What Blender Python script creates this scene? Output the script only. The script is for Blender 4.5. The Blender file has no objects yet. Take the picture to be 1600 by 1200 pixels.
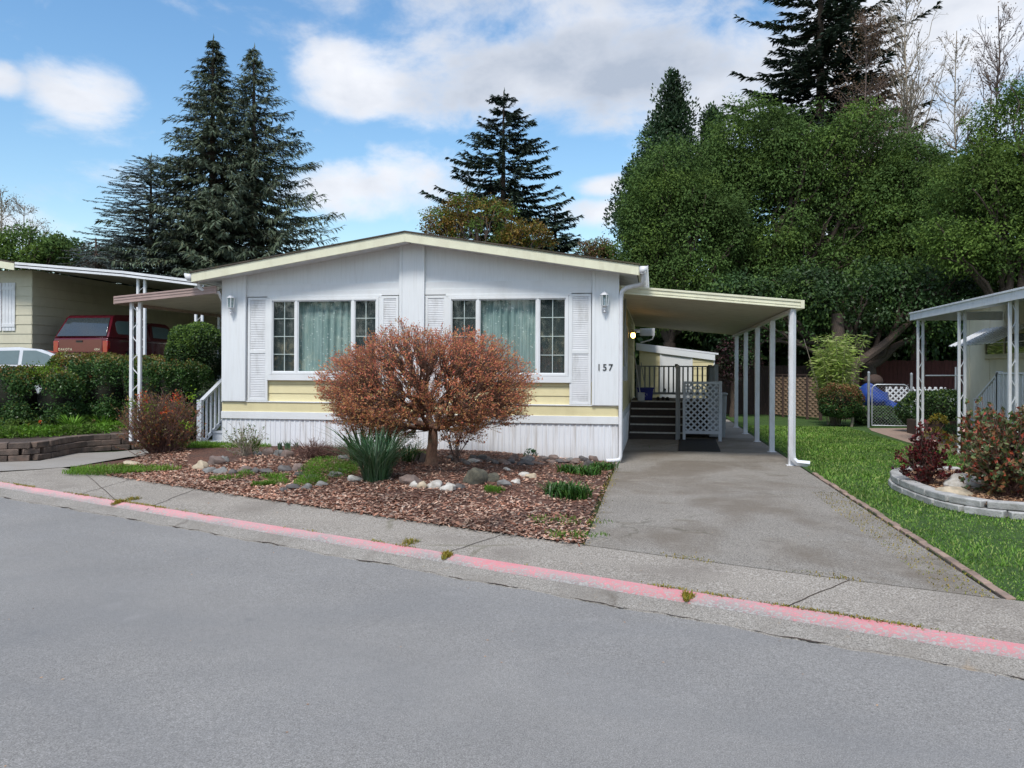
import bpy, math, random
import numpy as np
from mathutils import Vector, Matrix
random.seed(7); RNG = np.random.default_rng(11)
SC = bpy.context.scene
COL = SC.collection
R = math.radians
# ------------------------------------------------------------ camera, world, sun, exposure
FX = 1280.0; TH = math.atan(222/1280); CT, ST = math.cos(TH), math.sin(TH); HCAM = 1.54; V0 = 578.7; ROLL = .0045
cam = bpy.data.cameras.new('camera'); camo = bpy.data.objects.new('camera', cam); COL.objects.link(camo)
camo.location = (0, 0, HCAM)
camo.rotation_euler = (Matrix.Rotation(TH, 4, 'Z') @ Matrix.Rotation(R(90), 4, 'X') @ Matrix.Rotation(ROLL, 4, 'Z')).to_euler()
cam.lens = 28.8; cam.sensor_width = 36; cam.shift_y = -(600-V0)/1600; cam.clip_start = .05; cam.clip_end = 2000
SC.camera = camo
SUN_EL, SUN_AZ = 56, 192       # azimuth measured from +Y clockwise (towards +X): sun behind the camera, a little left
world = bpy.data.worlds.new('World'); SC.world = world; world.use_nodes = True
SKYSTR = .1
def build_world():
    nt = world.node_tree; N = nt.nodes; L = nt.links; N.clear()
    out = N.new('ShaderNodeOutputWorld'); bg = N.new('ShaderNodeBackground'); L.new(bg.outputs[0], out.inputs[0])
    sky = N.new('ShaderNodeTexSky'); sky.sky_type = 'NISHITA'; sky.sun_disc = False
    sky.sun_elevation = R(SUN_EL); sky.sun_rotation = R(SUN_AZ); sky.air_density = 1.3; sky.dust_density = .4; sky.ozone_density = 2.0
    def M(op, a, b=None, c=None, clamp=False):
        n = N.new('ShaderNodeMath'); n.operation = op; n.use_clamp = clamp
        for i, v in enumerate((a, b, c)):
            if v is None: continue
            if isinstance(v, (int, float)): n.inputs[i].default_value = v
            else: L.new(v, n.inputs[i])
        return n.outputs[0]
    tc = N.new('ShaderNodeTexCoord'); sep = N.new('ShaderNodeSeparateXYZ'); L.new(tc.outputs['Generated'], sep.inputs[0])
    az = M('ARCTAN2', sep.outputs[0], sep.outputs[1]); el = M('ARCSINE', sep.outputs[2])
    ns = N.new('ShaderNodeTexNoise'); ns.inputs['Scale'].default_value = 7; ns.inputs['Detail'].default_value = 12; ns.inputs['Roughness'].default_value = .6; ns.inputs['Distortion'].default_value = .25
    mp = N.new('ShaderNodeMapping'); mp.inputs['Scale'].default_value = (1, 1, 1.7); L.new(tc.outputs['Generated'], mp.inputs[0]); L.new(mp.outputs[0], ns.inputs[0])
    mp2 = N.new('ShaderNodeMapping'); mp2.inputs['Scale'].default_value = (1, 1, 1.7); mp2.inputs['Location'].default_value = (-.02, -.01, .05); L.new(tc.outputs['Generated'], mp2.inputs[0])
    ns2 = N.new('ShaderNodeTexNoise'); ns2.inputs['Scale'].default_value = 7; ns2.inputs['Detail'].default_value = 5; L.new(mp2.outputs[0], ns2.inputs[0])
    best = None; shade = None
    # cloud banks: azimuth, elevation, half widths (radians), weight of grey underside
    for u, v, su, sv, k in CLOUDS:
        a = -TH + math.atan((u-800)/FX); e = math.atan((V0-v)/FX*math.cos(math.atan((u-800)/FX)))
        sa = su/FX*.9; se = sv/FX*.9
        dx = M('DIVIDE', M('SUBTRACT', az, a), sa); dy = M('DIVIDE', M('SUBTRACT', el, e), se)
        d = M('SUBTRACT', 1.0, M('ADD', M('MULTIPLY', dx, dx), M('MULTIPLY', dy, dy)))
        d = M('MAXIMUM', d, -1.5)
        best = d if best is None else M('SMOOTH_MAX', best, d, .6)
        if k:
            s = M('MULTIPLY', M('MAXIMUM', d, 0.0), k); shade = s if shade is None else M('MAXIMUM', shade, s)
    behind = M('MULTIPLY', M('SUBTRACT', .55, sep.outputs[1]), 2.0)      # generally cloudy sky away from the view
    best = M('MAXIMUM', best, M('MINIMUM', behind, .35))
    dens = M('ADD', M('MULTIPLY', best, .62), M('MULTIPLY', M('SUBTRACT', ns.outputs[0], .5), 3.0))
    fac = M('SMOOTHSTEP', dens, 0, .42) if False else None
    mr = N.new('ShaderNodeMapRange'); mr.interpolation_type = 'SMOOTHSTEP'; L.new(dens, mr.inputs[0])
    mr.inputs[1].default_value = -.18; mr.inputs[2].default_value = .75; mr.inputs[3].default_value = 0; mr.inputs[4].default_value = .96
    # own light of the cloud: brighter where thinner above
    lit = M('SUBTRACT', ns.outputs[0], ns2.outputs[0])
    g = M('SUBTRACT', M('ADD', .78, M('MULTIPLY', lit, -1.3)), M('MULTIPLY', shade, 1.0), clamp=True)
    cr = N.new('ShaderNodeMix'); cr.data_type = 'RGBA'; L.new(g, cr.inputs[0])
    cr.inputs[6].default_value = (3.0, 3.4, 4.1, 1); cr.inputs[7].default_value = (6.7, 6.75, 7.0, 1)
    hs = N.new('ShaderNodeHueSaturation'); hs.inputs['Saturation'].default_value = 1.22; hs.inputs['Value'].default_value = 1.1; L.new(sky.outputs[0], hs.inputs['Color'])
    mx = N.new('ShaderNodeMix'); mx.data_type = 'RGBA'; L.new(mr.outputs[0], mx.inputs[0]); L.new(hs.outputs[0], mx.inputs[6]); L.new(cr.outputs[2], mx.inputs[7])
    L.new(mx.outputs[2], bg.inputs[0]); bg.inputs[1].default_value = SKYSTR
CLOUDS = [(128, 140, 88, 52, 0), (-5, 128, 40, 28, 0), (570, 125, 115, 58, .25), (760, 130, 210, 85, .55), (960, 115, 260, 100, .8), (1180, 160, 210, 120, .45),
          (650, 285, 120, 62, .12), (540, 300, 110, 48, .12), (940, 290, 60, 20, 0), (1400, 160, 260, 230, .12), (960, 330, 150, 26, 0), (880, -90, 520, 130, .6), (-200, 340, 220, 50, 0)]
build_world()
sl = bpy.data.lights.new('sun', 'SUN'); sl.energy = 2.05; sl.angle = R(14); sl.color = (1, .96, .9)
so = bpy.data.objects.new('sun', sl); COL.objects.link(so)
_a, _e = R(SUN_AZ), R(SUN_EL)
so.rotation_euler = Vector((math.sin(_a)*math.cos(_e), math.cos(_a)*math.cos(_e), math.sin(_e))).to_track_quat('Z', 'Y').to_euler()
SC.view_settings.view_transform = 'Standard'; SC.view_settings.look = 'None'; SC.view_settings.gamma = 1
SC.view_settings.exposure = .68
SC.render.engine = 'CYCLES'; SC.cycles.max_bounces = 8; SC.cycles.transparent_max_bounces = 12; SC.cycles.caustics_reflective = False; SC.cycles.caustics_refractive = False

# ------------------------------------------------------------ reading positions off the survey: view ray -> world plane
def ray(u, v):
    a = (u-800)/FX; b = (V0-v)/FX
    a2 = a*math.cos(ROLL)-b*math.sin(ROLL); b2 = a*math.sin(ROLL)*1+b*math.cos(ROLL)
    return (a2*CT-ST, a2*ST+CT, b2)
def PZ(u, v, z=0.):
    r = ray(u, v); t = (z-HCAM)/r[2]; return (r[0]*t, r[1]*t, z)
def PY(u, v, Y):
    r = ray(u, v); t = Y/r[1]; return (r[0]*t, Y, HCAM+r[2]*t)
def PX(u, v, X):
    r = ray(u, v); t = X/r[0]; return (X, r[1]*t, HCAM+r[2]*t)
def sm(a, b, x):
    t = np.clip((x-a)/(b-a), 0, 1); return t*t*(3-2*t)

# ------------------------------------------------------------ tagging
ORG = {}
def tag(o, label=None, cat=None, group=None, kind=None):
    if label: o['label'] = label
    if cat: o['category'] = cat
    if group: o['group'] = group
    if kind: o['kind'] = kind
    return o
def thing(name, label, cat, loc=(0, 0, 0), group=None):
    o = bpy.data.objects.new(name, None); COL.objects.link(o); o.location = loc; o.empty_display_size = .2
    ORG[o.name] = Vector(loc); return tag(o, label, cat, group)
def link(name, me, parent=None, org=None):
    """org: world origin for a top-level mesh thing"""
    if parent is not None: off = ORG[parent.name]
    else: off = Vector(org) if org is not None else Vector((0, 0, 0))
    if off.length > 0: me.transform(Matrix.Translation(-off))
    o = bpy.data.objects.new(name, me); COL.objects.link(o)
    ORG[o.name] = off
    if parent is not None: o.parent = parent
    else: o.location = off
    return o
def copy_tree(o, parent=None):
    c = o.copy(); COL.objects.link(c)
    if parent is not None: c.parent = parent
    for ch in [x for x in COL.objects if x.parent == o]: copy_tree(ch, c)
    return c

class MB:
    def __init__(s): s.v = []; s.f = []; s.uvok = False
    def poly(s, pts):
        i = len(s.v); s.v += [tuple(p) for p in pts]; s.f.append(tuple(range(i, i+len(pts)))); return s
    def box(s, x0, y0, z0, x1, y1, z1):
        if x0 > x1: x0, x1 = x1, x0
        if y0 > y1: y0, y1 = y1, y0
        if z0 > z1: z0, z1 = z1, z0
        return s.hexa([(x0, y0, z0), (x1, y0, z0), (x1, y1, z0), (x0, y1, z0), (x0, y0, z1), (x1, y0, z1), (x1, y1, z1), (x0, y1, z1)])
    def hexa(s, p):
        i = len(s.v); s.v += [tuple(q) for q in p]
        s.f += [(i, i+3, i+2, i+1), (i+4, i+5, i+6, i+7), (i, i+1, i+5, i+4), (i+1, i+2, i+6, i+5), (i+2, i+3, i+7, i+6), (i+3, i, i+4, i+7)]; return s
    def bar(s, a, b, w, h, up=(0, 0, 1)):
        a = Vector(a); b = Vector(b); d = (b-a).normalized(); up = Vector(up)
        if abs(d.dot(up)) > .99: up = Vector((0, 1, 0))
        r = d.cross(up).normalized()*w/2; q = r.cross(d).normalized()*h/2
        return s.hexa([a-r-q, a+r-q, b+r-q, b-r-q, a-r+q, a+r+q, b+r+q, b-r+q])
    def prism(s, pts, ext):
        """planar polygon extruded by vector"""
        i = len(s.v); n = len(pts); e = Vector(ext)
        s.v += [tuple(p) for p in pts]+[tuple(Vector(p)+e) for p in pts]
        s.f.append(tuple(range(i+n-1, i-1, -1))); s.f.append(tuple(range(i+n, i+2*n)))
        for k in range(n): s.f.append((i+k, i+(k+1) % n, i+n+(k+1) % n, i+n+k))
        return s
    def tube(s, pts, r, n=8, cap=True, sq=1.0):
        pts = [Vector(p) for p in pts]; m = len(pts)
        if isinstance(r, (int, float)): r = [r]*m
        i = len(s.v); prev = None
        for k in range(m):
            d = (pts[min(k+1, m-1)]-pts[max(k-1, 0)]).normalized()
            if prev is None:
                up = Vector((0, 0, 1)) if abs(d.z) < .9 else Vector((1, 0, 0)); a = d.cross(up).normalized()
            else: a = (prev-d*prev.dot(d)).normalized()
            prev = a; b = d.cross(a)
            for j in range(n):
                t = 2*math.pi*j/n; s.v.append(tuple(pts[k]+a*math.cos(t)*r[k]+b*math.sin(t)*r[k]*sq))
        for k in range(m-1):
            for j in range(n):
                p = i+k*n+j; q = i+k*n+(j+1) % n; s.f.append((p, q, q+n, p+n))
        if cap: s.f.append(tuple(i+j for j in range(n-1, -1, -1))); s.f.append(tuple(i+(m-1)*n+j for j in range(n)))
        return s
    def lathe(s, c, prof, n=16):
        i = len(s.v); c = Vector(c)
        for (r, z) in prof:
            for j in range(n): t = 2*math.pi*j/n; s.v.append((c.x+r*math.cos(t), c.y+r*math.sin(t), c.z+z))
        for k in range(len(prof)-1):
            for j in range(n): p = i+k*n+j; q = i+k*n+(j+1) % n; s.f.append((p, q, q+n, p+n))
        s.f.append(tuple(i+j for j in range(n-1, -1, -1))); s.f.append(tuple(i+(len(prof)-1)*n+j for j in range(n)))
        return s
    def blob(s, c, r, seed=0, amp=.18, nu=14, nv=9):
        rr = random.Random(seed); ph = [rr.uniform(0, 6.28) for _ in range(8)]; i = len(s.v)
        for a in range(nv+1):
            th = math.pi*a/nv
            for b in range(nu):
                p = 2*math.pi*b/nu
                d = (math.sin(th)*math.cos(p), math.sin(th)*math.sin(p), math.cos(th))
                k = 1+amp*(math.sin(2.1*d[0]*2+ph[0])*math.sin(1.7*d[1]*2+ph[1])+.6*math.sin(4*d[2]+ph[2]+2*d[0])+.4*math.sin(5*d[0]+ph[3])*math.sin(4.3*d[1]+ph[4]))
                s.v.append((c[0]+d[0]*r[0]*k, c[1]+d[1]*r[1]*k, c[2]+d[2]*r[2]*k))
        for a in range(nv):
            for b in range(nu):
                p = i+a*nu+b; q = i+a*nu+(b+1) % nu; s.f.append((p, p+nu, q+nu, q))
        return s
    def build(s, name, mat, parent=None, org=None, smooth=40, bevel=0, seg=2):
        me = bpy.data.meshes.new(name); me.from_pydata(s.v, [], s.f); me.materials.append(mat); me.validate(); me.update()
        if smooth: me.set_sharp_from_angle(angle=R(smooth))
        else: me.shade_flat()
        o = link(name, me, parent, org)
        if bevel:
            b = o.modifiers.new('bevel', 'BEVEL'); b.width = bevel; b.segments = seg; b.limit_method = 'ANGLE'; b.harden_normals = False
        return o

def fastmesh(name, V, F, mat, parent=None, org=None, smooth=True):
    """V (n,3) float, F (m,k) int"""
    me = bpy.data.meshes.new(name); V = np.asarray(V, dtype=np.float32); F = np.asarray(F, dtype=np.int32); k = F.shape[1]
    me.vertices.add(len(V)); me.vertices.foreach_set('co', V.ravel())
    me.loops.add(F.size); me.loops.foreach_set('vertex_index', F.ravel())
    me.polygons.add(len(F)); me.polygons.foreach_set('loop_start', np.arange(0, F.size, k, dtype=np.int32))
    me.update(calc_edges=True)
    if not smooth: me.shade_flat()
    me.materials.append(mat)
    return link(name, me, parent, org)
def unit(a): return a/np.maximum(np.linalg.norm(a, axis=-1, keepdims=True), 1e-9)
def rdir(n): return unit(RNG.normal(size=(n, 3)))
def leafmesh(name, P, D, size, width, mat, parent=None, fold=.25, org=None, tipdrop=0., N=None):
    """P centres, D pointing direction, rhombus leaves with a fold"""
    P = np.asarray(P); n = len(P); D = unit(np.asarray(D)); s = np.asarray(size)*np.ones(n)
    W = unit(np.cross(D, rdir(n) if N is None else N)); Nn = np.cross(W, D)
    s = s[:, None]; w = width*s if np.isscalar(width) else np.asarray(width)[:, None]*s
    a = P-D*s*.5; b = P+W*w*.5+Nn*s*fold*.35; c = P+D*s*.5; c[:, 2] -= tipdrop*s[:, 0]; d = P-W*w*.5+Nn*s*fold*.35
    V = np.stack([a, b, c, d], 1).reshape(-1, 3); F = np.arange(4*n).reshape(n, 4)
    return fastmesh(name, V, F, mat, parent, org)
def blades(name, P, H, W, lean, mat, parent=None, org=None, D=None, kind=None):
    """upright blades: base points P, height H, width W, lean vector length fraction; 2 quads+tip as 3-seg strip -> quads"""
    n = len(P); H = np.asarray(H)*np.ones(n); W = np.asarray(W)*np.ones(n)
    az = RNG.uniform(0, 2*np.pi, n) if D is None else D
    ld = np.stack([np.cos(az), np.sin(az), np.zeros(n)], 1); sd = np.stack([-np.sin(az), np.cos(az), np.zeros(n)], 1)
    ln = np.asarray(lean)*np.ones(n)
    rows = []
    for t, wk in ((0, .8), (.45, 1), (.8, .7), (1, .08)):
        c = P+ld*(ln*H*t*t)[:, None]; c = c+np.array([0, 0, 1])*(H*(t-.25*ln*t*t))[:, None]
        rows += [c-sd*(W*wk/2)[:, None], c+sd*(W*wk/2)[:, None]]
    V = np.stack(rows, 1).reshape(-1, 3); b = np.arange(n)[:, None]*8
    F = np.concatenate([b+np.array([0, 1, 3, 2]), b+np.array([2, 3, 5, 4]), b+np.array([4, 5, 7, 6])], 0)
    return fastmesh(name, V, F, mat, parent, org)

# ------------------------------------------------------------ materials
def newmat(name):
    m = bpy.data.materials.new(name); m.use_nodes = True; nt = m.node_tree
    return m, nt, nt.nodes, nt.links, nt.nodes['Principled BSDF']
def pos(N, L, scale=(1, 1, 1), kind='pos'):
    g = N.new('ShaderNodeNewGeometry') if kind == 'pos' else N.new('ShaderNodeTexCoord')
    mp = N.new('ShaderNodeMapping'); mp.inputs['Scale'].default_value = scale
    L.new(g.outputs['Position'] if kind == 'pos' else g.outputs['Object'], mp.inputs[0]); return mp.outputs[0]
def noise(N, L, vec, scale, detail=4, rough=.55, dist=0):
    n = N.new('ShaderNodeTexNoise'); n.inputs['Scale'].default_value = scale; n.inputs['Detail'].default_value = detail
    n.inputs['Roughness'].default_value = rough; n.inputs['Distortion'].default_value = dist; L.new(vec, n.inputs[0]); return n.outputs[0]
def ramp(N, L, fac, stops, interp='LINEAR'):
    r = N.new('ShaderNodeValToRGB'); r.color_ramp.interpolation = interp; e = r.color_ramp.elements
    while len(e) < len(stops): e.new(.5)
    for i, (p, c) in enumerate(stops):
        e[i].position = p; e[i].color = (c, c, c, 1) if isinstance(c, (int, float)) else (*c[:3], 1)
    L.new(fac, r.inputs[0]); return r.outputs[0]
def mixc(N, L, fac, a, b, mode='MIX'):
    m = N.new('ShaderNodeMix'); m.data_type = 'RGBA'; m.blend_type = mode
    for i, v in ((0, fac), (6, a), (7, b)):
        if isinstance(v, (int, float)): m.inputs[i].default_value = v
        elif isinstance(v, tuple): m.inputs[i].default_value = (*v[:3], 1)
        else: L.new(v, m.inputs[i])
    return m.outputs[2]
def math_(N, L, op, a, b=0., c=None):
    m = N.new('ShaderNodeMath'); m.operation = op
    for i, v in enumerate((a, b, c)):
        if v is None: continue
        if isinstance(v, (int, float)): m.inputs[i].default_value = v
        else: L.new(v, m.inputs[i])
    return m.outputs[0]
def bump(N, L, p, h, strength=.3, dist=.01):
    b = N.new('ShaderNodeBump'); b.inputs['Strength'].default_value = strength; b.inputs['Distance'].default_value = dist
    L.new(h, b.inputs['Height']); L.new(b.outputs[0], p.inputs['Normal'])
def pm(name, c1, c2=None, *a, island=0., **k):
    m = pm0(name, c1, c2, *a, **k)
    if island:
        nt = m.node_tree; N = nt.nodes; L = nt.links; p = N['Principled BSDF']; src = p.inputs['Base Color'].links[0].from_socket; g = N.new('ShaderNodeNewGeometry')
        L.new(mixc(N, L, 1., src, ramp(N, L, g.outputs['Random Per Island'], [(0., 1-island), (1., 1.)]), 'MULTIPLY'), p.inputs['Base Color'])
    return m
def pm0(name, c1, c2=None, scale=6., rough=.6, bs=0., bscale=60., metal=0., spec=.5, stretch=(1, 1, 1), dirt=None, dirtamt=.35, dscale=3., dstretch=(1, 1, .35)):
    """two-tone noise paint/stone; optional dirt patches with their own shape"""
    m, nt, N, L, p = newmat(name); v = pos(N, L, stretch)
    c2 = c2 or tuple(x*.86 for x in c1)
    f = noise(N, L, v, scale, 6, .6); col = ramp(N, L, f, [(.35, c2), (.65, c1)])
    if dirt:
        f2 = noise(N, L, pos(N, L, dstretch), dscale, 7, .65); col = mixc(N, L, ramp(N, L, f2, [(.5, 0.), (.72, dirtamt)]), col, dirt)
    L.new(col, p.inputs['Base Color']); p.inputs['Roughness'].default_value = rough; p.inputs['Metallic'].default_value = metal
    p.inputs['Specular IOR Level'].default_value = spec
    if bs: bump(N, L, p, noise(N, L, pos(N, L), bscale, 5, .6), bs, .01)
    return m
def leafmat(name, cols, trans=.3, rough=.5, lowscale=.6, low=(.55, 1.25)):
    """per-leaf random colour times slow clump variation"""
    m, nt, N, L, p = newmat(name); g = N.new('ShaderNodeNewGeometry')
    k = len(cols); col = ramp(N, L, g.outputs['Random Per Island'], [((i+.5)/k, c) for i, c in enumerate(cols)])
    f = noise(N, L, pos(N, L), lowscale, 3, .5); f = ramp(N, L, f, [(.3, low[0]*.7), (.7, min(1, low[1]*.7))])
    col = mixc(N, L, 1.0, col, f, 'MULTIPLY')
    col = mixc(N, L, 1.0, col, (1.43, 1.43, 1.43), 'MULTIPLY')
    L.new(col, p.inputs['Base Color']); p.inputs['Roughness'].default_value = rough; p.inputs['Specular IOR Level'].default_value = .3
    if trans:
        t = N.new('ShaderNodeBsdfTranslucent'); L.new(col, t.inputs[0]); mx = N.new('ShaderNodeMixShader'); mx.inputs[0].default_value = trans
        L.new(p.outputs[0], mx.inputs[1]); L.new(t.outputs[0], mx.inputs[2]); L.new(mx.outputs[0], N['Material Output'].inputs[0])
    return m
# ------------------------------------------------------------ material library
M = {}
M['white'] = pm('white_paint', (.79, .81, .815), (.75, .77, .775), 2.5, .5, .05, 80, dirt=(.50, .48, .43), dirtamt=.26, dscale=2.2)
M['whitepanel'] = pm('white_panel', (.785, .81, .82), (.75, .775, .785), 5, .55, .06, 50, stretch=(9, 9, .5), dirt=(.50, .49, .46), dirtamt=.22, dscale=5, dstretch=(5, 5, .35))
M['metalwhite'] = pm('white_metal', (.78, .79, .81), (.70, .71, .73), 3, .38, .03, 40, dirt=(.42, .38, .33), dirtamt=.3, dscale=7)
M['yellow'] = pm('yellow_siding', (.76, .68, .40), (.71, .63, .37), 3, .6, .12, 90, dirt=(.42, .36, .18), dirtamt=.2, dscale=4)
M['fascia'] = pm('pale_yellow_trim', (.76, .75, .56), (.70, .68, .51), 4, .55, .05, 60, dirt=(.42, .38, .24), dirtamt=.3, dscale=6)
M['cream'] = pm('cream_siding', (.62, .58, .44), (.57, .53, .40), 3, .6, .1, 90, dirt=(.35, .32, .22), dirtamt=.2)
M['cream2'] = pm('cream_panel', (.72, .67, .52), (.66, .61, .47), 3, .55, .05, 60, dirt=(.45, .42, .33), dirtamt=.25)
M['shingle'] = pm('mossy_shingles', (.10, .08, .06), (.045, .04, .035), 14, .95, .6, 60, dirt=(.10, .10, .03), dirtamt=.6)
M['soffit'] = pm('soffit_paint', (.72, .73, .74), (.66, .67, .68), 4, .6, dirt=(.25, .24, .2), dirtamt=.5, dscale=5)
M['pan'] = pm('ribbed_roof_pan', (.60, .57, .48), (.54, .51, .43), 4, .6, dirt=(.3, .25, .18), dirtamt=.3)
M['brown'] = pm('pinkish_brown_metal', (.42, .30, .27), (.36, .26, .23), 5, .5, dirt=(.2, .15, .12), dirtamt=.3)
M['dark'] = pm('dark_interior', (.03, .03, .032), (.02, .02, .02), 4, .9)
M['black'] = pm('black_rubber', (.018, .018, .02), (.012, .012, .012), 30, .8, .4, 200)
M['greywood'] = pm('grey_painted_wood', (.36, .38, .40), (.29, .31, .32), 12, .65, .2, 90, stretch=(6, 6, 1), dirt=(.2, .17, .13), dirtamt=.35)
M['greywood2'] = pm('light_grey_painted_wood', (.58, .61, .66), (.50, .53, .57), 8, .6, .15, 90, dirt=(.3, .28, .25), dirtamt=.3)
M['deckboard'] = pm('dark_brown_deck', (.055, .040, .034), (.035, .026, .022), 12, .7, .3, 90, stretch=(1, 8, 8))
M['nosing'] = pm('pale_stair_nosing', (.62, .60, .57), (.45, .43, .4), 15, .6)
M['blue'] = pm('blue_plastic', (.018, .030, .28), (.014, .024, .23), 8, .35)
M['tarp'] = pm('blue_tarp', (.012, .055, .30), (.01, .04, .22), 8, .5, .8, 14)
M['fencebrown'] = pm('dark_brown_fence', (.075, .045, .035), (.045, .028, .022), 9, .85, .4, 60, stretch=(3, 3, .6))
M['fencered'] = pm('red_brown_fence', (.16, .05, .045), (.10, .032, .03), 8, .85, .3, 60, stretch=(3, 3, .5))
M['woven'] = pm('woven_tan_fence', (.36, .24, .16), (.26, .17, .11), 14, .8, .3, 80)
M['bark'] = pm('bark', (.12, .085, .065), (.055, .04, .032), 18, .9, .9, 40, stretch=(3, 3, .7))
M['bark_red'] = pm('reddish_bark', (.24, .13, .085), (.12, .065, .045), 26, .85, .8, 70, stretch=(2, 2, .8), dirt=(.12, .12, .06), dirtamt=.5)
M['twig'] = pm('grey_twig', (.20, .15, .13), (.10, .07, .065), 20, .85)
M['twigred'] = pm('red_brown_twig', (.22, .125, .10), (.12, .065, .055), 20, .85)
M['palebark'] = pm('pale_bark', (.40, .35, .28), (.26, .22, .17), 10, .85)
M['galv'] = pm('galvanised_steel', (.50, .52, .54), (.40, .42, .44), 10, .4, metal=.6)
M['stone_dark'] = pm('dark_river_rock', (.13, .12, .115), (.065, .06, .06), 7, .75, .3, 40)
M['stone_brown'] = pm('brown_river_rock', (.22, .16, .135), (.11, .085, .075), 8, .75, .3, 40)
M['stone_grey'] = pm('grey_river_rock', (.24, .235, .225), (.12, .12, .115), 9, .75, .3, 40)
M['stone_white'] = pm('white_rock', (.58, .56, .52), (.38, .35, .30), 14, .7, .5, 40)
M['stone_tan'] = pm('tan_rock', (.55, .45, .32), (.34, .29, .21), 12, .75, .5, 40)
M['stone_olive'] = pm('mossy_boulder', (.13, .12, .085), (.06, .058, .045), 16, .85, .8, 60)
M['planterstone'] = pm('grey_planter_block', (.56, .55, .53), (.36, .355, .34), 7, .85, .9, 45, island=.3, dirt=(.18, .17, .13), dirtamt=.45)
M['wallblock'] = pm('brown_wall_block', (.21, .155, .125), (.10, .078, .065), 8, .9, .9, 45, island=.45, dirt=(.28, .17, .12), dirtamt=.5, dscale=5, dstretch=(1, 1, 1))
M['soil'] = pm('soil', (.075, .05, .035), (.035, .024, .018), 20, .95, .9, 60)
M['brick'] = pm('pink_brick', (.46, .31, .25), (.30, .22, .17), 9, .85, .5, 70, island=.4, dirt=(.25, .24, .12), dirtamt=.5, dscale=9, dstretch=(1, 1, 1))
M['maroon'] = None
def carpaint(name, c, rough=.2):
    m, nt, N, L, p = newmat(name); f = noise(N, L, pos(N, L), 3, 3); L.new(ramp(N, L, f, [(.3, tuple(x*.85 for x in c)), (.7, c)]), p.inputs['Base Color'])
    p.inputs['Roughness'].default_value = rough; p.inputs['Coat Weight'].default_value = .8; p.inputs['Coat Roughness'].default_value = .06; p.inputs['Metallic'].default_value = .1; return m
M['maroon'] = carpaint('maroon_paint', (.11, .005, .016)); M['silver'] = carpaint('silver_paint', (.68, .70, .72))
def flat(name, c, rough=.5, metal=0., coat=0.):
    m, nt, N, L, p = newmat(name); f = noise(N, L, pos(N, L), 12, 3); L.new(ramp(N, L, f, [(.3, tuple(x*.9 for x in c)), (.7, c)]), p.inputs['Base Color'])
    p.inputs['Roughness'].default_value = rough; p.inputs['Metallic'].default_value = metal; p.inputs['Coat Weight'].default_value = coat; return m
M['chrome'] = flat('chrome', (.7, .71, .73), .15, 1.); M['redlens'] = flat('red_lens', (.33, .008, .008), .15, 0, 1.); M['tyre'] = flat('tyre', (.02, .02, .02), .85)
M['numblack'] = flat('black_numeral', (.03, .03, .03), .4); M['palemark'] = flat('pale_mark', (.6, .65, .75), .5)
M['carglass'] = flat('tinted_car_glass', (.035, .045, .05), .05, 0, 1.)
M['carglass2'] = flat('pale_green_car_glass', (.12, .18, .19), .05, 0, 1.)
M['gravelgrey'] = flat('grey_gravel_chip', (.38, .37, .36), .8)
def glassmat():
    m, nt, N, L, p = newmat('window_glass'); N.remove(p)
    t = N.new('ShaderNodeBsdfTransparent'); t.inputs[0].default_value = (.86, .92, .90, 1); g = N.new('ShaderNodeBsdfGlossy'); g.inputs['Roughness'].default_value = .03
    bm = N.new('ShaderNodeBump'); bm.inputs['Strength'].default_value = .06; bm.inputs['Distance'].default_value = .02; L.new(noise(N, L, pos(N, L), 1.6, 2), bm.inputs['Height']); L.new(bm.outputs[0], g.inputs['Normal'])
    fr = N.new('ShaderNodeLayerWeight'); k = math_(N, L, 'ADD', math_(N, L, 'MULTIPLY', math_(N, L, 'POWER', fr.outputs['Facing'], 4.), .6), .10)
    mx = N.new('ShaderNodeMixShader'); L.new(k, mx.inputs[0]); L.new(t.outputs[0], mx.inputs[1]); L.new(g.outputs[0], mx.inputs[2]); L.new(mx.outputs[0], N['Material Output'].inputs[0]); return m
M['glass'] = glassmat()
def screenmat():
    m, nt, N, L, p = newmat('insect_screen'); p.inputs['Base Color'].default_value = (.035, .04, .045, 1); p.inputs['Roughness'].default_value = .7
    t = N.new('ShaderNodeBsdfTransparent'); mx = N.new('ShaderNodeMixShader')
    f = noise(N, L, pos(N, L), 30, 2); L.new(ramp(N, L, f, [(.3, .66), (.7, .74)]), mx.inputs[0])
    L.new(t.outputs[0], mx.inputs[1]); L.new(p.outputs[0], mx.inputs[2]); L.new(mx.outputs[0], N['Material Output'].inputs[0]); return m
M['screen'] = screenmat()
def curtainmat():
    m, nt, N, L, p = newmat('dotted_teal_curtain'); vo = N.new('ShaderNodeTexVoronoi'); vo.inputs['Scale'].default_value = 15; vo.inputs['Randomness'].default_value = .8
    L.new(pos(N, L, (1, .05, 1)), vo.inputs[0]); d = ramp(N, L, vo.outputs['Distance'], [(.11, .9), (.18, 0.)])
    f = noise(N, L, pos(N, L, (6, 1, .5)), 3, 4); base = ramp(N, L, f, [(.3, (.25, .35, .34)), (.7, (.45, .55, .54))])
    L.new(mixc(N, L, d, base, (.95, .97, .96)), p.inputs['Base Color']); p.inputs['Roughness'].default_value = .85; return m
M['curtain'] = curtainmat()
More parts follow.
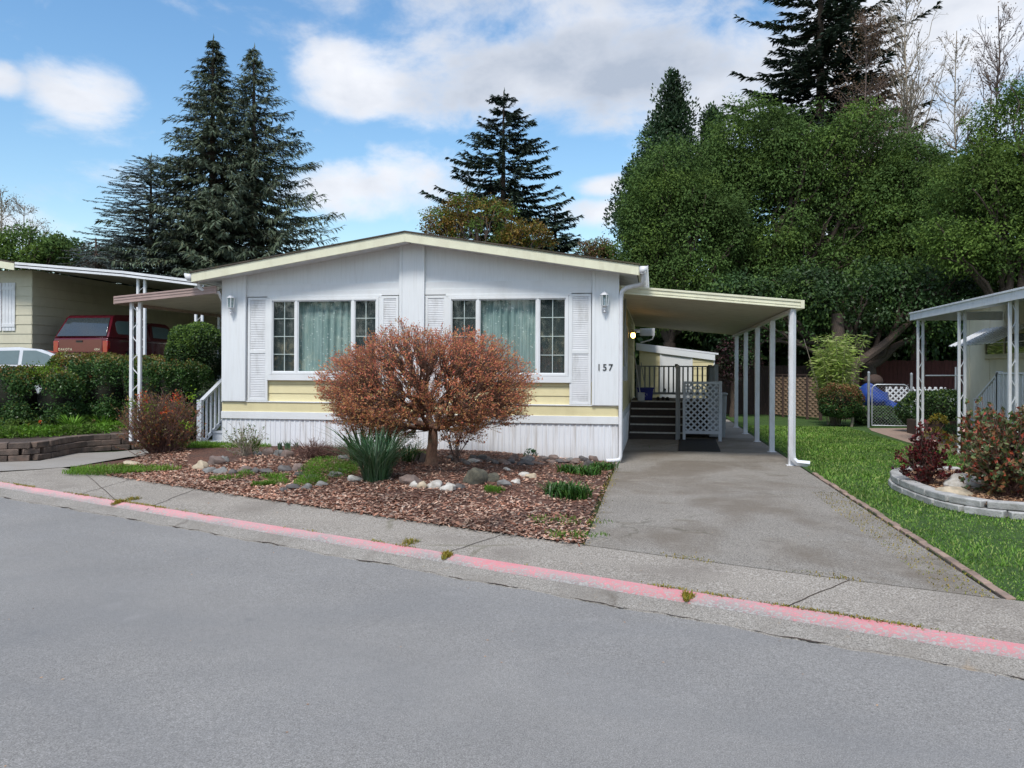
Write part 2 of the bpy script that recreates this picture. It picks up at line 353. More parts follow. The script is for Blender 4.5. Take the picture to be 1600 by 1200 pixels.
def speckle(name, base, dark, light, fine=260, amt=.5, stains=(), rough=.85, patch=None, bs=.4):
    """asphalt/concrete: aggregate speckle, broad tone drift, stain shapes"""
    m, nt, N, L, p = newmat(name); v = pos(N, L)
    f1 = noise(N, L, v, fine, 3, .7); f2 = noise(N, L, v, fine*.28, 4, .65); f3 = noise(N, L, v, .9, 5, .55)
    col = ramp(N, L, f1, [(.36, dark), (.5, base), (.66, light)])
    col = mixc(N, L, amt, base, col)
    k = ramp(N, L, f2, [(.3, .78), (.7, 1.)]); col = mixc(N, L, 1., col, k, 'MULTIPLY')
    k = ramp(N, L, f3, [(.3, .86), (.7, 1.)]); col = mixc(N, L, 1., col, k, 'MULTIPLY')
    for (c, sc, lo, hi, am, st) in stains:
        s = noise(N, L, pos(N, L, st), sc, 6, .6, .4); col = mixc(N, L, ramp(N, L, s, [(lo, 0.), (hi, am)]), col, c)
    if patch: col = patch(N, L, col)
    L.new(col, p.inputs['Base Color']); p.inputs['Roughness'].default_value = rough; p.inputs['Specular IOR Level'].default_value = .25
    bump(N, L, p, math_(N, L, 'ADD', f1, f2), bs, .004); return m
def crackpatch(scale, width, col2, amount=.8, dist=.35):
    def f(N, L, col):
        n = N.new('ShaderNodeTexNoise'); n.inputs['Scale'].default_value = 3; n.inputs['Detail'].default_value = 6; L.new(pos(N, L), n.inputs[0])
        vm = N.new('ShaderNodeVectorMath'); vm.operation = 'MULTIPLY_ADD'; L.new(n.outputs['Color'], vm.inputs[0]); vm.inputs[1].default_value = (dist,)*3; L.new(pos(N, L), vm.inputs[2])
        vo = N.new('ShaderNodeTexVoronoi'); vo.feature = 'DISTANCE_TO_EDGE'; vo.inputs['Scale'].default_value = scale; L.new(vm.outputs[0], vo.inputs[0])
        k = ramp(N, L, vo.outputs[0], [(width*.4, amount), (width, 0.)]); g = ramp(N, L, noise(N, L, pos(N, L), .8, 3), [(.48, 0.), (.56, 1.)])
        return mixc(N, L, math_(N, L, 'MULTIPLY', k, g), col, col2)
    return f
M['asphalt'] = speckle('asphalt_road', (.29, .278, .262), (.12, .115, .108), (.52, .51, .49), 150, .65, [((.19, .19, .19), .45, .45, .7, .55, (1, 1.6, 1)), ((.32, .31, .30), 3, .6, .75, .3, (1, 1, 1)), ((.16, .16, .16), 1.7, .68, .74, .5, (1, 1, 1))], bs=.45)
def wet(N, L, col):
    s = noise(N, L, pos(N, L, (.9, .75, 1)), .8, 5, .55, .5); col = mixc(N, L, ramp(N, L, s, [(.45, 0.), (.60, .65)]), col, (.15, .122, .092))
    s = noise(N, L, pos(N, L), 2.7, 6, .6); col = mixc(N, L, ramp(N, L, s, [(.55, 0.), (.7, .5)]), col, (.30, .27, .23))
    s = noise(N, L, pos(N, L, (1, 1.8, 1)), 1.4, 4, .5); col = mixc(N, L, ramp(N, L, s, [(.62, 0.), (.69, .45)]), col, (.13, .105, .07))
    return crackpatch(.35, .008, (.08, .075, .05), .45, .6)(N, L, col)
M['driveway'] = speckle('driveway_asphalt', (.30, .272, .232), (.08, .07, .06), (.56, .52, .47), 110, .85, [], patch=wet, bs=.5)
def walkjoint(N, L, col):
    s = noise(N, L, pos(N, L), 1.2, 5); col = mixc(N, L, ramp(N, L, s, [(.5, 0.), (.68, .55)]), col, (.19, .165, .14))
    return crackpatch(.22, .006, (.12, .11, .06), .5, .2)(N, L, col)
M['sidewalk'] = speckle('aggregate_sidewalk', (.36, .322, .272), (.13, .11, .09), (.66, .61, .55), 90, .85, [], patch=walkjoint, bs=.6)
M['path'] = speckle('concrete_path', (.36, .335, .30), (.22, .20, .18), (.5, .47, .43), 200, .5, [((.24, .20, .16), 1.5, .5, .7, .5, (1, 1, 1))], bs=.2)
M['gutterconc'] = speckle('worn_gutter_concrete', (.33, .305, .27), (.15, .135, .115), (.50, .47, .43), 110, .85, [((.20, .18, .155), 2.2, .48, .68, .6, (1, 1, 1)), ((.36, .25, .14), 6, .64, .74, .4, (1, 1, 1))], patch=crackpatch(.3, .006, (.10, .08, .06), .5), bs=1.)
def pinkmat():
    m, nt, N, L, p = newmat('worn_pink_curb_paint'); v = pos(N, L)
    f = noise(N, L, v, 42, 6, .8); f2 = noise(N, L, v, 2.0, 5, .6); f3 = noise(N, L, pos(N, L), .35, 2)
    paint = ramp(N, L, f2, [(.35, (.62, .19, .21)), (.65, (.68, .30, .32))])
    sepx = N.new('ShaderNodeSeparateXYZ'); g = N.new('ShaderNodeNewGeometry'); L.new(g.outputs['Position'], sepx.inputs[0])
    fade = N.new('ShaderNodeMapRange'); L.new(sepx.outputs[0], fade.inputs[0]); fade.inputs[1].default_value = -7; fade.inputs[2].default_value = .5; fade.inputs[3].default_value = .45; fade.inputs[4].default_value = 0.
    paint = mixc(N, L, fade.outputs[0], paint, (.74, .45, .45))
    a = N.new('ShaderNodeAttribute'); a.attribute_name = 'wear'
    k = math_(N, L, 'ADD', math_(N, L, 'ADD', math_(N, L, 'MULTIPLY', f, .9), math_(N, L, 'MULTIPLY', f2, .35)), math_(N, L, 'MULTIPLY', a.outputs['Fac'], .26))
    wear = ramp(N, L, k, [(.62, 0.), (.76, 1.)])
    con = ramp(N, L, f, [(.4, (.16, .15, .14)), (.6, (.42, .40, .37))])
    L.new(mixc(N, L, wear, paint, con), p.inputs['Base Color']); p.inputs['Roughness'].default_value = .8; bump(N, L, p, f, .9, .006); return m
M['pink'] = pinkmat()
def lawnmat():
    m, nt, N, L, p = newmat('lawn_soil_green'); v = pos(N, L); f = noise(N, L, v, 3, 6, .7); f2 = noise(N, L, v, 60, 3, .7)
    c = ramp(N, L, f, [(.3, (.035, .085, .012)), (.6, (.07, .15, .02)), (.75, (.12, .20, .03))]); c = mixc(N, L, 1., c, ramp(N, L, f2, [(.3, .45), (.7, 1.)]), 'MULTIPLY')
    L.new(c, p.inputs['Base Color']); p.inputs['Roughness'].default_value = .9; bump(N, L, p, f2, .8, .03); return m
M['lawn'] = lawnmat()
def groundmat():
    m, nt, N, L, p = newmat('ground_earth'); v = pos(N, L); f = noise(N, L, v, .5, 6, .7); f2 = noise(N, L, v, 25, 3, .7)
    c = ramp(N, L, f, [(.35, (.05, .04, .028)), (.55, (.045, .075, .018)), (.7, (.08, .11, .03))]); c = mixc(N, L, 1., c, ramp(N, L, f2, [(.3, .5), (.7, 1.)]), 'MULTIPLY')
    L.new(c, p.inputs['Base Color']); p.inputs['Roughness'].default_value = .95; bump(N, L, p, f2, .8, .03); return m
M['ground'] = groundmat()
def mulchmat():
    m, nt, N, L, p = newmat('mulch_bed'); v = pos(N, L); f = noise(N, L, v, 35, 5, .7); f2 = noise(N, L, v, 1.2, 4, .6)
    c = ramp(N, L, f, [(.35, (.025, .014, .010)), (.5, (.12, .05, .03)), (.65, (.28, .13, .085))]); c = mixc(N, L, ramp(N, L, f2, [(.4, 0.), (.6, .6)]), c, (.06, .038, .03))
    L.new(c, p.inputs['Base Color']); p.inputs['Roughness'].default_value = .95; bump(N, L, p, f, 1., .02); return m
M['mulch'] = mulchmat()
M['chip'] = leafmat('mulch_chips', [(.46, .24, .16), (.14, .06, .04), (.36, .16, .10), (.68, .48, .36), (.24, .12, .085), (.48, .30, .21), (.34, .27, .22)], 0, .85, .9, (.5, 1.3))
M['chiplight'] = leafmat('tan_chips', [(.50, .30, .17), (.36, .20, .11), (.60, .40, .25), (.24, .13, .07)], 0, .85, 2, (.8, 1.2))
def skirtmat():
    m, nt, N, L, p = newmat('ribbed_skirting'); f = noise(N, L, pos(N, L, (5, 5, .25)), 3.2, 6, .6); f2 = noise(N, L, pos(N, L, (9, 9, .8)), 6, 5, .7)
    sx = N.new('ShaderNodeSeparateXYZ'); g = N.new('ShaderNodeNewGeometry'); L.new(g.outputs['Position'], sx.inputs[0])
    c = mixc(N, L, ramp(N, L, f, [(.5, 0.), (.70, .75)]), (.80, .82, .85), (.46, .42, .37))
    low = N.new('ShaderNodeMapRange'); L.new(sx.outputs[2], low.inputs[0]); low.inputs[1].default_value = .30; low.inputs[2].default_value = .02; low.inputs[3].default_value = 0; low.inputs[4].default_value = .55
    c = mixc(N, L, math_(N, L, 'MULTIPLY', low.outputs[0], f2), c, (.30, .27, .20))
    L.new(c, p.inputs['Base Color']); p.inputs['Roughness'].default_value = .5; return m
M['skirt'] = skirtmat()
# foliage
M['l_maple'] = leafmat('young_red_maple_leaves', [(.68, .21, .13), (.74, .29, .16), (.58, .14, .11), (.72, .38, .15), (.72, .23, .15), (.58, .38, .13)], .4, .5, 1.6, (.75, 1.25))
M['l_maplelow'] = leafmat('young_orange_maple_leaves', [(.66, .30, .13), (.54, .34, .12), (.68, .24, .14), (.48, .38, .13), (.60, .20, .13)], .4, .5, 1.6, (.75, 1.25))
M['l_barb'] = leafmat('barberry_leaves', [(.16, .19, .04), (.34, .10, .05), (.26, .16, .05), (.15, .22, .05), (.45, .14, .05)], .25)
M['l_orange'] = leafmat('orange_leaves', [(.60, .07, .025), (.68, .22, .03), (.55, .05, .03)], .3)
M['l_lime'] = leafmat('lime_leaves', [(.22, .38, .02), (.30, .45, .03), (.16, .32, .02)], .3)
M['l_hedge'] = leafmat('hedge_leaves', [(.04, .095, .028), (.06, .13, .035), (.08, .17, .04), (.03, .075, .028), (.11, .20, .055)], .2, .35, 2.0)
M['l_hedgetip'] = leafmat('hedge_tips', [(.14, .20, .03), (.26, .16, .05), (.10, .16, .03), (.30, .12, .05), (.20, .24, .04)], .25, .4, 2.0)
M['l_broad'] = leafmat('broadleaf_green', [(.078, .142, .032), (.09, .16, .036), (.066, .122, .030), (.11, .18, .04), (.08, .148, .04)], .28, .85, .35, (.6, 1.25))
M['l_broadlight'] = leafmat('light_green', [(.115, .19, .036), (.13, .21, .04), (.095, .165, .034), (.15, .23, .045)], .35, .85, .4, (.7, 1.25))
M['l_broaddark'] = leafmat('dark_evergreen', [(.035, .075, .022), (.048, .098, .028), (.028, .06, .022), (.06, .115, .034)], .2, .5, .35)
M['l_spruce'] = leafmat('spruce_needles', [(.09, .125, .075), (.11, .15, .09), (.055, .08, .055), (.16, .20, .14), (.10, .115, .065)], .12, .55, .5, (.6, 1.3))
M['l_fir'] = leafmat('fir_needles', [(.04, .066, .045), (.05, .082, .055), (.03, .05, .038), (.075, .11, .07)], .1, .6, .6)
M['l_cedar'] = leafmat('blue_cedar_needles', [(.12, .16, .15), (.16, .20, .19), (.08, .115, .11)], .12, .55, .6)
M['l_cypress'] = leafmat('cypress_green', [(.035, .075, .03), (.05, .10, .035), (.028, .06, .028)], .15, .5, .5)
M['l_autumn'] = leafmat('orange_green_leaves', [(.22, .13, .025), (.28, .16, .03), (.14, .14, .025), (.20, .10, .025), (.18, .19, .03)], .3, .5, .5)
M['l_pink'] = leafmat('pinkish_leaves', [(.26, .13, .08), (.20, .12, .06), (.12, .16, .04)], .3)
M['l_brown'] = leafmat('dry_brown_leaves', [(.16, .10, .06), (.22, .14, .08), (.10, .07, .05)], .25)
M['l_rose'] = leafmat('rose_leaves', [(.08, .13, .045), (.34, .045, .035), (.13, .19, .07), (.09, .15, .05), (.46, .08, .05), (.07, .12, .05), (.11, .17, .06), (.25, .22, .12)], .2, .3, 3., (.8, 1.25))
M['l_purple'] = leafmat('dark_purple_leaves', [(.06, .025, .03), (.09, .03, .035), (.04, .02, .025), (.04, .05, .03)], .2)
M['l_rosedark'] = leafmat('dark_rose_leaves', [(.15, .028, .032), (.16, .025, .026), (.06, .018, .02), (.24, .03, .03), (.05, .05, .03)], .2, .3, 3.)
M['l_pieris'] = leafmat('pieris_leaves', [(.05, .09, .02), (.08, .13, .03), (.36, .16, .09), (.18, .18, .05), (.30, .11, .07)], .2, .4, 2.)
M['l_bamboo'] = leafmat('bamboo_leaves', [(.28, .38, .08), (.36, .46, .10), (.18, .29, .05), (.45, .50, .18)], .35, .5, 2., (.8, 1.2))
M['grass'] = leafmat('grass_blades', [(.11, .24, .03), (.16, .31, .04), (.085, .19, .025), (.22, .38, .06), (.33, .40, .12)], .35, .5, .7, (.7, 1.3))
M['grassy'] = leafmat('weedy_green', [(.12, .25, .02), (.17, .31, .03), (.09, .19, .02)], .35)
M['dryweed'] = leafmat('yellow_weeds', [(.38, .27, .03), (.30, .27, .04), (.45, .30, .05), (.20, .24, .03)], .3)
M['fern'] = leafmat('feathery_green', [(.13, .28, .03), (.17, .34, .035), (.10, .22, .025)], .35, .5, 3.)
M['strap'] = leafmat('strap_leaves', [(.05, .13, .055), (.07, .16, .07), (.10, .20, .10), (.04, .11, .04), (.20, .30, .20)], .2, .35, 3.)
M['iris'] = leafmat('iris_leaves', [(.05, .14, .03), (.07, .17, .035), (.04, .11, .025)], .3, .35, 3.)
M['heuchera'] = leafmat('dark_green_clump', [(.05, .14, .02), (.035, .11, .02), (.08, .18, .03)], .2, .4, 3.)
# ------------------------------------------------------------ ground, road, kerb, pavement, drive, lawn
def line(pts, z):
    P = sorted(PZ(u, v, z)[:2] for u, v in pts); xs = np.array([p[0] for p in P]); ys = np.array([p[1] for p in P])
    s0 = (ys[1]-ys[0])/(xs[1]-xs[0]); s1 = (ys[-1]-ys[-3])/(xs[-1]-xs[-3])
    c = np.polyfit(xs, ys, 3) if len(xs) > 4 else np.polyfit(xs, ys, 2)
    x0, x1 = xs[0], xs[-1]; d = np.polyder(c)
    def f(x):
        x = np.asarray(x, dtype=float); m = np.polyval(c, np.clip(x, x0, x1))
        return m+np.where(x < x0, (x-x0)*np.polyval(d, x0), 0)+np.where(x > x1, (x-x1)*np.polyval(d, x1), 0)
    return f
fP0 = line([(20, 756), (182, 784), (300, 801), (400, 815), (512, 835), (700, 866), (900, 896), (1075, 924), (1337, 966), (1600, 1007)], -.02)
def fP1(x): return fP0(x)-.15-.02*sm(-6, 1, x)
fA = line([(0, 777), (262, 823), (481, 858), (700, 902), (900, 937), (1206, 990), (1600, 1062)], -.12)
fS = line([(40, 726), (115, 728), (225, 752), (300, 763), (425, 784), (550, 803), (700, 823), (785, 836), (927, 851), (1100, 872), (1300, 902), (1560, 940)], 0.)
def T(x, y):
    x = np.asarray(x, float); y = np.asarray(y, float)
    return 1.2*sm(-8.9, -12.5, x)*sm(12.5, 21, y)
def groundz(x, y):
    base = np.where(y < fP0(x)+.5, -.26, -.03); return base+T(x, y)+.8*sm(60, 200, y)
def grid(name, xs, ys, zf, mat, kind='structure', **k):
    X, Y = np.meshgrid(xs, ys); Z = zf(X, Y); V = np.stack([X, Y, Z], -1).reshape(-1, 3); nx, ny = len(xs), len(ys)
    a = np.arange(nx*ny).reshape(ny, nx); F = np.stack([a[:-1, :-1], a[:-1, 1:], a[1:, 1:], a[1:, :-1]], -1).reshape(-1, 4)
    o = fastmesh(name, V, F, mat, **k); return tag(o, kind=kind)
grid('ground', np.concatenate([np.linspace(-400, -42, 10), np.linspace(-40, 40, 161), np.linspace(42, 400, 10)]),
     np.concatenate([np.linspace(-300, -12, 8), np.linspace(-10, 60, 176), np.linspace(64, 500, 20)]), groundz, M['ground'])
def strip(name, xs, fs, zs, mat, rows=6, wear=None, wob=0., kind='structure'):
    """ribbon across the street between successive edge lines"""
    Vs = []; nr = 0; W = []
    for i in range(len(fs)-1):
        for j in range(rows if i < len(fs)-2 else rows+1):
            t = j/rows; y = fs[i](xs)*(1-t)+fs[i+1](xs)*t; z = zs[i]*(1-t)+zs[i+1]*t
            Vs.append(np.stack([xs, y, np.full_like(xs, z)], 1)); nr += 1
            W.append(np.full(len(xs), wear[i]*(1-t)+wear[i+1]*t if wear else 0.))
    V = np.concatenate(Vs); nx = len(xs); a = np.arange(nx*nr).reshape(nr, nx)
    F = np.stack([a[:-1, :-1], a[:-1, 1:], a[1:, 1:], a[1:, :-1]], -1).reshape(-1, 4)
    if wob: V[nx:-nx, 2] += RNG.normal(0, wob, len(V)-2*nx)
    o = fastmesh(name, V, F, mat)
    if wear:
        at = o.data.attributes.new('wear', 'FLOAT', 'POINT'); at.data.foreach_set('value', np.concatenate(W).astype(np.float32))
    return tag(o, kind=kind)
xs = np.linspace(-45, 32, 1200)
edge = lambda x: fA(x)+.018*np.sin(x*5.1)+.012*np.sin(x*13.7+1)+.008*np.sin(x*31)
strip('road', np.linspace(-45, 32, 300), [lambda x: fA(x)-16, lambda x: fA(x)-8, lambda x: fA(x)+.12], [-.20, -.14, -.122], M['asphalt'], 10)
strip('gutter', xs, [lambda x: edge(x)-.03, edge, fP1], [-.145, -.1165, -.06], M['gutterconc'], 6, wob=.0010)
kb = strip('curb', xs, [fP1, lambda x: (fP0(x)*.72+fP1(x)*.28), lambda x: fP0(x)+.01], [-.0595, -.024, -.0195], M['pink'], 3, wear=[.58, .15, -.04], wob=.0008)
def seam():
    m = MB(); X = np.linspace(-30, 20, 2200); w = np.maximum(0, -.002+.009*(np.sin(X*2.1)*np.sin(X*7.7+1)+.5*np.sin(X*19+2)*np.sin(X*.9))+RNG.uniform(0, .005, len(X))); y = edge(X)+RNG.normal(0, .003, len(X)); V = np.concatenate([np.stack([X, y-w, np.full_like(X, -.1135)], 1), np.stack([X, y+w, np.full_like(X, -.1125)], 1)]); n = len(X); a = np.arange(n-1)
    tag(fastmesh('pavement_crack', V, np.stack([a, a+1, a+n+1, a+n], 1), M['soil']), kind='structure')
seam()
strip('sidewalk', np.linspace(-45, 32, 500), [lambda x: fP0(x)+.012, lambda x: fS(x)+.02], [-.021, 0.], M['sidewalk'], 5)
def joints():
    mb = MB()
    for (u, v, u2, v2) in ((183, 782, 118, 728), (230, 793, 312, 763), (700, 862, 790, 836), (1230, 946, 1330, 908), (130, 770, 225, 745)):
        a = Vector(PZ(u, v, -.012)); b = Vector(PZ(u2, v2, -.012)); n = 9
        pts = [a.lerp(b, i/n)+Vector((random.uniform(-.012, .012), 0, 0)) for i in range(n+1)]
        for p, q in zip(pts, pts[1:]):
            d = (q-p).normalized(); s = Vector((-d.y, d.x, 0))*.0045
            zz = lambda w: (-.016+.018*min(1, max(0, (w.y-fP0(w.x))/(fS(w.x)-fP0(w.x))))) if w.y > fP0(w.x)-.02 else -.02-.09*min(1, (fP0(w.x)-w.y)/.55)
            mb.poly([(p.x-s.x, p.y-s.y, zz(p)), (p.x+s.x, p.y+s.y, zz(p)), (q.x+s.x, q.y+s.y, zz(q)), (q.x-s.x, q.y-s.y, zz(q))])
    tag(mb.build('pavement_crack', M['soil']), kind='structure')
joints()
# drive: X -.6 .. 2.33, from the pavement to the far end of the carport
DX0, DX1 = -.60, 2.33
nx = np.linspace(DX0, DX1, 30)
strip('driveway', nx, [fS, lambda x: 0*x+19.5], [.003, .003], M['driveway'], 60)
o = MB(); o.poly([(1.55, 19.5, .004), (2.33, 19.5, .004), (2.33, 27, .004), (1.55, 27, .004)]); tag(o.build('rear_walkway', M['path']), kind='structure')
# left concrete path and the neighbour's drive
def sheet(name, px, z, mat, dz=0.):
    pts = [PZ(u, v, z) for u, v in px]; m = MB(); m.poly([(p[0], p[1], z+dz) for p in pts]); return tag(m.build(name, mat), kind='structure')
sheet('path', [(-120, 742), (-60, 722), (62, 720), (120, 708), (180, 706), (300, 694), (345, 690), (350, 700), (200, 714), (117, 728.5), (60, 733)], .004, M['path'])
sheet('path', [(300, 694), (322, 691), (352, 694), (352, 672), (290, 672)], .006, M['path'])
sheet('planting_bed', [(112, 730), (200, 717), (345, 702), (345, 722), (300, 760), (225, 751)], .003, M['mulch'])
# lawn to the right of the drive
RLX = lambda x: fS(x)+0*x
xsr = np.linspace(2.36, 16, 80)
strip('lawn', xsr, [lambda x: fS(x)+.02, lambda x: 0*x+12, lambda x: 0*x+34], [.002, .0, .0], M['lawn'], 14)
# planting bed in front of the house
def bedz(x, y): return .012+.13*sm(.05, 2.2, y-fS(x))*sm(-.75, -3.2, x)+.02*sm(.0, .5, y-fS(x))
def bedgrid():
    V = []; n1, n2 = 120, 70; X0 = -8.3; idx = []
    for i in range(n1):
        x = X0+(-.66-X0)*i/(n1-1); y0 = float(fS(x))+.01; y1 = 14.0
        if x < -7.6: y1 = 13.6
        for j in range(n2):
            y = y0+(y1-y0)*j/(n2-1); V.append((x, y, float(bedz(x, y))+random.uniform(-.006, .006)))
    a = np.arange(n1*n2).reshape(n1, n2); F = np.stack([a[:-1, :-1], a[1:, :-1], a[1:, 1:], a[:-1, 1:]], -1).reshape(-1, 4)
    return tag(fastmesh('planting_bed', V, F, M['mulch']), kind='structure')
bedgrid()
def G(u, v):
    z = .03
    for _ in range(6): p = PZ(u, v, z); z = float(bedz(p[0], p[1]))
    return (p[0], p[1], z)
# mulch chips (uncountable)
def chips(name, n, sampler, zf, mat, s=(.03, .075)):
    x, y = sampler(n); z = zf(x, y)+RNG.uniform(.0, .018, len(x)); P = np.stack([x, y, z], 1)
    a = RNG.uniform(0, 6.28, len(x)); D = np.stack([np.cos(a), np.sin(a), RNG.normal(0, .28, len(x))], 1)
    Nn = unit(np.stack([RNG.normal(0, .35, len(x)), RNG.normal(0, .35, len(x)), np.ones(len(x))], 1))
    return tag(leafmesh(name, P, D, RNG.uniform(s[0], s[1], len(x)), RNG.uniform(.22, .5, len(x)), mat, fold=.12, N=Nn), kind='stuff')
def bedsample(n):
    x = RNG.uniform(-8.2, -.6, n)+RNG.uniform(0, .10, n)**2*6*(RNG.uniform(0, 1, n) < .25); y0 = fS(x)-.10*RNG.uniform(0, 1, n)**3; t = RNG.uniform(0, 1, n)**1.25; y = y0+(13.75-y0)*t-.03*RNG.uniform(0, 1, n)
    keep = ~((x < -6.3) & (y > fS(x)+1.6+.5*np.sin(x*3)))
    keep &= RNG.uniform(0, 1, n) < np.where(y > fS(x)+1.5, .55, 1)
    return x[keep], y[keep]
def bz(x, y): return .012+.13*sm(.05, 2.2, y-fS(x))*sm(-.75, -3.2, x)+.02*sm(0, .5, y-fS(x))
chips('bark_mulch', 42000, bedsample, bz, M['chip'])
# lawn blades
def lawnblades():
    n = 210000; d = 5.2+(24-5.2)*RNG.uniform(0, 1, n)**1.35
    x = RNG.uniform(2.42, 12, n); y = d; k = y > fS(x)+.01
    k &= (x < 2.6+(y*.75)) & ~((x > 5.3) & (y > 18.4) & (x < 7.4)); x, y = x[k], y[k]
    P = np.stack([x, y, np.zeros(len(x))], 1); H = RNG.uniform(.015, .045, len(x))*(1+.6*np.sin(x*1.7+y)*np.sin(y*1.3))
    return tag(blades('lawn_grass', P, H, RNG.uniform(.003, .007, len(x))*(1+.08*y), RNG.uniform(.2, 1.2, len(x)), M['grass']), kind='stuff')
lawnblades()
# brick edging beside the drive
def edging(name, label, x, y0, y1, keep=1.0, lab=None):
    mb = MB(); y = y0; rr = random.Random(3)
    while y < y1:
        if rr.random() < keep:
            j = rr.uniform(-.012, .012); mb.box(x-.03+j, y, -.05, x+.035+j, y+.195, .012+rr.uniform(-.004, .008))
        y += .205
    tag(mb.build(name, M['brick'], bevel=.006), label, 'edging')
edging('brick_edging', 'row of worn pink bricks between the drive and the right lawn', 2.39, float(fS(2.39))+.02, 12.9)
edging('brick_edging', 'broken row of mossy bricks between the drive and the mulch bed', -.70, float(fS(-.7))+.05, 11.6, .8)
# weeds in the seams
def seamweeds():
    X = RNG.uniform(-9.5, 4, 9000); k = RNG.normal(0, .7, len(X))+np.sin(X*1.9)+np.sin(X*5.3+1)+np.sin(X*.7)+.5*np.sin(X*17) > 1.0; X = X[k]
    P = np.stack([X, fP0(X)+.02+RNG.normal(0, .018, len(X)), np.full(len(X), -.022)], 1)
    n = 3200; X2 = RNG.uniform(DX1-.35, DX1+.02, n); Y2 = RNG.uniform(6.2, 11, n); P2 = np.stack([X2, Y2, np.full(n, .002)], 1); P2 = P2[RNG.uniform(0, 1, len(P2)) < .42]
    n = 1800; X3 = RNG.normal(-.68, .07, n); Y3 = RNG.uniform(7.9, 13, n); P3 = np.stack([X3, Y3, np.full(n, .005)], 1)
    n = 1500; X4 = RNG.uniform(-.6, 2.3, n); P4 = np.stack([X4, fS(X4)+RNG.normal(.03, .05, n), np.full(n, .002)], 1); P4 = P4[RNG.normal(0, .5, len(P4))+np.sin(X4*6) > .9]
    P = np.concatenate([P, P2, P3, P4])
    tag(blades('seam_weeds', P, RNG.uniform(.006, .024, len(P)), RNG.uniform(.004, .009, len(P)), RNG.uniform(.3, 1.5, len(P)), M['dryweed']), kind='stuff')
seamweeds()
def grasspatch(name, cx, cy, rx, ry, n, zf, mat, h=(.03, .09), w=.008):
    a = RNG.uniform(0, 6.28, n); r = np.sqrt(RNG.uniform(0, 1, n))*(1+.25*np.sin(a*3+1)); x = cx+rx*r*np.cos(a); y = cy+ry*r*np.sin(a)
    P = np.stack([x, y, zf(x, y)], 1)
    return tag(blades(name, P, RNG.uniform(*h, n), w, RNG.uniform(.2, 1.1, n), mat), kind='stuff')
p = PZ(165, 735, .02); grasspatch('weedy_grass', p[0]+.2, p[1]-.1, .85, .36, 2600, bz, M['grassy'])
p = PZ(310, 702, .1); grasspatch('weedy_grass', p[0], p[1], 1.1, .45, 4500, bz, M['grassy'])
p = PZ(890, 845, .02); grasspatch('weedy_grass', p[0], p[1]+.22, .28, .14, 260, bz, M['grassy'], (.02, .05))
p = PZ(880, 820, .02); grasspatch('weedy_grass', p[0], p[1]+.1, .4, .25, 220, bz, M['grassy'], (.02, .05))
for (u, v, r, n) in ((410, 758, .16, 500), (425, 745, .2, 300), (770, 766, .12, 450), (350, 748, .25, 300), (1015, 700, .0, 2)):
    p = G(u, v); grasspatch('weedy_grass', p[0], p[1], r, r*.6, n, bz, M['grassy'], (.02, .07))
for (u, v, r, n) in ((698, 869, .045, 260), (1074, 932, .04, 200), (184, 786, .05, 260), (208, 782, .07, 200), (640, 850, .07, 160)):
    p = PZ(u, v, -.03); grasspatch('seam_weeds', p[0], p[1], r, r*1.6, n, lambda x, y: np.where(y > fP0(x), -.02, np.maximum(-.115, -.02-.16*(fP0(x)-y))), M['dryweed'], (.01, .045), .006)
# stray pale chips on the road and drive
def litter():
    X = RNG.uniform(-6, 6, 260); Y = RNG.uniform(2.5, 12, 260); k = (X < 2.3) | (Y < fS(X)); X, Y = X[k], Y[k]
    Z = np.where(Y < fA(X), -.119-.0025*(fA(X)-Y), np.where(Y < fS(X), -.004, .008)); k = (Y < fA(X)) | (Y > fP0(X)+.05) & ((X > -.5) | (Y < fS(X)))
    P = np.stack([X, Y, Z], 1)[k]; n = len(P); D = rdir(n)*[1, 1, .1]
    tag(leafmesh('litter_chips', P, D, RNG.uniform(.008, .022, n), .6, M['chiplight'], fold=.1, N=np.tile([[.05, 0, 1.]], (n, 1))), kind='stuff')
litter()
p0 = PZ(370, 1053, -.13)
m = MB()
for _ in range(14):
    m.blob((p0[0]+random.gauss(0, .05), p0[1]+random.gauss(0, .035), -.135), (random.uniform(.004, .012), random.uniform(.004, .01), .003), seed=random.random())
tag(m.build('plaster_crumbs', M['stone_white']), kind='stuff')
# ------------------------------------------------------------ the house
FY = 13.8                       # front wall plane
HX0, HX1 = PY(347, 560, FY)[0], PY(967, 560, FY)[0]
HB = 25.0                       # back
def fx(u, Y=FY): return PY(u, 560, Y)[0]
def fz(u, v, Y=FY): return PY(u, v, Y)[2]
ZT = fz(655, 656)               # middle of the white belt trim
ZYB, ZWT = fz(655, 645)-.0, fz(655, 657)
Z_BELT1 = fz(900, 650); Z_BELT0 = fz(900, 662); Z_YEL1 = fz(900, 637)
Z_BEAM0 = fz(900, 458); Z_BEAM1 = fz(900, 441)
house = thing('mobile_home', 'white and pale yellow double-wide mobile home with low gable roof and house number', 'house', ((HX0+HX1)/2, FY, 0))
RX0, RX1, RXC = -8.13, -.25, -4.18; RF = 13.4; ZE, ZA = 3.275, 3.905; TH_F = .185
def roofz(x): return ZE+(ZA-ZE)*(1-abs(x-RXC)/((RX1-RX0)/2))
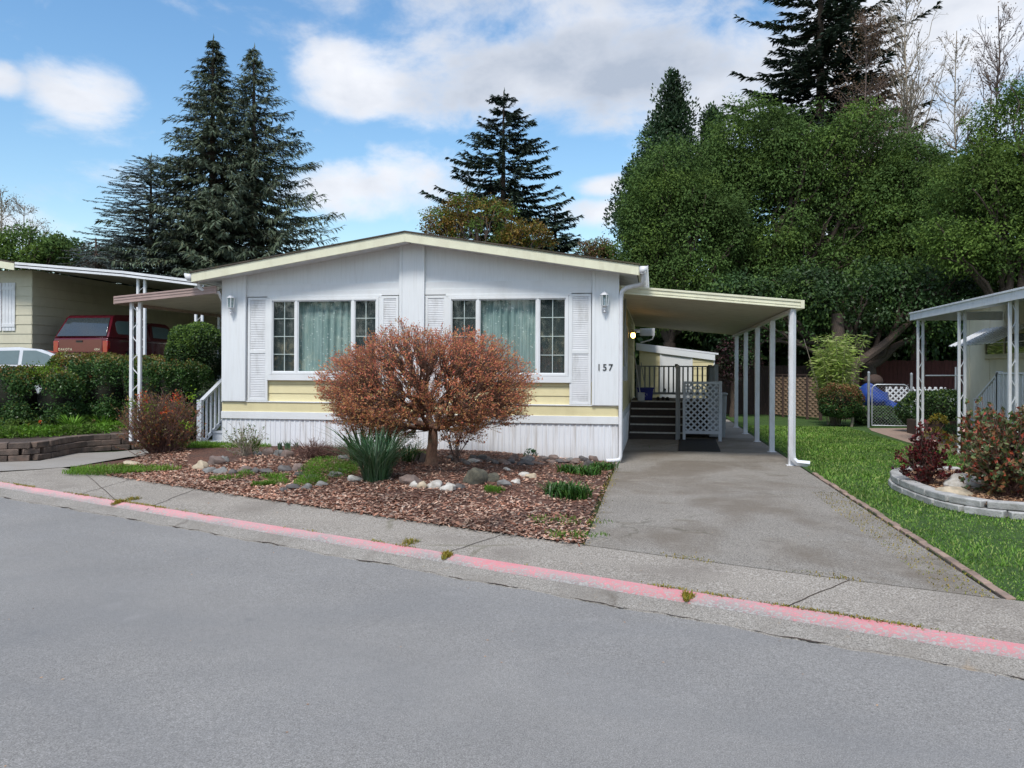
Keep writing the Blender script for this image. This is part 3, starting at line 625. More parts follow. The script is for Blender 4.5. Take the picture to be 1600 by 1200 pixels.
def siding(mb, a, b, z0, z1, lap=.165, proud=.014, nrm=(0, -1, 0)):
    """horizontal lap boards from point a to b (xy), outward normal nrm"""
    a = Vector((*a, 0)); b = Vector((*b, 0)); n = Vector(nrm); z = z0
    while z < z1-.005:
        t = min(z+lap, z1); k = (t-z)/lap
        p = [a+n*proud, b+n*proud, b+n*proud*(1-.85*k), a+n*proud*(1-.85*k)]; zz = [z, z, t, t]
        f = [Vector((q.x, q.y, w)) for q, w in zip(p, zz)]; g = [Vector((a.x, a.y, z)), Vector((b.x, b.y, z)), Vector((b.x, b.y, t)), Vector((a.x, a.y, t))]
        g = [q-n*.01 for q in g]
        mb.hexa([g[0], g[1], f[1], f[0], g[3], g[2], f[2], f[3]]); z = t
    return mb
# windows (outer frame pixels in the photo) -> metric
W = []
for (ul, ur, vt, vb) in ((422, 592, 465.5, 585.5), (701, 888, 463, 588)):
    xm = fx((ul+ur)/2); W.append((fx(ul), fx(ur), fz((ul+ur)/2, vb), fz((ul+ur)/2, vt)))
# inner wall: upper band, panels between windows, boards below
m = MB(); RY = FY+.05
def wallrect(x0, x1, z0, z1): m.box(x0, RY, z0, x1, RY+.10, z1)
zs0, zs1 = W[0][2], W[0][3]
zA, zB = min(W[0][2], W[1][2]), max(W[0][3], W[1][3])
wallrect(HX0+.02, W[0][0], Z_BELT0, Z_BEAM1); wallrect(W[0][1], W[1][0], Z_BELT0, Z_BEAM1); wallrect(W[1][1], HX1-.02, Z_BELT0, Z_BEAM1)
for w in W: wallrect(w[0], w[1], Z_BELT0, w[2]); wallrect(w[0], w[1], w[3], Z_BEAM1)
m.build('front_wall', M['whitepanel'], house)
m = MB(); sb = siding
siding(m, (fx(386), FY+.045), (fx(928), FY+.045), Z_YEL1+.03, W[0][2]-.10, .165, .016)
m.build('lap_siding', M['yellow'], house)
m = MB(); m.box(HX0+.01, FY-.012, Z_BELT1, HX1-.01, FY+.05, Z_YEL1+.03); m.build('yellow_band', M['yellow'], house)
m = MB(); m.box(HX0-.0, FY-.03, Z_BELT0, HX1+.0, FY+.04, Z_BELT1); m.box(HX0, FY-.028, Z_YEL1+.03, HX1, FY+.03, Z_YEL1+.05); m.build('belt_trim', M['white'], house, bevel=.004)
# ribbed skirting
def ribbed(mb, a, b, z0f, z1, pitch=.095, dep=.010):
    a = Vector((*a, 0)); b = Vector((*b, 0)); d = (b-a); Lh = d.length; d.normalize(); n = Vector((d.y, -d.x, 0))
    pts = []; s = 0
    while s < Lh:
        for q, h in ((0, 0), (.62, 0), (.70, dep), (.92, dep)):
            if s+q*pitch < Lh: pts.append(a+d*(s+q*pitch)+n*h)
        s += pitch
    pts.append(b)
    for p, q in zip(pts, pts[1:]):
        mb.poly([(p.x, p.y, z0f(p)), (q.x, q.y, z0f(q)), (q.x, q.y, z1), (p.x, p.y, z1)])
m = MB(); ribbed(m, (HX0+.01, FY), (HX1-.01, FY), lambda p: -.02, Z_BELT0-.002)
ribbed(m, (HX1, FY+.02), (HX1, HB), lambda p: -.02, Z_BELT0-.002); ribbed(m, (HX0, HB), (HX0, FY+.02), lambda p: -.02, Z_BELT0-.002); m.build('skirting', M['skirt'], house, smooth=0)
# pilasters
m = MB()
for (ul, ur) in ((347, 384.5), (624, 663), (925, 967)):
    x0, x1 = fx(ul, FY-.03), fx(ur, FY-.03); m = MB(); zb = Z_YEL1+.045
    m.box(x0, FY-.05, zb, x1, FY+.05, roofz((x0+x1)/2)-.13)
    m.box(x1-.05, FY-.062, zb, x1, FY-.05, roofz(x1)-.14)
    if ul != 347: m.box(x0, FY-.062, zb, x0+.05, FY-.05, roofz(x0)-.14)
    m.build('pilaster', M['whitepanel'], house, bevel=.004)
# header beam and gable panels
for (ul, ur) in ((385.5, 623.5), (663.5, 924.5)):
    x0, x1 = fx(ul), fx(ur); m = MB(); m.box(x0, FY-.012, Z_BEAM0, x1, FY+.05, Z_BEAM0+.10); m.box(x0, FY-.002, Z_BEAM0+.10, x1, FY+.05, Z_BEAM1+.04); m.build('header_beam', M['white'], house, bevel=.004)
    m = MB(); n = 24
    for i in range(n):
        a, b = x0+(x1-x0)*i/n, x0+(x1-x0)*(i+1)/n; y = FY+.02+(.0 if i % 2 else .0)
        m.hexa([(a+.003, y, Z_BEAM1+.04), (b, y, Z_BEAM1+.04), (b, FY+.05, Z_BEAM1+.04), (a+.003, FY+.05, Z_BEAM1+.04), (a+.003, y, roofz(a)-.15), (b, y, roofz(b)-.15), (b, FY+.05, roofz(b)-.15), (a+.003, FY+.05, roofz(a)-.15)])
        m.box(a, FY+.0225, Z_BEAM1+.04, a+.004, FY+.05, roofz(a)-.16)
    m.build('gable_panel', M['whitepanel'], house, smooth=0)
# side and back walls
m = MB(); siding(m, (HX1-.02, FY+.06), (HX1-.02, HB), Z_BELT0+.12, 3.02, .2, .014, (1, 0, 0)); m.box(HX1-.15, FY+.06, Z_BELT0, HX1-.025, HB, 3.02)
siding(m, (HX0+.02, HB), (HX0+.02, FY+.06), Z_BELT0+.12, 3.02, .2, .014, (-1, 0, 0)); m.box(HX0+.025, FY+.06, Z_BELT0, HX0+.15, HB, 3.02)
m.box(HX0, HB-.1, 0, HX1, HB, 3.1); m.build('side_wall', M['yellow'], house)
m = MB(); m.box(HX1-.02, FY+.06, Z_BELT0, HX1+.012, HB, Z_BELT0+.12); m.box(HX0-.012, FY+.06, Z_BELT0, HX0+.02, HB, Z_BELT0+.12); m.build('belt_trim', M['white'], house)
# roof
m = MB(); t = .07
def slab(x0, x1, z0, z1, y0, y1, th, mb): mb.hexa([(x0, y0, z0-th), (x1, y0, z1-th), (x1, y1, z1-th), (x0, y1, z0-th), (x0, y0, z0), (x1, y0, z1), (x1, y1, z1), (x0, y1, z0)])
slab(RX0-.02, RXC, ZE, ZA, RF-.02, HB+.3, .025, m); slab(RXC, RX1+.02, ZA, ZE, RF-.02, HB+.3, .025, m)
roof = m.build('roof', M['shingle'], house)
for (a, b, za, zb) in ((RX0, RXC, ZE, ZA), (RXC, RX1, ZA, ZE)):
    m = MB(); slab(a, b, za-.027, zb-.027, RF, RF+.03, TH_F-.025, m); m.build('fascia', M['fascia'], house, bevel=.003)
    m = MB(); slab(a+.03, b-(.03 if b == RX1 else 0), za-.155, zb-.155, RF+.032, HB+.28, .02, m); m.build('soffit', M['soffit'], house)
# side fascia boards + gutters
for (x, s) in ((RX0, -1), (RX1, 1)):
    m = MB(); m.box(x-.012, RF+.03, ZE-TH_F, x+.012, HB+.3, ZE-.03); m.build('fascia', M['fascia'], house)
    m = MB(); y0, y1 = RF+.0, HB+.3; xi = x+s*.013; prof = [(0, 0), (0, -.11), (.06, -.125), (.10, -.08), (.125, -.02), (.13, 0)]
    for (p, q) in zip(prof, prof[1:]):
        m.poly([(xi+s*p[0], y0, ZE-.04+p[1]), (xi+s*q[0], y0, ZE-.04+q[1]), (xi+s*q[0], y1, ZE-.04+q[1]), (xi+s*p[0], y1, ZE-.04+p[1])])
    m.poly([(xi+s*p[0], y0, ZE-.04+p[1]) for p in prof]); m.poly([(xi+s*.12, y0, ZE-.04), (xi+s*.13, y0, ZE-.025), (xi+s*.13, y1, ZE-.025), (xi+s*.12, y1, ZE-.04)])
    o = m.build('gutter', M['metalwhite'], house, smooth=50); so_ = o.modifiers.new('sol', 'SOLIDIFY'); so_.thickness = .004
# downspouts
m = MB(); gx = RX1+.07; cz = HX1-.0
m.tube([(gx, RF+.12, ZE-.16), (gx, RF+.14, ZE-.24), (gx-.02, RF+.22, ZE-.31), (HX1+.12, FY-.10, ZE-.36), (HX1+.05, FY-.07, ZE-.42), (HX1+.035, FY-.06, ZE-.52), (HX1+.035, FY-.06, 2.0), (HX1+.035, FY-.06, .12), (HX1+.02, FY-.07, .06), (HX1-.06, FY-.10, .045), (HX1-.20, FY-.16, .04)], [.04, .04, .038, .038, .038, .036, .034, .034, .036, .038, .042], 8)
m.build('downspout', M['metalwhite'], house, smooth=60)
m = MB(); gx = RX0-.0
m.tube([(gx+.02, RF+.2, ZE-.16), (gx+.04, RF+.2, ZE-.27), (gx+.12, FY-.14, ZE-.33), (HX0-.04, FY-.06, ZE-.35), (HX0-.04, FY+.10, ZE-.5), (HX0-.04, FY+.15, .4)], .035, 8); m.build('downspout', M['metalwhite'], house, smooth=60)
# windows
for wi, (x0, x1, z0, z1) in enumerate(W):
    wy = FY-.01; fr = .045; m = MB()
    us = ((463.5, 551.5), (747, 840))[wi]; xa, xb = fx(us[0]), fx(us[1])
    def ring(mb, a, b, c, d, w, y0, y1): mb.box(a, y0, c, a+w, y1, d); mb.box(b-w, y0, c, b, y1, d); mb.box(a+w, y0, c, b-w, y1, c+w); mb.box(a+w, y0, d-w, b-w, y1, d)
    ring(m, x0, x1, z0, z1, fr, wy-.02, FY+.06)
    m.box(xa-.025, wy-.015, z0+fr, xa+.02, FY+.06, z1-fr); m.box(xb-.02, wy-.015, z0+fr, xb+.025, FY+.06, z1-fr)
    win = m.build('window', M['white'], house, bevel=.004)
    m = MB(); m.box(x0-.05, FY-.03, z0-.105, x1+.05, FY+.048, z0-.002); m.build('sill_board', M['white'], win, bevel=.004)
    m = MB(); m.box(x0-.05, FY-.02, z1+.002, x1+.05, FY+.048, z1+.045); m.box(x0-.05, FY-.018, z0, x0-.002, FY+.048, z1); m.box(x1+.002, FY-.018, z0, x1+.05, FY+.048, z1); m.build('casing', M['white'], win, bevel=.003)
    for (a, b, side) in ((x0+fr, xa-.025, 1), (xa+.02, xb-.02, 0), (xb+.025, x1-fr, 1)):
        m = MB(); ring(m, a, b, z0+fr, z1-fr, .018, wy+.0, wy+.03); m.build('sash', M['white'], win)
        m = MB(); m.poly([(a, wy+.022, z0+fr), (b, wy+.022, z0+fr), (b, wy+.022, z1-fr), (a, wy+.022, z1-fr)]); m.build('pane', M['glass'], win)
        if side:
            m = MB(); c = (a+b)/2; h = z1-z0-2*fr; m.box(c-.007, wy+.032, z0+fr, c+.007, wy+.040, z1-fr)
            for k in (1, 2, 3): m.box(a, wy+.033, z0+fr+h*k/4-.006, b, wy+.039, z0+fr+h*k/4+.006)
            m.build('muntin', M['white'], win)
            m = MB(); m.poly([(a, wy+.060, z0+fr), (b, wy+.060, z0+fr), (b, wy+.060, z1-fr), (a, wy+.060, z1-fr)]); m.build('insect_screen', M['screen'], win)
    # curtain as a folded sheet
    n = 260; V = []
    for i in range(n+1):
        x = x0+(x1-x0)*i/n; t = i/n; fold = .5+.5*math.sin(t*95+3*math.sin(t*9+wi*2)); dp = .06*fold*(.55+.45*math.sin(t*14+wi))+.010*math.sin(t*210)
        dd = .125-dp
        V += [(x, FY+dd, z0-.02), (x, FY+dd+.02, z1+.03)]
    F = [(2*i, 2*i+2, 2*i+3, 2*i+1) for i in range(n)]
    fastmesh('curtain', V, np.array(F), M['curtain'], win)
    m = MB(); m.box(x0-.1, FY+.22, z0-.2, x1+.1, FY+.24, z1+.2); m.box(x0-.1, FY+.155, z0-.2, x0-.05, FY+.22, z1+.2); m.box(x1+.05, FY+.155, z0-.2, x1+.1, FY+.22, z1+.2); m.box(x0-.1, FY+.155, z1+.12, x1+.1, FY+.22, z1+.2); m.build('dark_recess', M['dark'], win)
# louvred shutters
zt = fz(655, 461); 
for (ul, ur, vb) in ((387.5, 418.5, 627), (595.5, 622.5, 631), (664.5, 697, 632), (890, 923.5, 640)):
    x0, x1 = fx(ul), fx(ur); zb = Z_YEL1+.055; m = MB(); zt_ = Z_BEAM0-.015; ym = FY+.0
    ring(m, x0, x1, zb, zt_, .045, ym-.015, ym+.02); zm = zb+(zt_-zb)*.475; m.box(x0+.045, ym-.015, zm-.03, x1-.045, ym+.02, zm+.03)
    sh = m.build('shutter', M['white'], house, bevel=.003)
    m = MB()
    for (c, d) in ((zb+.045, zm-.03), (zm+.03, zt_-.045)):
        k = int((d-c)/.031)
        for i in range(k):
            z = c+(i+.5)*(d-c)/k; m.hexa([(x0+.04, ym-.008, z-.0135), (x1-.04, ym-.008, z-.0135), (x1-.04, ym-.003, z-.015), (x0+.04, ym-.003, z-.015), (x0+.04, ym-.001, z+.0145), (x1-.04, ym-.001, z+.0145), (x1-.04, ym+.003, z+.0125), (x0+.04, ym+.003, z+.0125)])
    m.box(x0+.04, ym+.004, zb+.04, x1-.04, ym+.010, zt_-.04)
    m.build('louvre', M['soffit'], sh, smooth=0)
# wall lanterns
for u, v in ((360.5, 473), (944.5, 469)):
    p = PY(u, v, FY-.13); x, y, z = p; m = MB()
    m.box(x-.045, FY-.058, z-.20, x+.045, FY-.05, z-.05); m.tube([(x, FY-.055, z-.14), (x, FY-.10, z-.17), (x, y, z-.14), (x, y, z-.10)], .010, 6); m.lathe((x, y, z-.17), [(.004, -.035), (.018, -.02), (.008, 0), (.02, .02), (.01, .04)], 8)
    m.lathe((x, y, z), [(.03, -.105), (.06, -.095), (.062, -.088)], 6); m.lathe((x, y, z), [(.078, .085), (.07, .095), (.03, .135), (.012, .14), (.012, .165), (.002, .18)], 6)
    for k in range(6):
        a = 2*math.pi*k/6; m.bar((x+.058*math.cos(a), y+.058*math.sin(a), z-.09), (x+.072*math.cos(a), y+.072*math.sin(a), z+.087), .009, .009)
    la = m.build('wall_lantern', M['metalwhite'], house)
    m = MB(); m.lathe((x, y, z), [(.052, -.088), (.066, .084)], 6); m.build('lantern_glass', M['glass'], la)
    m = MB(); m.lathe((x, y, z), [(.012, -.088), (.012, -.02), (.022, .0), (.02, .03), (.004, .045)], 8); m.build('bulb', M['palemark'], la)
# house number
def textmesh(name, s, size, loc, rot, mat, parent=None, ext=.006, width=1., shear=0.):
    cu = bpy.data.curves.new(name, 'FONT'); cu.body = s; cu.size = size; cu.extrude = ext; cu.align_x = 'CENTER'; cu.align_y = 'CENTER'; cu.space_character = width; cu.offset = size*.004; cu.shear = shear
    o = bpy.data.objects.new(name, cu); COL.objects.link(o); dg = bpy.context.evaluated_depsgraph_get(); me = bpy.data.meshes.new_from_object(o.evaluated_get(dg)); bpy.data.objects.remove(o)
    me.transform(Matrix.Translation(loc) @ rot); me.materials.clear(); me.materials.append(mat); me.name = name; return link(name, me, parent)
p = PY(945, 574.5, FY-.055); textmesh('house_number', '157', .155, p, Matrix.Rotation(R(90), 4, 'X'), M['numblack'], house, .006, 1.25)
# side window, meter and pipes, lit lamp on the drive side
for (ya, yb) in ((16.2, 17.3),):
    m = MB(); x = HX1
    m.box(x-.01, ya, 1.35, x+.04, ya+.07, 2.45); m.box(x-.01, yb-.07, 1.35, x+.04, yb, 2.45); m.box(x-.01, ya+.07, 1.35, x+.04, yb-.07, 1.42); m.box(x-.01, ya+.07, 2.38, x+.04, yb-.07, 2.45)
    w_ = m.build('window', M['white'], house); m = MB(); m.poly([(x+.012, ya+.05, 1.4), (x+.012, yb-.05, 1.4), (x+.012, yb-.05, 2.4), (x+.012, ya+.05, 2.4)]); m.build('pane', M['carglass'], w_)
m = MB(); m.box(HX1-.01, 14.9, 1.36, HX1+.10, 15.12, 1.62); m.tube([(HX1+.06, 15.0, 1.6), (HX1+.06, 15.0, 2.9)], .022, 8); m.tube([(HX1+.05, 15.3, 1.5), (HX1+.05, 15.3, 2.8)], .014, 6); m.build('meter_box', M['greywood'], house, bevel=.01)
lx, ly, lz = HX1+.13, 17.9, fz(994, 524, 17.9)
m = MB(); m.box(HX1-.01, ly-.05, lz-.05, HX1+.03, ly+.05, lz+.09); m.tube([(HX1+.02, ly, lz+.08), (HX1+.08, ly, lz+.12), (lx, ly, lz+.10)], .012, 6); m.lathe((lx, ly, lz), [(.075, .05), (.05, .09), (.01, .11)], 12); dl = m.build('wall_lamp', M['galv'], house)
em, nt, N, L, p_ = newmat('lit_bulb'); p_.inputs['Emission Color'].default_value = (1, .55, .16, 1); p_.inputs['Emission Strength'].default_value = 9; p_.inputs['Base Color'].default_value = (1, .7, .3, 1)
m = MB(); m.blob((lx, ly, lz), (.05, .05, .06), amp=0); m.build('bulb', em, dl)
pl = bpy.data.lights.new('lamp_glow', 'POINT'); pl.energy = .7; pl.color = (1, .5, .16); pl.shadow_soft_size = .06; plo = bpy.data.objects.new('lamp_glow', pl); plo.location = (lx+.10, ly-.08, lz-.02); COL.objects.link(plo)

# ------------------------------------------------------------ carport on the right
cp = thing('carport', 'pale yellow ribbed aluminium carport roof on five white posts over the driveway', 'carport', (2.28, 14, 0))
CY0, CY1 = 13.85, 24.0; CXL, CXR = HX1+.03, PY(1251, 476, CY0)[0]; zl = fz(985, 446, CY0); zr = fz(1251, 469, CY0); dz = .135
m = MB(); n = 60; zz = lambda x: zl+(zr-zl)*(x-CXL)/(CXR-CXL)
yy = np.arange(CY0+.03, CY1-.02, .1)
for k, y in enumerate(yy):
    h0, h1 = (.02 if k % 2 else 0), (.02 if (k+1) % 2 else 0); y2 = min(y+.1, CY1-.02)
    m.poly([(CXL, y, zz(CXL)-dz+h0+.02), (CXR-.03, y, zz(CXR)-dz+h0+.02), (CXR-.03, y2, zz(CXR)-dz+h0+.02), (CXL, y2, zz(CXL)-dz+h0+.02)])
    m.poly([(CXL, y2, zz(CXL)-dz+h0+.02), (CXR-.03, y2, zz(CXR)-dz+h0+.02), (CXR-.03, y2, zz(CXR)-dz+h1+.02), (CXL, y2, zz(CXL)-dz+h1+.02)])
slab(CXL, CXR-.03, zl-.03, zr-.03, CY0+.03, CY1-.02, .02, m)
m.build('roof_panel', M['pan'], cp, smooth=0)
m = MB()
for y in (CY0, CY1-.02):
    slab(CXL, CXR, zl, zr, y-.0, y+.028, dz, m); slab(CXL, CXR, zl+.002, zr+.002, y-.014, y, .035, m); slab(CXL, CXR, zl-dz*.55, zr-dz*.55, y-.008, y, .02, m); slab(CXL, CXR, zl-dz+.02, zr-dz+.02, y-.012, y, .02, m)
m.box(CXR, CY0-.01, zr-dz, CXR+.06, CY1, zr); m.build('edge_gutter', M['fascia'], cp, bevel=.003)
m = MB(); m.box(CXR-.14, CY0+.05, zr-dz-.055, CXR-.07, CY1-.05, zr-dz+.004); m.build('beam', M['metalwhite'], cp)
for i, y in enumerate((14.02, 16.3, 18.6, 20.9, 23.2)):
    m = MB(); x = CXR-.105; w = .048 if i else .05
    m.box(x-w, y-w, 0, x+w, y+w, zr-dz-.055); 
    for k in range(5): zk = .25+.5*k; m.box(x-w-.003, y-.012, zk, x-w, y+.012, zk+.05)
    m.box(x-w-.03, y-w-.03, 0, x+w+.03, y+w+.03, .012); m.build('post', M['metalwhite'], cp, bevel=.006)
m = MB(); x = CXR-.105; yq = 13.925; m.tube([(x, yq, zr-dz-.01), (x, yq, .22), (x+.01, yq-.01, .12), (x+.07, yq-.03, .06), (x+.26, yq-.07, .045)], [.048]*3+[.05, .052], 4); m.build('downspout', M['metalwhite'], cp, smooth=30)

# ------------------------------------------------------------ awning on the left of the house
aw = thing('side_awning', 'pinkish brown metal awning on white posts left of the white house', 'awning', (-9.6, 13.7, 0))
AY0, AY1 = 13.62, 20.3; ax0 = PY(178, 469, AY0)[0]; az0, az1 = fz(180, 464, AY0), fz(325, 447.5, AY0); ax1 = HX0-.02
def slb(x0, x1, z0, z1, y0, y1, th, mb=None): slab(x0, x1, z0, z1, y0, y1, th, mb)
m = MB(); slb(ax0, ax1, az0, az1, AY0, AY0+.03, .125, m); slb(ax0, ax1, az0+.01, az1+.01, AY0-.012, AY0, .03, m); slb(ax0, ax1, az0-.05, az1-.05, AY0-.008, AY0, .02, m); m.build('fascia', M['brown'], aw, bevel=.003)
m = MB(); slb(ax0, ax1, az0-.02, az1-.02, AY0+.03, AY1, .02, m)
for k in range(66):
    y = AY0+.05+k*.1; slb(ax0, ax1, az0-.04, az1-.04, y, y+.045, .03, m)
m.build('roof_panel', M['pan'], aw, smooth=0)
m = MB(); m.box(ax0-.03, AY0+.03, az0-.13, ax0, AY1, az0+.01)
for k in range(40): m.box(ax0-.035, AY0+.1+.16*k, az0-.12, ax0+.005, AY0+.14+.16*k, az0-.10)
m.build('side_gutter', M['brown'], aw)
def trellis_post(par, x, y, z0, z1, gap=.17, w=.035, along='y', mat='metalwhite'):
    m = MB(); d = (0, gap/2) if along == 'y' else (gap/2, 0)
    for s in (-1, 1): m.box(x+s*d[0]-w/2, y+s*d[1]-w/2, z0, x+s*d[0]+w/2, y+s*d[1]+w/2, z1)
    k = int((z1-z0)/.28); h = (z1-z0)/k
    for i in range(k):
        s = 1 if i % 2 else -1; a = (x-s*d[0], y-s*d[1], z0+i*h); b = (x+s*d[0], y+s*d[1], z0+(i+1)*h); mid = [Vector(a).lerp(Vector(b), t)+Vector((0, 0, .03*math.sin(t*6.28))) for t in (0, .25, .5, .75, 1)]
        m.tube(mid, .009, 5)
    return m.build('post', M[mat], par)
xp = PY(211, 560, AY0+.1)[0]
trellis_post(aw, xp, AY0+.12, .2, az0-.09, .17, .055, 'x'); pass
# left side steps with railing
st = thing('side_steps', 'light grey wooden steps and railing at the left side of the white house', 'steps', (-8.0, 14.2, 0))
sx0, sx1 = -8.25, HX0-.06
for i in range(4):
    m = MB(); y = 14.05+i*.30; m.box(sx0, y, .02+.17*i, sx1, y+.31, .02+.17*(i+1)); m.box(sx0, y-.02, .17*(i+1)-.01, sx1, y, .02+.17*(i+1)); m.build('step', M['greywood2'], st)
m = MB(); m.box(sx0, 15.25, .55, sx1, 17.2, .70); m.build('platform', M['greywood2'], st)
def rail(par, a, b, h, n, w=.035, mat='greywood2', posts=True, low=.1, rw=.08, name='railing', pw=.09, ph=.04):
    a = Vector(a); b = Vector(b); m = MB(); m.bar(a+Vector((0, 0, h)), b+Vector((0, 0, h)), rw, .035); m.bar(a+Vector((0, 0, low)), b+Vector((0, 0, low)), .035, .06)
    for i in range(n): p = a.lerp(b, (i+.5)/n); m.box(p.x-w/2, p.y-w/2, p.z+low, p.x+w/2, p.y+w/2, p.z+h-.015)
    o = m.build(name, M[mat], par)
    if posts:
        for p in (a, b): m = MB(); m.box(p.x-pw/2, p.y-pw/2, p.z, p.x+pw/2, p.y+pw/2, p.z+h+ph); m.build('post', M[mat], par)
    return o
rail(st, (-8.27, 13.95, .03), (-8.27, 15.3, .72), .90, 9); rail(st, (-8.27, 15.3, .7), (-8.27, 17.2, .7), .95, 12); rail(st, (-8.27, 17.2, .7), (HX0-.1, 17.2, .7), .95, 5)
# ------------------------------------------------------------ deck with steps
dk = thing('porch_deck', 'dark brown side porch with five steps and grey railing under the carport', 'porch', (.1, 19, 0))
sy = 18.7; sxa, sxb = HX1+.03, .70
for i in range(4):
    y = sy+.3*i; z = .165*(i+1); m = MB(); m.box(sxa, y+.02, .0, sxb, y+.32, z-.035); m.box(sxa, y, z-.035, sxb, y+.32, z); o = m.build('step', M['deckboard'], dk)
    m = MB(); m.box(sxa+.01, y-.012, z-.028, sxb-.01, y-.001, z+.004); m.build('nosing', M['nosing'], o)
yd = sy+1.2; zd = .825; dxb = 1.50
m = MB(); m.box(sxa, yd, zd-.035, dxb, 22.3, zd); m.box(sxa, yd+.02, 0, dxb-.02, yd+.05, zd-.035); m.box(dxb-.04, yd+.05, 0, dxb-.01, 22.3, zd-.035); o = m.build('platform', M['deckboard'], dk)
m = MB(); m.box(sxa+.01, yd-.012, zd-.028, sxb, yd-.001, zd+.004); m.build('nosing', M['nosing'], o)
m = MB(); x = .53; m.box(x-.05, sy-.03, .0, x+.05, sy+.07, 1.62)
m.hexa([(x-.05, sy-.03, 1.62), (x+.05, sy-.03, 1.62), (x+.05, sy+.07, 1.62), (x-.05, sy+.07, 1.62), (x-.02, sy, 1.68), (x+.02, sy, 1.68), (x+.02, sy+.04, 1.68), (x-.02, sy+.04, 1.68)]); m.build('newel_post', M['greywood'], dk)
m = MB(); m.bar((x, sy+.07, 1.05+.5), (x, yd+.3, 1.05+.78-.14), .07, .045); m.build('handrail', M['greywood'], dk)
rail(dk, (sxa+.12, 22.25, zd), (dxb-.05, 22.25, zd), .84, 15, .04, 'greywood', True, .12, .08)
rail(dk, (dxb-.05, yd+.05, zd), (dxb-.05, 22.1, zd), .84, 12, .04, 'greywood', True, .12, .08)
# lattice screen
lt = thing('lattice_screen', 'grey framed diagonal lattice screen standing in front of the porch deck', 'lattice', (1.07, 18.6, 0))
ya = 18.5; la, lb, lc, ld = PY(1067, 600, ya)[0], PY(1128, 600, ya)[0], fz(1095, 678, ya), fz(1095, 596, ya)
m = MB(); m.box(la, ya-.03, .03, la+.06, ya+.03, ld); m.box(lb-.07, ya-.03, .0, lb, ya+.03, ld+.01); m.box(la+.06, ya-.028, lc, lb-.07, ya+.028, lc+.07); m.box(la+.06, ya-.028, ld-.06, lb-.07, ya+.028, ld-.001); m.build('frame', M['greywood2'], lt)
def lattice(mb, O, U, w, h, pitch, sw, th, n):
    """diagonal strips clipped to w x h rectangle at O spanned by U and Z"""
    O = Vector(O); U = Vector(U).normalized(); Z = Vector((0, 0, 1)); Nn = Vector(n)
    for s, off in ((1, 0), (-1, th)):
        c = -h
        while c < w+h:
            # line: x = c + s*z (s=1) or x = c - z  ; clip z range
            if s == 1: z0, z1 = max(0, -c), min(h, w-c)
            else: z0, z1 = max(0, c-w), min(h, c)
            if z1-z0 > .02:
                a = O+U*(c+s*z0)+Z*z0+Nn*off; b = O+U*(c+s*z1)+Z*z1+Nn*off; mb.bar(a, b, sw, th, up=tuple(Nn))
            c += pitch
    return mb
m = MB(); lattice(m, (la+.06, ya-.006, lc+.07), (1, 0, 0), lb-la-.13, ld-lc-.13, .135, .035, .010, (0, 1, 0)); m.build('lattice_strips', M['greywood2'], lt)
# mat, bin, things on the deck
ma = [PZ(*q, .003) for q in ((1061, 687), (1118, 687), (1126, 706), (1060, 705))]
m = MB(); m.prism([(p[0], p[1], .006) for p in ma[::-1]], (0, 0, .012)); tag(m.build('door_mat', M['black']), 'black rubber mat lying on the drive in front of the lattice screen', 'mat')
bn = thing('storage_tub', 'blue plastic tub at the top of the porch steps', 'tub', (-.2, 20.2, zd))
x0, x1 = PY(996, 615, 20.1)[0], PY(1021, 615, 20.1)[0]; zt2 = PY(1010, 605.5, 20.1)[2]; h = zt2-zd
m = MB(); m.hexa([(x0+.03, 20.12, zd+.004), (x1-.03, 20.12, zd+.004), (x1-.03, 20.40, zd+.004), (x0+.03, 20.40, zd+.004), (x0, 20.08, zt2-.03), (x1, 20.08, zt2-.03), (x1, 20.43, zt2-.03), (x0, 20.43, zt2-.03)]); m.build('tub_body', M['blue'], bn, bevel=.01)
m = MB(); m.box(x0-.02, 20.06, zt2-.03, x1+.02, 20.45, zt2); m.build('rim', M['blue'], bn, bevel=.008)
m = MB(); cx = (x0+x1)/2; cz_ = zd+h*.45
for k in range(3):
    a = math.radians(90+120*k); b = a+math.radians(75); m.bar((cx+.045*math.cos(a), 20.085, cz_+.04*math.sin(a)), (cx+.045*math.cos(b), 20.085, cz_+.04*math.sin(b)), .008, .012, up=(0, 1, 0))
m.build('printed_mark', M['palemark'], bn)
shoe = None
for k, (u, lab, c) in enumerate(((1028, 'dark shoe nearest the blue tub on the porch deck', 'black'), (1036, 'brown shoe second from the blue tub on the porch deck', 'deckboard'), (1043, 'dark shoe nearest the newel post on the porch deck', 'black'))):
    p = PY(u, 622, 20.3); m = MB(); m.blob((p[0], 20.3, zd+.045), (.045, .13, .045), seed=k, amp=.08); m.box(p[0]-.045, 20.18, zd+.002, p[0]+.045, 20.43, zd+.022); tag(m.build('shoe', M[c], bevel=.008), lab, 'shoe', 'shoes on the porch')
br = MB(); br.tube([(HX1+.28, 19.9, zd), (HX1+.10, 20.0, 2.0)], .014, 6); br.box(HX1+.2, 19.8, zd, HX1+.36, 19.98, zd+.2); tag(br.build('broom', M['greywood2'], org=(HX1+.2, 19.9, zd)), 'pale broom leaning on the house wall beside the blue tub', 'broom')
br = MB(); br.tube([(HX1+.42, 20.6, zd), (HX1+.26, 20.75, 1.75)], .012, 6); br.box(HX1+.3, 20.55, zd, HX1+.54, 20.66, zd+.14); tag(br.build('mop', M['greywood'], org=(HX1+.3, 20.6, zd)), 'grey mop standing behind the blue tub on the porch', 'mop')
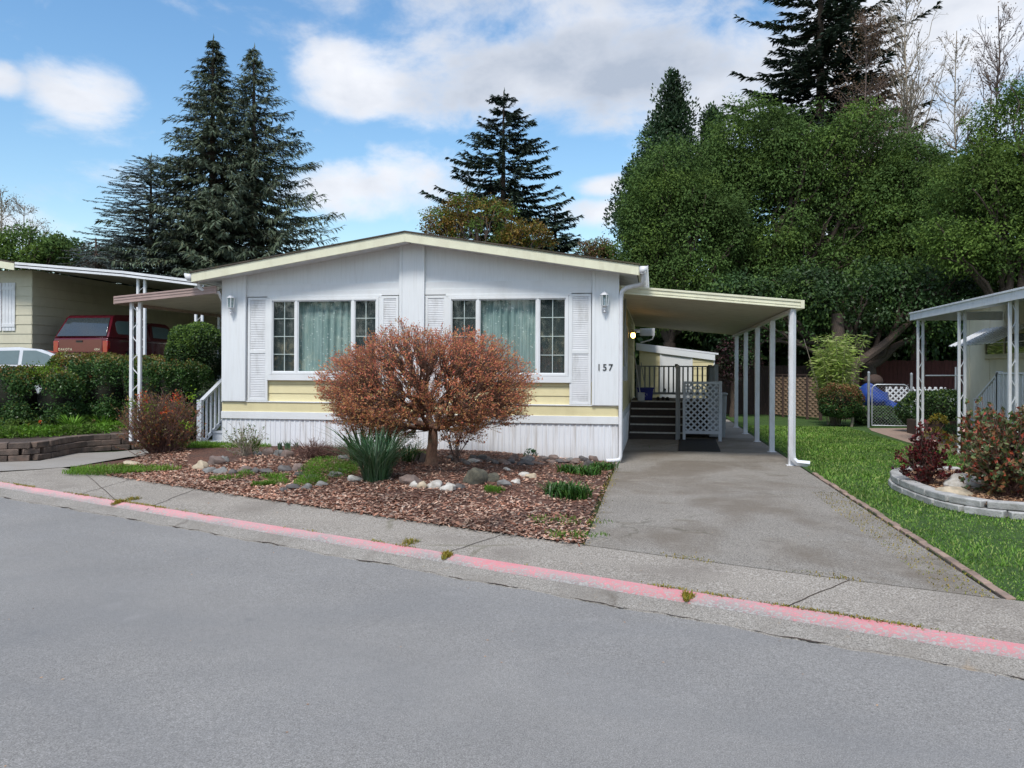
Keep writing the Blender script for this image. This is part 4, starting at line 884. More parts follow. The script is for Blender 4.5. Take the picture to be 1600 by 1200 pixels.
# wheelie bin beside lattice
wb = thing('grey_bin', 'dark grey wheeled bin just right of the lattice screen', 'bin', (1.75, 19.4, 0))
m = MB(); x = PY(1131, 650, 19.3)[0]; m.hexa([(x-.34, 19.15, .04), (x+.02, 19.15, .04), (x+.02, 19.6, .04), (x-.34, 19.6, .04), (x-.38, 19.1, 1.0), (x+.05, 19.1, 1.0), (x+.05, 19.65, 1.0), (x-.38, 19.65, 1.0)]); m.build('bin_body', M['greywood'], wb, bevel=.02)
m = MB(); m.box(x-.40, 19.06, 1.0, x+.07, 19.68, 1.05); m.build('lid', M['greywood'], wb, bevel=.015)
# shed
sh_ = thing('shed', 'small yellow lap-sided shed with white door behind the porch', 'shed', (.7, 25.5, 0))
SY = 25.35; a0, a1 = PY(999, 560, SY)[0], PY(1116, 560, SY)[0]; t0, t1 = fz(1000, 543, SY), fz(1117, 558, SY); d0, d1, dt = PY(1034, 560, SY)[0], PY(1079, 560, SY)[0], fz(1056, 554, SY)
m = MB()
siding(m, (a0, SY), (d0-.06, SY), .02, t0-.05, .2); siding(m, (d1+.06, SY), (a1, SY), .02, t1-.02, .2); siding(m, (d0-.06, SY), (d1+.06, SY), dt+.06, min(t0, t1)+.06, .2)
m.prism([(a0, SY+.012, 0), (a1, SY+.012, 0), (a1, SY+.012, t1), (a0, SY+.012, t0)], (0, 2.5, 0)); m.build('wall', M['yellow'], sh_)
m = MB(); ring(m, d0-.06, d1+.06, .02, dt+.06, .06, SY-.03, SY+.02); m.build('door_frame', M['white'], sh_)
m = MB(); m.box(d0, SY-.012, .03, d1, SY+.01, dt); dd = m.build('door', M['white'], sh_)
m = MB(); m.lathe((d0+.1, SY-.05, .98), [(.01, -.03), (.03, -.02), (.03, .02), (.01, .03)], 8); m.build('handle', M['black'], dd)
m = MB(); slab(a0-.1, a1+.12, t0+.14, t1+.12, SY-.05, SY+2.6, .05, m); m.build('roof', M['metalwhite'], sh_)
m = MB(); slab(a0-.1, a1+.02, t0+.09, t1+.07, SY-.065, SY-.045, .17, m); m.build('fascia', M['white'], sh_)
m = MB(); m.box(a1-.02, SY-.01, .02, a1+.015, SY+.01, t1); m.build('corner_board', M['white'], sh_)
# small rear patio cover: corrugated end seen past the carport
rc = thing('rear_patio_cover', 'small corrugated white patio roof end above the yellow shed', 'roof', (-.2, 24.6, 2.6))
m = MB(); X0, X1 = PY(1000, 515, 24.5)[0], PY(1023, 515, 24.5)[0]; zc = fz(1010, 514, 24.5); n = 14
for i in range(n): a = X0+(X1-X0)*i/n; b = X0+(X1-X0)*(i+1)/n; q = .02*(i % 2); m.box(a, 24.5-q, zc-.20, b, 24.55, zc+.02)
m.box(X0-.2, 24.56, zc-.04, X1, 26.0, zc); m.build('corrugated_edge', M['metalwhite'], rc, smooth=0)
m = MB(); m.tube([(X1-.03, 24.5, zc-.2), (X1-.06, 24.5, zc-.30), (X0+.12, 24.5, zc-.38), (X0+.02, 24.5, zc-.40)], .022, 6); m.build('spout', M['metalwhite'], rc)

# ------------------------------------------------------------ fences on the right
def boardfence(name, label, a, b, z0, h, mat, bw=.14, rnd=.02, group=None):
    root = thing(name, label, 'fence', (a[0], a[1], z0), group); A = Vector((*a, z0)); B = Vector((*b, z0)); Lh = (B-A).length; d = (B-A).normalized(); nrm = Vector((d.y, -d.x, 0)); m = MB(); s = 0; rr = random.Random(int(a[0]*10))
    while s < Lh-.01:
        e = min(s+bw-.008, Lh); p, q = A+d*s, A+d*e; hh = h+rr.uniform(-rnd, rnd); o_ = nrm*rr.uniform(0, .006)
        m.hexa([p+o_, q+o_, q+o_-nrm*.02, p+o_-nrm*.02, p+o_+Vector((0, 0, hh)), q+o_+Vector((0, 0, hh)), q+o_-nrm*.02+Vector((0, 0, hh)), p+o_-nrm*.02+Vector((0, 0, hh))]); s += bw
    m.build('boards', M[mat], root, smooth=0); m = MB()
    for k in (.25, .8): m.bar(A-nrm*.05+Vector((0, 0, h*k)), B-nrm*.05+Vector((0, 0, h*k)), .05, .08)
    m.build('rail', M[mat], root); s = 0
    while s <= Lh:
        p = A+d*s-nrm*.08; m = MB(); m.box(p.x-.05, p.y-.05, z0, p.x+.05, p.y+.05, z0+h+.03); m.build('post', M[mat], root); s += 2.4
    return root
boardfence('board_fence', 'dark brown board fence between the shed and the tan woven fence', (1.2, 31), (5.4, 30), 0, 1.75, 'fencebrown')
boardfence('board_fence', 'red-brown board fence behind the chain-link gate', (6.0, 31), (19, 31), 0, 1.95, 'fencered')
wf = thing('woven_fence', 'low fence of tan woven slat panels beside the pieris shrub', 'fence', (5.7, 24.5, 0))
A, B = Vector(PZ(1282, 657, 0)), Vector(PZ(1206, 650, 0)); d = (B-A).normalized(); nr = Vector((-d.y, d.x, 0)); Lf = (B-A).length; hf = PY(1282, 586, A.y)[2]
npan = 4
for k in range(npan+1):
    p = A+d*(Lf*k/npan); m = MB(); m.box(p.x-.045, p.y-.045, 0, p.x+.045, p.y+.045, hf+.02); m.build('post', M['fencebrown'], wf)
for k in range(npan):
    p, q = A+d*(Lf*k/npan+.05), A+d*(Lf*(k+1)/npan-.05); m = MB(); rows = 17
    for r_ in range(rows):
        z = .08+(hf-.14)*r_/rows; n = 10; pts = []
        for i in range(n+1):
            t = i/n; c = p.lerp(q, t)+nr*(.018*math.sin(t*math.pi*4+math.pi*(r_ % 2))); pts.append(c)
        for c, e in zip(pts, pts[1:]): m.hexa([(c.x, c.y, z), (e.x, e.y, z), (e.x+nr.x*.008, e.y+nr.y*.008, z), (c.x+nr.x*.008, c.y+nr.y*.008, z), (c.x, c.y, z+(hf-.14)/rows*.86), (e.x, e.y, z+(hf-.14)/rows*.86), (e.x+nr.x*.008, e.y+nr.y*.008, z+(hf-.14)/rows*.86), (c.x+nr.x*.008, c.y+nr.y*.008, z+(hf-.14)/rows*.86)])
    m.build('woven_panel', M['woven'], wf, smooth=0)
m = MB(); m.bar(A+Vector((0, 0, hf)), B+Vector((0, 0, hf)), .09, .04); m.build('cap_rail', M['fencebrown'], wf)
# chain link gate
gt = thing('chain_link_gate', 'small galvanised chain-link gate between two steel posts at the back lawn', 'gate', (7, 22, 0))
pa, pb = PZ(1357, 668, 0), None; gy = pa[1]; xa = pa[0]; xb2 = PY(1424, 600, gy)[0]
for x, vt in ((xa, 583), (xb2, 585)):
    m = MB(); m.tube([(x, gy, 0), (x, gy, PY(1390, vt, gy)[2])], .035, 10); m.lathe((x, gy, PY(1390, vt, gy)[2]), [(.04, 0), (.035, .03), (.01, .05)], 10); m.build('post', M['galv'], gt)
gz0, gz1 = .06, PY(1390, 601, gy)[2]; g0, g1 = xa+.09, xb2-.07
m = MB(); r_ = .12; P_ = [(g0, gy, gz0), (g0, gy, gz1-r_), (g0+.04, gy, gz1-.04), (g0+r_, gy, gz1), (g1-r_, gy, gz1), (g1-.04, gy, gz1-.04), (g1, gy, gz1-r_), (g1, gy, gz0), (g0, gy, gz0)]; m.tube(P_, .020, 8); m.build('frame', M['galv'], gt)
m = MB(); lattice(m, (g0, gy, gz0), (1, 0, 0), g1-g0, gz1-gz0+.02, .085, .004, .004, (0, 1, 0)); m.build('chain_mesh', M['galv'], gt)
m = MB(); m.tube([(xb2+.4, gy+.1, 1.45), (xb2+3.9, gy+3, 1.45)], .02, 6); m.tube([(xb2+1.8, gy+2, 0), (xb2+1.8, gy+2, 1.7)], .025, 8); tag(m.build('chain_link_fence', M['galv'], org=(xb2, gy, 0)), 'bare galvanised fence rail and post right of the gate', 'fence')
# white lattice, blue tarps and tub beyond the gate
ly_ = 26.5; q0, q1 = PY(1384, 620, ly_)[0], PY(1478, 620, ly_)[0]; z0_, z1_ = fz(1420, 627, ly_), fz(1420, 610, ly_)
m = MB(); lattice(m, (q0, ly_, z0_), (1, 0, 0), q1-q0, z1_-z0_+.1, .16, .045, .012, (0, 1, 0)); m.box(q0, ly_-.01, z0_-.4, q0+.04, ly_+.03, z1_+.1); m.box(q1-.04, ly_-.01, z0_-.4, q1, ly_+.03, z1_+.1); m.box((q0+q1)/2, ly_+.025, 0, (q0+q1)/2+.05, ly_+.06, z1_); tag(m.build('garden_trellis', M['metalwhite'], org=(q0, ly_, 0)), 'white lattice strip beyond the chain-link gate', 'trellis')
def tarp(name, label, u0, u1, v0, v1, Y, seed):
    X0, X1 = PY(u0, v0, Y)[0], PY(u1, v0, Y)[0]; Z1, Z0 = fz(u0, v0, Y), fz(u0, v1, Y); rr = random.Random(seed); V = []; n = 14
    ph = [rr.uniform(0, 6) for _ in range(4)]
    for j in range(n+1):
        for i in range(n+1):
            s, t = i/n, j/n; bulge = math.sin(s*3.1)*math.sin(min(1, t*1.3)*2.2)
            V.append((X0+(X1-X0)*s, Y-.45*bulge-.25*(1-t)+.05*math.sin(9*s+ph[0]+4*t), Z0+(Z1-Z0)*t*(1-.25*s+.12*math.sin(7*s+ph[1]))+.03*math.sin(11*s+ph[2])))
    a = np.arange((n+1)**2).reshape(n+1, n+1); F = np.stack([a[:-1, :-1], a[:-1, 1:], a[1:, 1:], a[1:, :-1]], -1).reshape(-1, 4)
    o = fastmesh(name, V, F, M['tarp'], org=(X0, Y, 0)); o.modifiers.new('s', 'SOLIDIFY').thickness = .02; return tag(o, label, 'tarp')
tarp('blue_tarp', 'large bright blue tarp heaped behind the left gate post', 1337, 1388, 600, 640, 26.2, 1)
tarp('blue_tarp', 'smaller blue tarp lying below the white lattice', 1380, 1412, 626, 645, 25.6, 2)
m = MB(); m.blob((PY(1365, 592, 28)[0], 28, 1.25), (.30, .28, .22), 3, .05); tag(m.build('grey_drum', M['fencebrown'], org=(8, 28, 0)), 'dark grey covered tub on the heap behind the blue tarp', 'tub')
m = MB(); px_ = PY(1492, 615, 24.5)[0]; m.tube([(px_-.35, 24.5, .0), (px_-.38, 24.5, .9), (px_-.40, 24.5, 1.0)], [.34, .38, .40], 14); tag(m.build('rain_barrel', M['silver'], org=(px_, 24.5, 0), bevel=.01), 'silver-blue barrel left of the cream house', 'barrel')
# neighbour on the right: cream house, awning, rail
rh = thing('cream_house', 'cream panelled mobile home at the right edge with a window awning', 'house', (7.6, 16, 0))
RXW = 7.5; RYW = 21.6
m = MB(); m.box(RXW, 11.5, .45, RXW+6, RYW, 3.02)
for k in range(9): y = 11.6+1.22*k; m.box(RXW-.012, y, .45, RXW, y+.05, 3.0)
m.build('wall', M['cream2'], rh, bevel=.004)
m = MB(); m.box(RXW+.02, 11.5, 0, RXW+5.9, RYW-.05, .45); m.build('skirting', M['metalwhite'], rh)
m = MB(); m.box(RXW-.3, 11.2, 3.02, RXW+6.3, RYW+.2, 3.22); m.build('roof', M['metalwhite'], rh)
wy1 = PX(1541, 540, RXW)[1]; wy0 = wy1-2.1; wz0, wz1 = PX(1541, 557.5, RXW)[2], PX(1541, 523, RXW)[2]
m = MB(); 
for (a, b, c, d_) in ((wy0, wy0+.05, wz0, wz1), (wy1-.05, wy1, wz0, wz1), (wy0+.05, wy1-.05, wz0, wz0+.05), (wy0+.05, wy1-.05, wz1-.05, wz1), ((wy0+wy1)/2-.03, (wy0+wy1)/2+.03, wz0+.05, wz1-.05)): m.box(RXW-.04, a, c, RXW+.0, b, d_)
m.box(RXW-.07, wy0-.05, wz0-.05, RXW, wy1+.05, wz0-.002)
w_ = m.build('window', M['cream2'], rh); m = MB(); m.poly([(RXW-.018, wy0+.04, wz0+.03), (RXW-.018, wy1-.04, wz0+.03), (RXW-.018, wy1-.04, wz1-.03), (RXW-.018, wy0+.04, wz1-.03)]); m.build('pane', M['carglass'], w_)
m = MB(); n = 22; ta, tb = wy0-.25, wy1+.15
for i in range(n):
    a, b = ta+(tb-ta)*i/n, ta+(tb-ta)*(i+1)/n; q = .015*(i % 2); m.hexa([(RXW-.75, a, wz1-.28+q), (RXW-.75, b, wz1-.28+q), (RXW, b, wz1+.12+q), (RXW, a, wz1+.12+q), (RXW-.75, a, wz1-.265+q), (RXW-.75, b, wz1-.265+q), (RXW, b, wz1+.135+q), (RXW, a, wz1+.135+q)])
m.bar((RXW-.7, tb-.1, wz1-.26), (RXW-.02, tb-.1, wz1-.22), .015, .015); m.bar((RXW-.7, ta+.1, wz1-.26), (RXW-.02, ta+.1, wz1-.22), .015, .015); m.build('window_awning', M['metalwhite'], rh, smooth=0)
ra = thing('patio_awning', 'white edged patio awning on ironwork posts in front of the cream house', 'awning', (5.6, 16, 0))
RAX = 5.62; ry1 = PX(1424, 495, RAX)[1]; zaw = PX(1424, 489, RAX)[2]
m = MB(); m.box(RAX-.03, 10.5, zaw-.17, RAX, ry1, zaw); m.box(RAX-.05, 10.5, zaw-.03, RAX-.03, ry1, zaw+.005); m.box(RAX, ry1-.03, zaw-.17, RXW-.02, ry1, zaw+.02); m.build('fascia', M['metalwhite'], ra, bevel=.004)
m = MB()
for k in range(int((ry1-10.5)/.2)): y = 10.5+.2*k; m.hexa([(RAX, y, zaw-.06), (RXW-.02, y, zaw+.2), (RXW-.02, y+.19, zaw+.2), (RAX, y+.19, zaw-.06), (RAX, y, zaw-.04), (RXW-.02, y, zaw+.22), (RXW-.02, y+.19, zaw+.22), (RAX, y+.19, zaw-.04)])
slab(RAX, RXW-.02, zaw-.03, zaw+.235, 10.5, ry1-.03, .01, m); m.build('roof_panel', M['pan'], ra, smooth=0)
for u in (1438, 1503, 1583):
    y = PX(u, 560, RAX+.09)[1]; trellis_post(ra, RAX+.09, y, 0, zaw-.10, .10, .045, 'x')
# steps and railing of the cream house
rs = thing('porch_railing', 'white porch steps and picket railing of the cream house', 'railing', (6.7, 15, 0))
pyy = PX(1560, 581, 6.4)[1]; m = MB(); m.box(6.4, 12.5, 0, RXW-.03, pyy, .55); m.build('platform', M['metalwhite'], rs)
rail(rs, (6.42, pyy, .55), (6.42, 12.6, .55), .98, 26, .05, 'metalwhite', True, .08, .09); ry2 = PX(1541, 616, 6.42)[1]
rail(rs, (6.42, pyy+1.1, .0), (6.42, pyy+.03, .52), .98, 9, .05, 'metalwhite', True, .08, .09)
for i in range(3): m = MB(); m.box(6.45, pyy+.01+.32*i, 0, RXW-.05, pyy+.32*(i+1), .42-.14*i); m.build('step', M['metalwhite'], rs)
# patio bricks, wooden planter
o = sheet('patio', [(1357, 669), (1428, 669), (1520, 700), (1600, 715), (1600, 740), (1500, 712), (1415, 690), (1362, 673)], .006, M['brick'])
wp = MB(); c = PZ(1475, 681, 0); wp.box(c[0]-.62, c[1], 0, c[0]+.75, c[1]+.04, .36); wp.box(c[0]-.62, c[1]+.04, 0, c[0]-.58, c[1]+.75, .36); wp.box(c[0]+.71, c[1]+.04, 0, c[0]+.75, c[1]+.75, .36); wp.box(c[0]-.62, c[1]+.75, 0, c[0]+.75, c[1]+.79, .36); wp.box(c[0]-.64, c[1]-.02, 0, c[0]-.54, c[1]+.06, .38)
wpt = thing('wooden_planter', 'low brown wooden planter box by the patio posts', 'planter', (c[0], c[1], 0)); wp.build('side_boards', M['fencebrown'], wpt); m = MB(); m.box(c[0]-.58, c[1]+.04, .02, c[0]+.71, c[1]+.75, .31); m.build('soil', M['soil'], wpt)
WPC = c
# curved stone planter
st_ = [PZ(u, v, 0) for u, v in ((1500, 748), (1455, 746), (1424, 746), (1404, 751), (1402, 762), (1425, 774), (1460, 788), (1500, 799), (1540, 806), (1580, 810), (1640, 812), (1720, 806))]
def resample(P, step):
    P = [Vector(p) for p in P]; out = [P[0]]; 
    # catmull-rom dense then step
    Dn = []
    for i in range(len(P)-1):
        p0, p1, p2, p3 = P[max(i-1, 0)], P[i], P[i+1], P[min(i+2, len(P)-1)]
        for k in range(24): t = k/24; Dn.append(.5*((2*p1)+(p2-p0)*t+(2*p0-5*p1+4*p2-p3)*t*t+(3*p1-p0-3*p2+p3)*t**3))
    Dn.append(P[-1]); out = [Dn[0]]; acc = 0
    for a, b in zip(Dn, Dn[1:]):
        acc += (b-a).length
        if acc >= step: out.append(b); acc = 0
    return out
def blockwall(name, label, base, courses, h, L_, th, mat, jit=.006, mv=.0, cat='planter'):
    m = MB(); rr = random.Random(5); wv = thing(name, label, cat, tuple(base[0]))
    for c in range(courses):
        pts = resample(base, L_); 
        if c % 2: pts = [pts[0]]+[a.lerp(b, .5) for a, b in zip(pts, pts[1:])]+[pts[-1]]
        for a, b in zip(pts, pts[1:]):
            d = (b-a); 
            if d.length < .05: continue
            d.normalize(); n = Vector((-d.y, d.x, 0)); o_ = rr.uniform(-jit, jit); z = c*h+base[0].z if hasattr(base[0], 'z') else c*h; g = .006
            p, q = a+d*g, b-d*g; s = -n*(th/2+o_+.012*(courses-1-c)); e = n*(th/2)
            zt_ = z+h-.004+rr.uniform(-.003, .003)
            m.hexa([(p+s).to_tuple()[:2]+(z,), (q+s).to_tuple()[:2]+(z,), (q+e).to_tuple()[:2]+(z,), (p+e).to_tuple()[:2]+(z,), (p+s).to_tuple()[:2]+(zt_,), (q+s).to_tuple()[:2]+(zt_,), (q+e).to_tuple()[:2]+(zt_,), (p+e).to_tuple()[:2]+(zt_,)])
    m.build('stone_blocks', M[mat], wv, bevel=.012, seg=2); return wv
blockwall('stone_planter', 'curved planter of pale grey stone blocks on the right lawn', st_, 2, .085, .42, .17, 'planterstone')
# its fill
bp = resample(st_, .25); cxm = Vector((sum(p.x for p in bp)/len(bp), sum(p.y for p in bp)/len(bp), 0)); m = MB(); m.poly([(p.x, p.y, .12) for p in bp]); o = m.build('planter_soil', M['mulch']); tag(o, kind='structure')
PLP = np.array([(p.x, p.y) for p in bp])
def inpoly(x, y, P):
    r = np.zeros(len(x), bool); j = len(P)-1
    for i in range(len(P)):
        k = ((P[i, 1] > y) != (P[j, 1] > y)) & (x < (P[j, 0]-P[i, 0])*(y-P[i, 1])/(P[j, 1]-P[i, 1]+1e-12)+P[i, 0]); r ^= k; j = i
    return r
def plsample(n):
    x = RNG.uniform(PLP[:, 0].min(), PLP[:, 0].max(), n); y = RNG.uniform(PLP[:, 1].min(), PLP[:, 1].max(), n); k = inpoly(x, y, PLP); return x[k], y[k]
chips('bark_mulch', 9000, plsample, lambda x, y: .125+0*x, M['chiplight'], (.02, .05))

# ------------------------------------------------------------ left: retaining wall, raised bed
rw = [PZ(u, v, 0) for u, v in ((-140, 716), (-60, 722), (0, 721), (50, 719.5), (66, 717.5), (85, 713), (120, 707), (160, 704), (200, 702), (240, 698), (300, 688))]
blockwall('retaining_wall', 'low curved retaining wall of brown blocks left of the barberry bush', rw, 3, .105, .32, .2, 'wallblock', cat='wall')
q = [Vector(p) for p in rw]; m = MB(); far = [PZ(330, 680, 0), (-9.2, 16.5, 0), (-9.2, 22, 0), (-20, 24, 0), (-22, 14, 0)]
m.poly([(p.x-.05, p.y+.03, .285) for p in q]+[(p[0], p[1], .285) for p in ((-9.0, 16.6, 0), (-22, 16.6, 0))]); tag(m.build('raised_bed', M['soil']), kind='structure')
# ------------------------------------------------------------ left neighbour house with its carport
gl = float(T(-16, 20))
lh = thing('tan_house', 'tan lap-sided neighbour house at the left edge with white shutter and carport roof', 'house', (-17, 19, gl))
LY = 22.2; lx1 = PY(50, 500, LY)[0]; LXB = lx1; e0 = fz(50, 422, LY); LYB = LY+9
m = MB(); siding(m, (lx1-8, LY), (lx1, LY), gl-.3, e0, .29, .02); siding(m, (lx1, LY), (lx1, LYB), gl-.3, e0, .29, .02, (1, 0, 0)); m.box(lx1-8, LY+.01, gl-.3, lx1-.01, LYB, e0); m.build('wall', M['cream'], lh)
s0, s1, sz0, sz1 = PY(5, 500, LY)[0], PY(25, 500, LY)[0], fz(15, 517, LY), fz(15, 442, LY)
m = MB()
for k in range(4): a = s0+(s1-s0)*k/4; m.box(a+.006, LY-.05, sz0, a+(s1-s0)/4-.004, LY-.02, sz1)
m.box(s0, LY-.065, sz0+.12, s1, LY-.05, sz0+.22); m.box(s0, LY-.065, sz1-.22, s1, LY-.05, sz1-.12); m.build('shutter', M['metalwhite'], lh)
m = MB(); m.box(s0-1.5, LY-.05, sz0, s0-.03, LY-.02, sz1); w_ = m.build('window', M['metalwhite'], lh); m = MB(); m.box(s0-1.44, LY-.06, sz0+.06, s0-.09, LY-.051, sz1-.06); m.build('pane', M['carglass'], w_)
ov = .7; p0, p1 = PY(-10, 402, LY-ov), PY(23, 409, LY-ov); 
m = MB(); rzA, rzB = p0[2], p1[2]; slab(p0[0]-7, p1[0], rzA+1.1, rzB, LY-ov, LYB, .05, m); m.build('roof', M['shingle'], lh)
m = MB(); slab(p0[0]-7, p1[0], rzA+1.05, rzB-.05, LY-ov-.03, LY-ov, .2, m); m.build('fascia', M['fascia'], lh)
lc_ = thing('neighbour_carport', 'flat white edged carport roof over the maroon truck', 'carport', (-13, 19.5, gl))
c0, c1, c2 = PY(23, 412, LY-ov), PY(192, 426, LY-ov), PY(312, 441, LY-ov)
m = MB(); slab(c0[0], c1[0], c0[2]+.05, c1[2]+.05, LY-ov-.0, LY-ov+.04, .07, m); slab(c1[0], c2[0], c1[2]+.05, c2[2]+.05, LY-ov, LY-ov+.04, .07, m); slab(c0[0], c1[0], c0[2]-.05, c1[2]-.05, LY-ov-.005, LY-ov+.035, .06, m); slab(c1[0], c2[0], c1[2]-.05, c2[2]-.05, LY-ov-.005, LY-ov+.035, .06, m)
m.build('fascia', M['metalwhite'], lc_); m = MB(); slab(c0[0], c1[0], c0[2]-.02, c1[2]-.02, LY-ov-.002, LY-ov+.02, .035, m); slab(c1[0], c2[0], c1[2]-.02, c2[2]-.02, LY-ov-.002, LY-ov+.02, .035, m); m.build('dark_groove', M['dark'], lc_)
m = MB(); slab(c0[0], c1[0], c0[2]+.04, c1[2]+.04, LY-ov+.04, LYB, .1, m); slab(c1[0], c2[0], c1[2]+.04, c2[2]+.04, LY-ov+.04, LYB, .1, m); m.build('roof_panel', M['pan'], lc_)
for u, k in ((221, 0),):
    x = PY(u, 500, LY-ov+.2)[0]; trellis_post(lc_, x, LY-ov+.2, gl-.6, c1[2]-.02, .22, .07, 'x'); trellis_post(lc_, x, LY+4, gl-.2, c1[2]-.02, .22, .07, 'x'); trellis_post(lc_, PY(311, 500, LY-ov+.2)[0], LY-ov+.2, gl-.9, c2[2]-.02, .2, .06, 'x')
# back wall closing that carport (shed wall)
m = MB(); bx0 = lx1+.02; siding(m, (bx0, LYB-.4), (c2[0]+.6, LYB-.4), gl-.2, c2[2]-.06, .29, .02); m.box(bx0, LYB-.38, gl-.2, c2[0]+.6, LYB, c2[2]-.06)
tag(m.build('back_shed', M['cream'], org=(bx0, LYB, gl)), 'tan lap-sided shed wall closing the back of the truck carport', 'shed')
# ------------------------------------------------------------ vehicles
def extrude_profile(mb, prof, x0, x1, taper=0., y0=0.):
    """side profile (y,z) extruded across x with inward taper of higher points"""
    zs = [p[1] for p in prof]; zm, zM = min(zs), max(zs); n = len(prof); i = len(mb.v)
    for s, x in ((-1, x0), (1, x1)):
        for (y, z) in prof: mb.v.append((x-s*taper*max(0, (z-zm)/(zM-zm))**1.0 if taper else x, y+y0, z))
    mb.f.append(tuple(range(i, i+n))); mb.f.append(tuple(range(i+2*n-1, i+n-1, -1)))
    for k in range(n): mb.f.append((i+k, i+n+k, i+n+(k+1) % n, i+(k+1) % n))
    return mb
def wheel(par, x, y, z, r, w, side):
    m = MB(); pts = [(x-w/2, y, z), (x-w/2+.03, y, z), (x+w/2-.03, y, z), (x+w/2, y, z)]; m.tube(pts, [r*.9, r, r, r*.9], 28); wh = m.build('wheel', M['tyre'], par, smooth=50)
    m = MB(); xs_ = x+side*(w/2+.004); m.tube([(xs_-side*.03, y, z), (xs_, y, z)], [r*.64, r*.6], 20); 
    for k in range(6): a = k*math.pi/3; m.bar((xs_+side*.006, y, z), (xs_+side*.006, y+r*.55*math.cos(a), z+r*.55*math.sin(a)), .05, .02, up=(1, 0, 0))
    m.build('rim', M['chrome'], wh)
TY = 21.9; tgz = 1.54+(576.0-485)/1280*23.3-1.83
tk = thing('pickup_truck', 'maroon pickup truck with matching canopy parked under the left neighbour carport', 'truck', (-13, TY, tgz))
tx0 = PY(83, 530, TY)[0]; tx1 = tx0+1.84; g = tgz; w2 = (tx0+tx1)/2
m = MB(); extrude_profile(m, [(0.02, .50), (0, .62), (0, 1.06), (.04, 1.10), (3.55, 1.10), (3.75, 1.08), (5.0, .98), (5.12, .85), (5.15, .5), (4.75, .42), (4.62, .68), (4.35, .78), (4.08, .68), (3.95, .42), (1.55, .42), (1.42, .68), (1.15, .78), (.88, .68), (.75, .42), (.1, .45)], tx0, tx1, .03, TY)
for i, v in enumerate(m.v): m.v[i] = (v[0], v[1], v[2]+g)
m.build('body', M['maroon'], tk, bevel=.035, seg=3)
m = MB(); extrude_profile(m, [(2.1, 1.08), (2.15, 1.10), (2.30, 1.60), (2.42, 1.66), (3.2, 1.66), (3.35, 1.60), (3.85, 1.09)], tx0+.05, tx1-.05, .17, TY)
for i, v in enumerate(m.v): m.v[i] = (v[0], v[1], v[2]+g)
m.build('cab', M['maroon'], tk, bevel=.04, seg=3)
m = MB(); extrude_profile(m, [(.0, 1.10), (.05, 1.12), (.42, 1.74), (.52, 1.80), (1.2, 1.84), (1.75, 1.80), (2.02, 1.70), (2.10, 1.10)], tx0+.02, tx1-.02, .14, TY)
for i, v in enumerate(m.v): m.v[i] = (v[0], v[1], v[2]+g)
cn = m.build('canopy', M['maroon'], tk, bevel=.05, seg=3)
m = MB(); o_ = .018
m.hexa([(tx0+.09, TY+.02, g+1.14), (tx1-.09, TY+.02, g+1.14), (tx1-.09, TY+.06, g+1.14), (tx0+.09, TY+.06, g+1.14), (tx0+.22, TY+.37, g+1.71), (tx1-.22, TY+.37, g+1.71), (tx1-.22, TY+.43, g+1.71), (tx0+.22, TY+.43, g+1.71)]); m.build('rear_window', M['carglass'], cn, bevel=.01)
def sidewin(name, poly, par):
    m = MB(); pts = [(tx1-.02-.14*max(0, (z-1.10)/.74)+.006, TY+y, g+z) for y, z in poly]; m.prism(pts, (-.02, 0, 0)); m2 = m.build(name, M['carglass2'], par)
sidewin('side_window', [(.52, 1.22), (1.80, 1.22), (1.86, 1.30), (1.70, 1.58), (1.55, 1.64), (.55, 1.62), (.46, 1.55), (.46, 1.3)], cn)
m = MB(); pts = [(tx1-.05-.17*max(0, (z-1.08)/.58)+.012, TY+y, g+z) for y, z in [(2.32, 1.17), (3.6, 1.14), (3.25, 1.52), (2.42, 1.55)]]; m.prism(pts, (-.02, 0, 0)); m.build('side_window', M['carglass2'], tk)
m = MB(); m.box(tx0+.20, TY-.012, g+.66, tx1-.20, TY+.01, g+1.05); tg = m.build('tailgate', M['maroon'], tk, bevel=.01)
m = MB(); m.box(w2-.13, TY-.03, g+.96, w2+.08, TY-.012, g+1.01); m.build('handle', M['black'], tg)
rot = Matrix.Rotation(R(90), 4, 'X')
textmesh('maker_badge', 'DAKOTA', .10, Vector((tx0+.42, TY-.016, g+.74)), rot, M['chrome'], tg, .004, 1.2); textmesh('drive_badge', '4X4', .10, Vector((tx1-.36, TY-.016, g+.74)), rot, M['chrome'], tg, .004, 1.1)
for x in (tx0+.01, tx1-.19): m = MB(); m.box(x, TY-.015, g+.64, x+.175, TY+.12, g+1.0); m.build('taillight', M['redlens'], tk, bevel=.02)
m = MB(); m.box(tx0+.02, TY-.12, g+.42, tx1-.02, TY+.0, g+.58); m.build('bumper', M['chrome'], tk, bevel=.02)
m = MB(); m.box(tx1-.03, TY+.6, g+1.0, tx1-.008, TY+4.6, g+1.02); m.build('side_trim', M['chrome'], tk)
for y in (1.15, 4.35):
    for s, x in ((-1, tx0+.12), (1, tx1-.12)): wheel(tk, x, TY+y, g+.36, .36, .22, s)
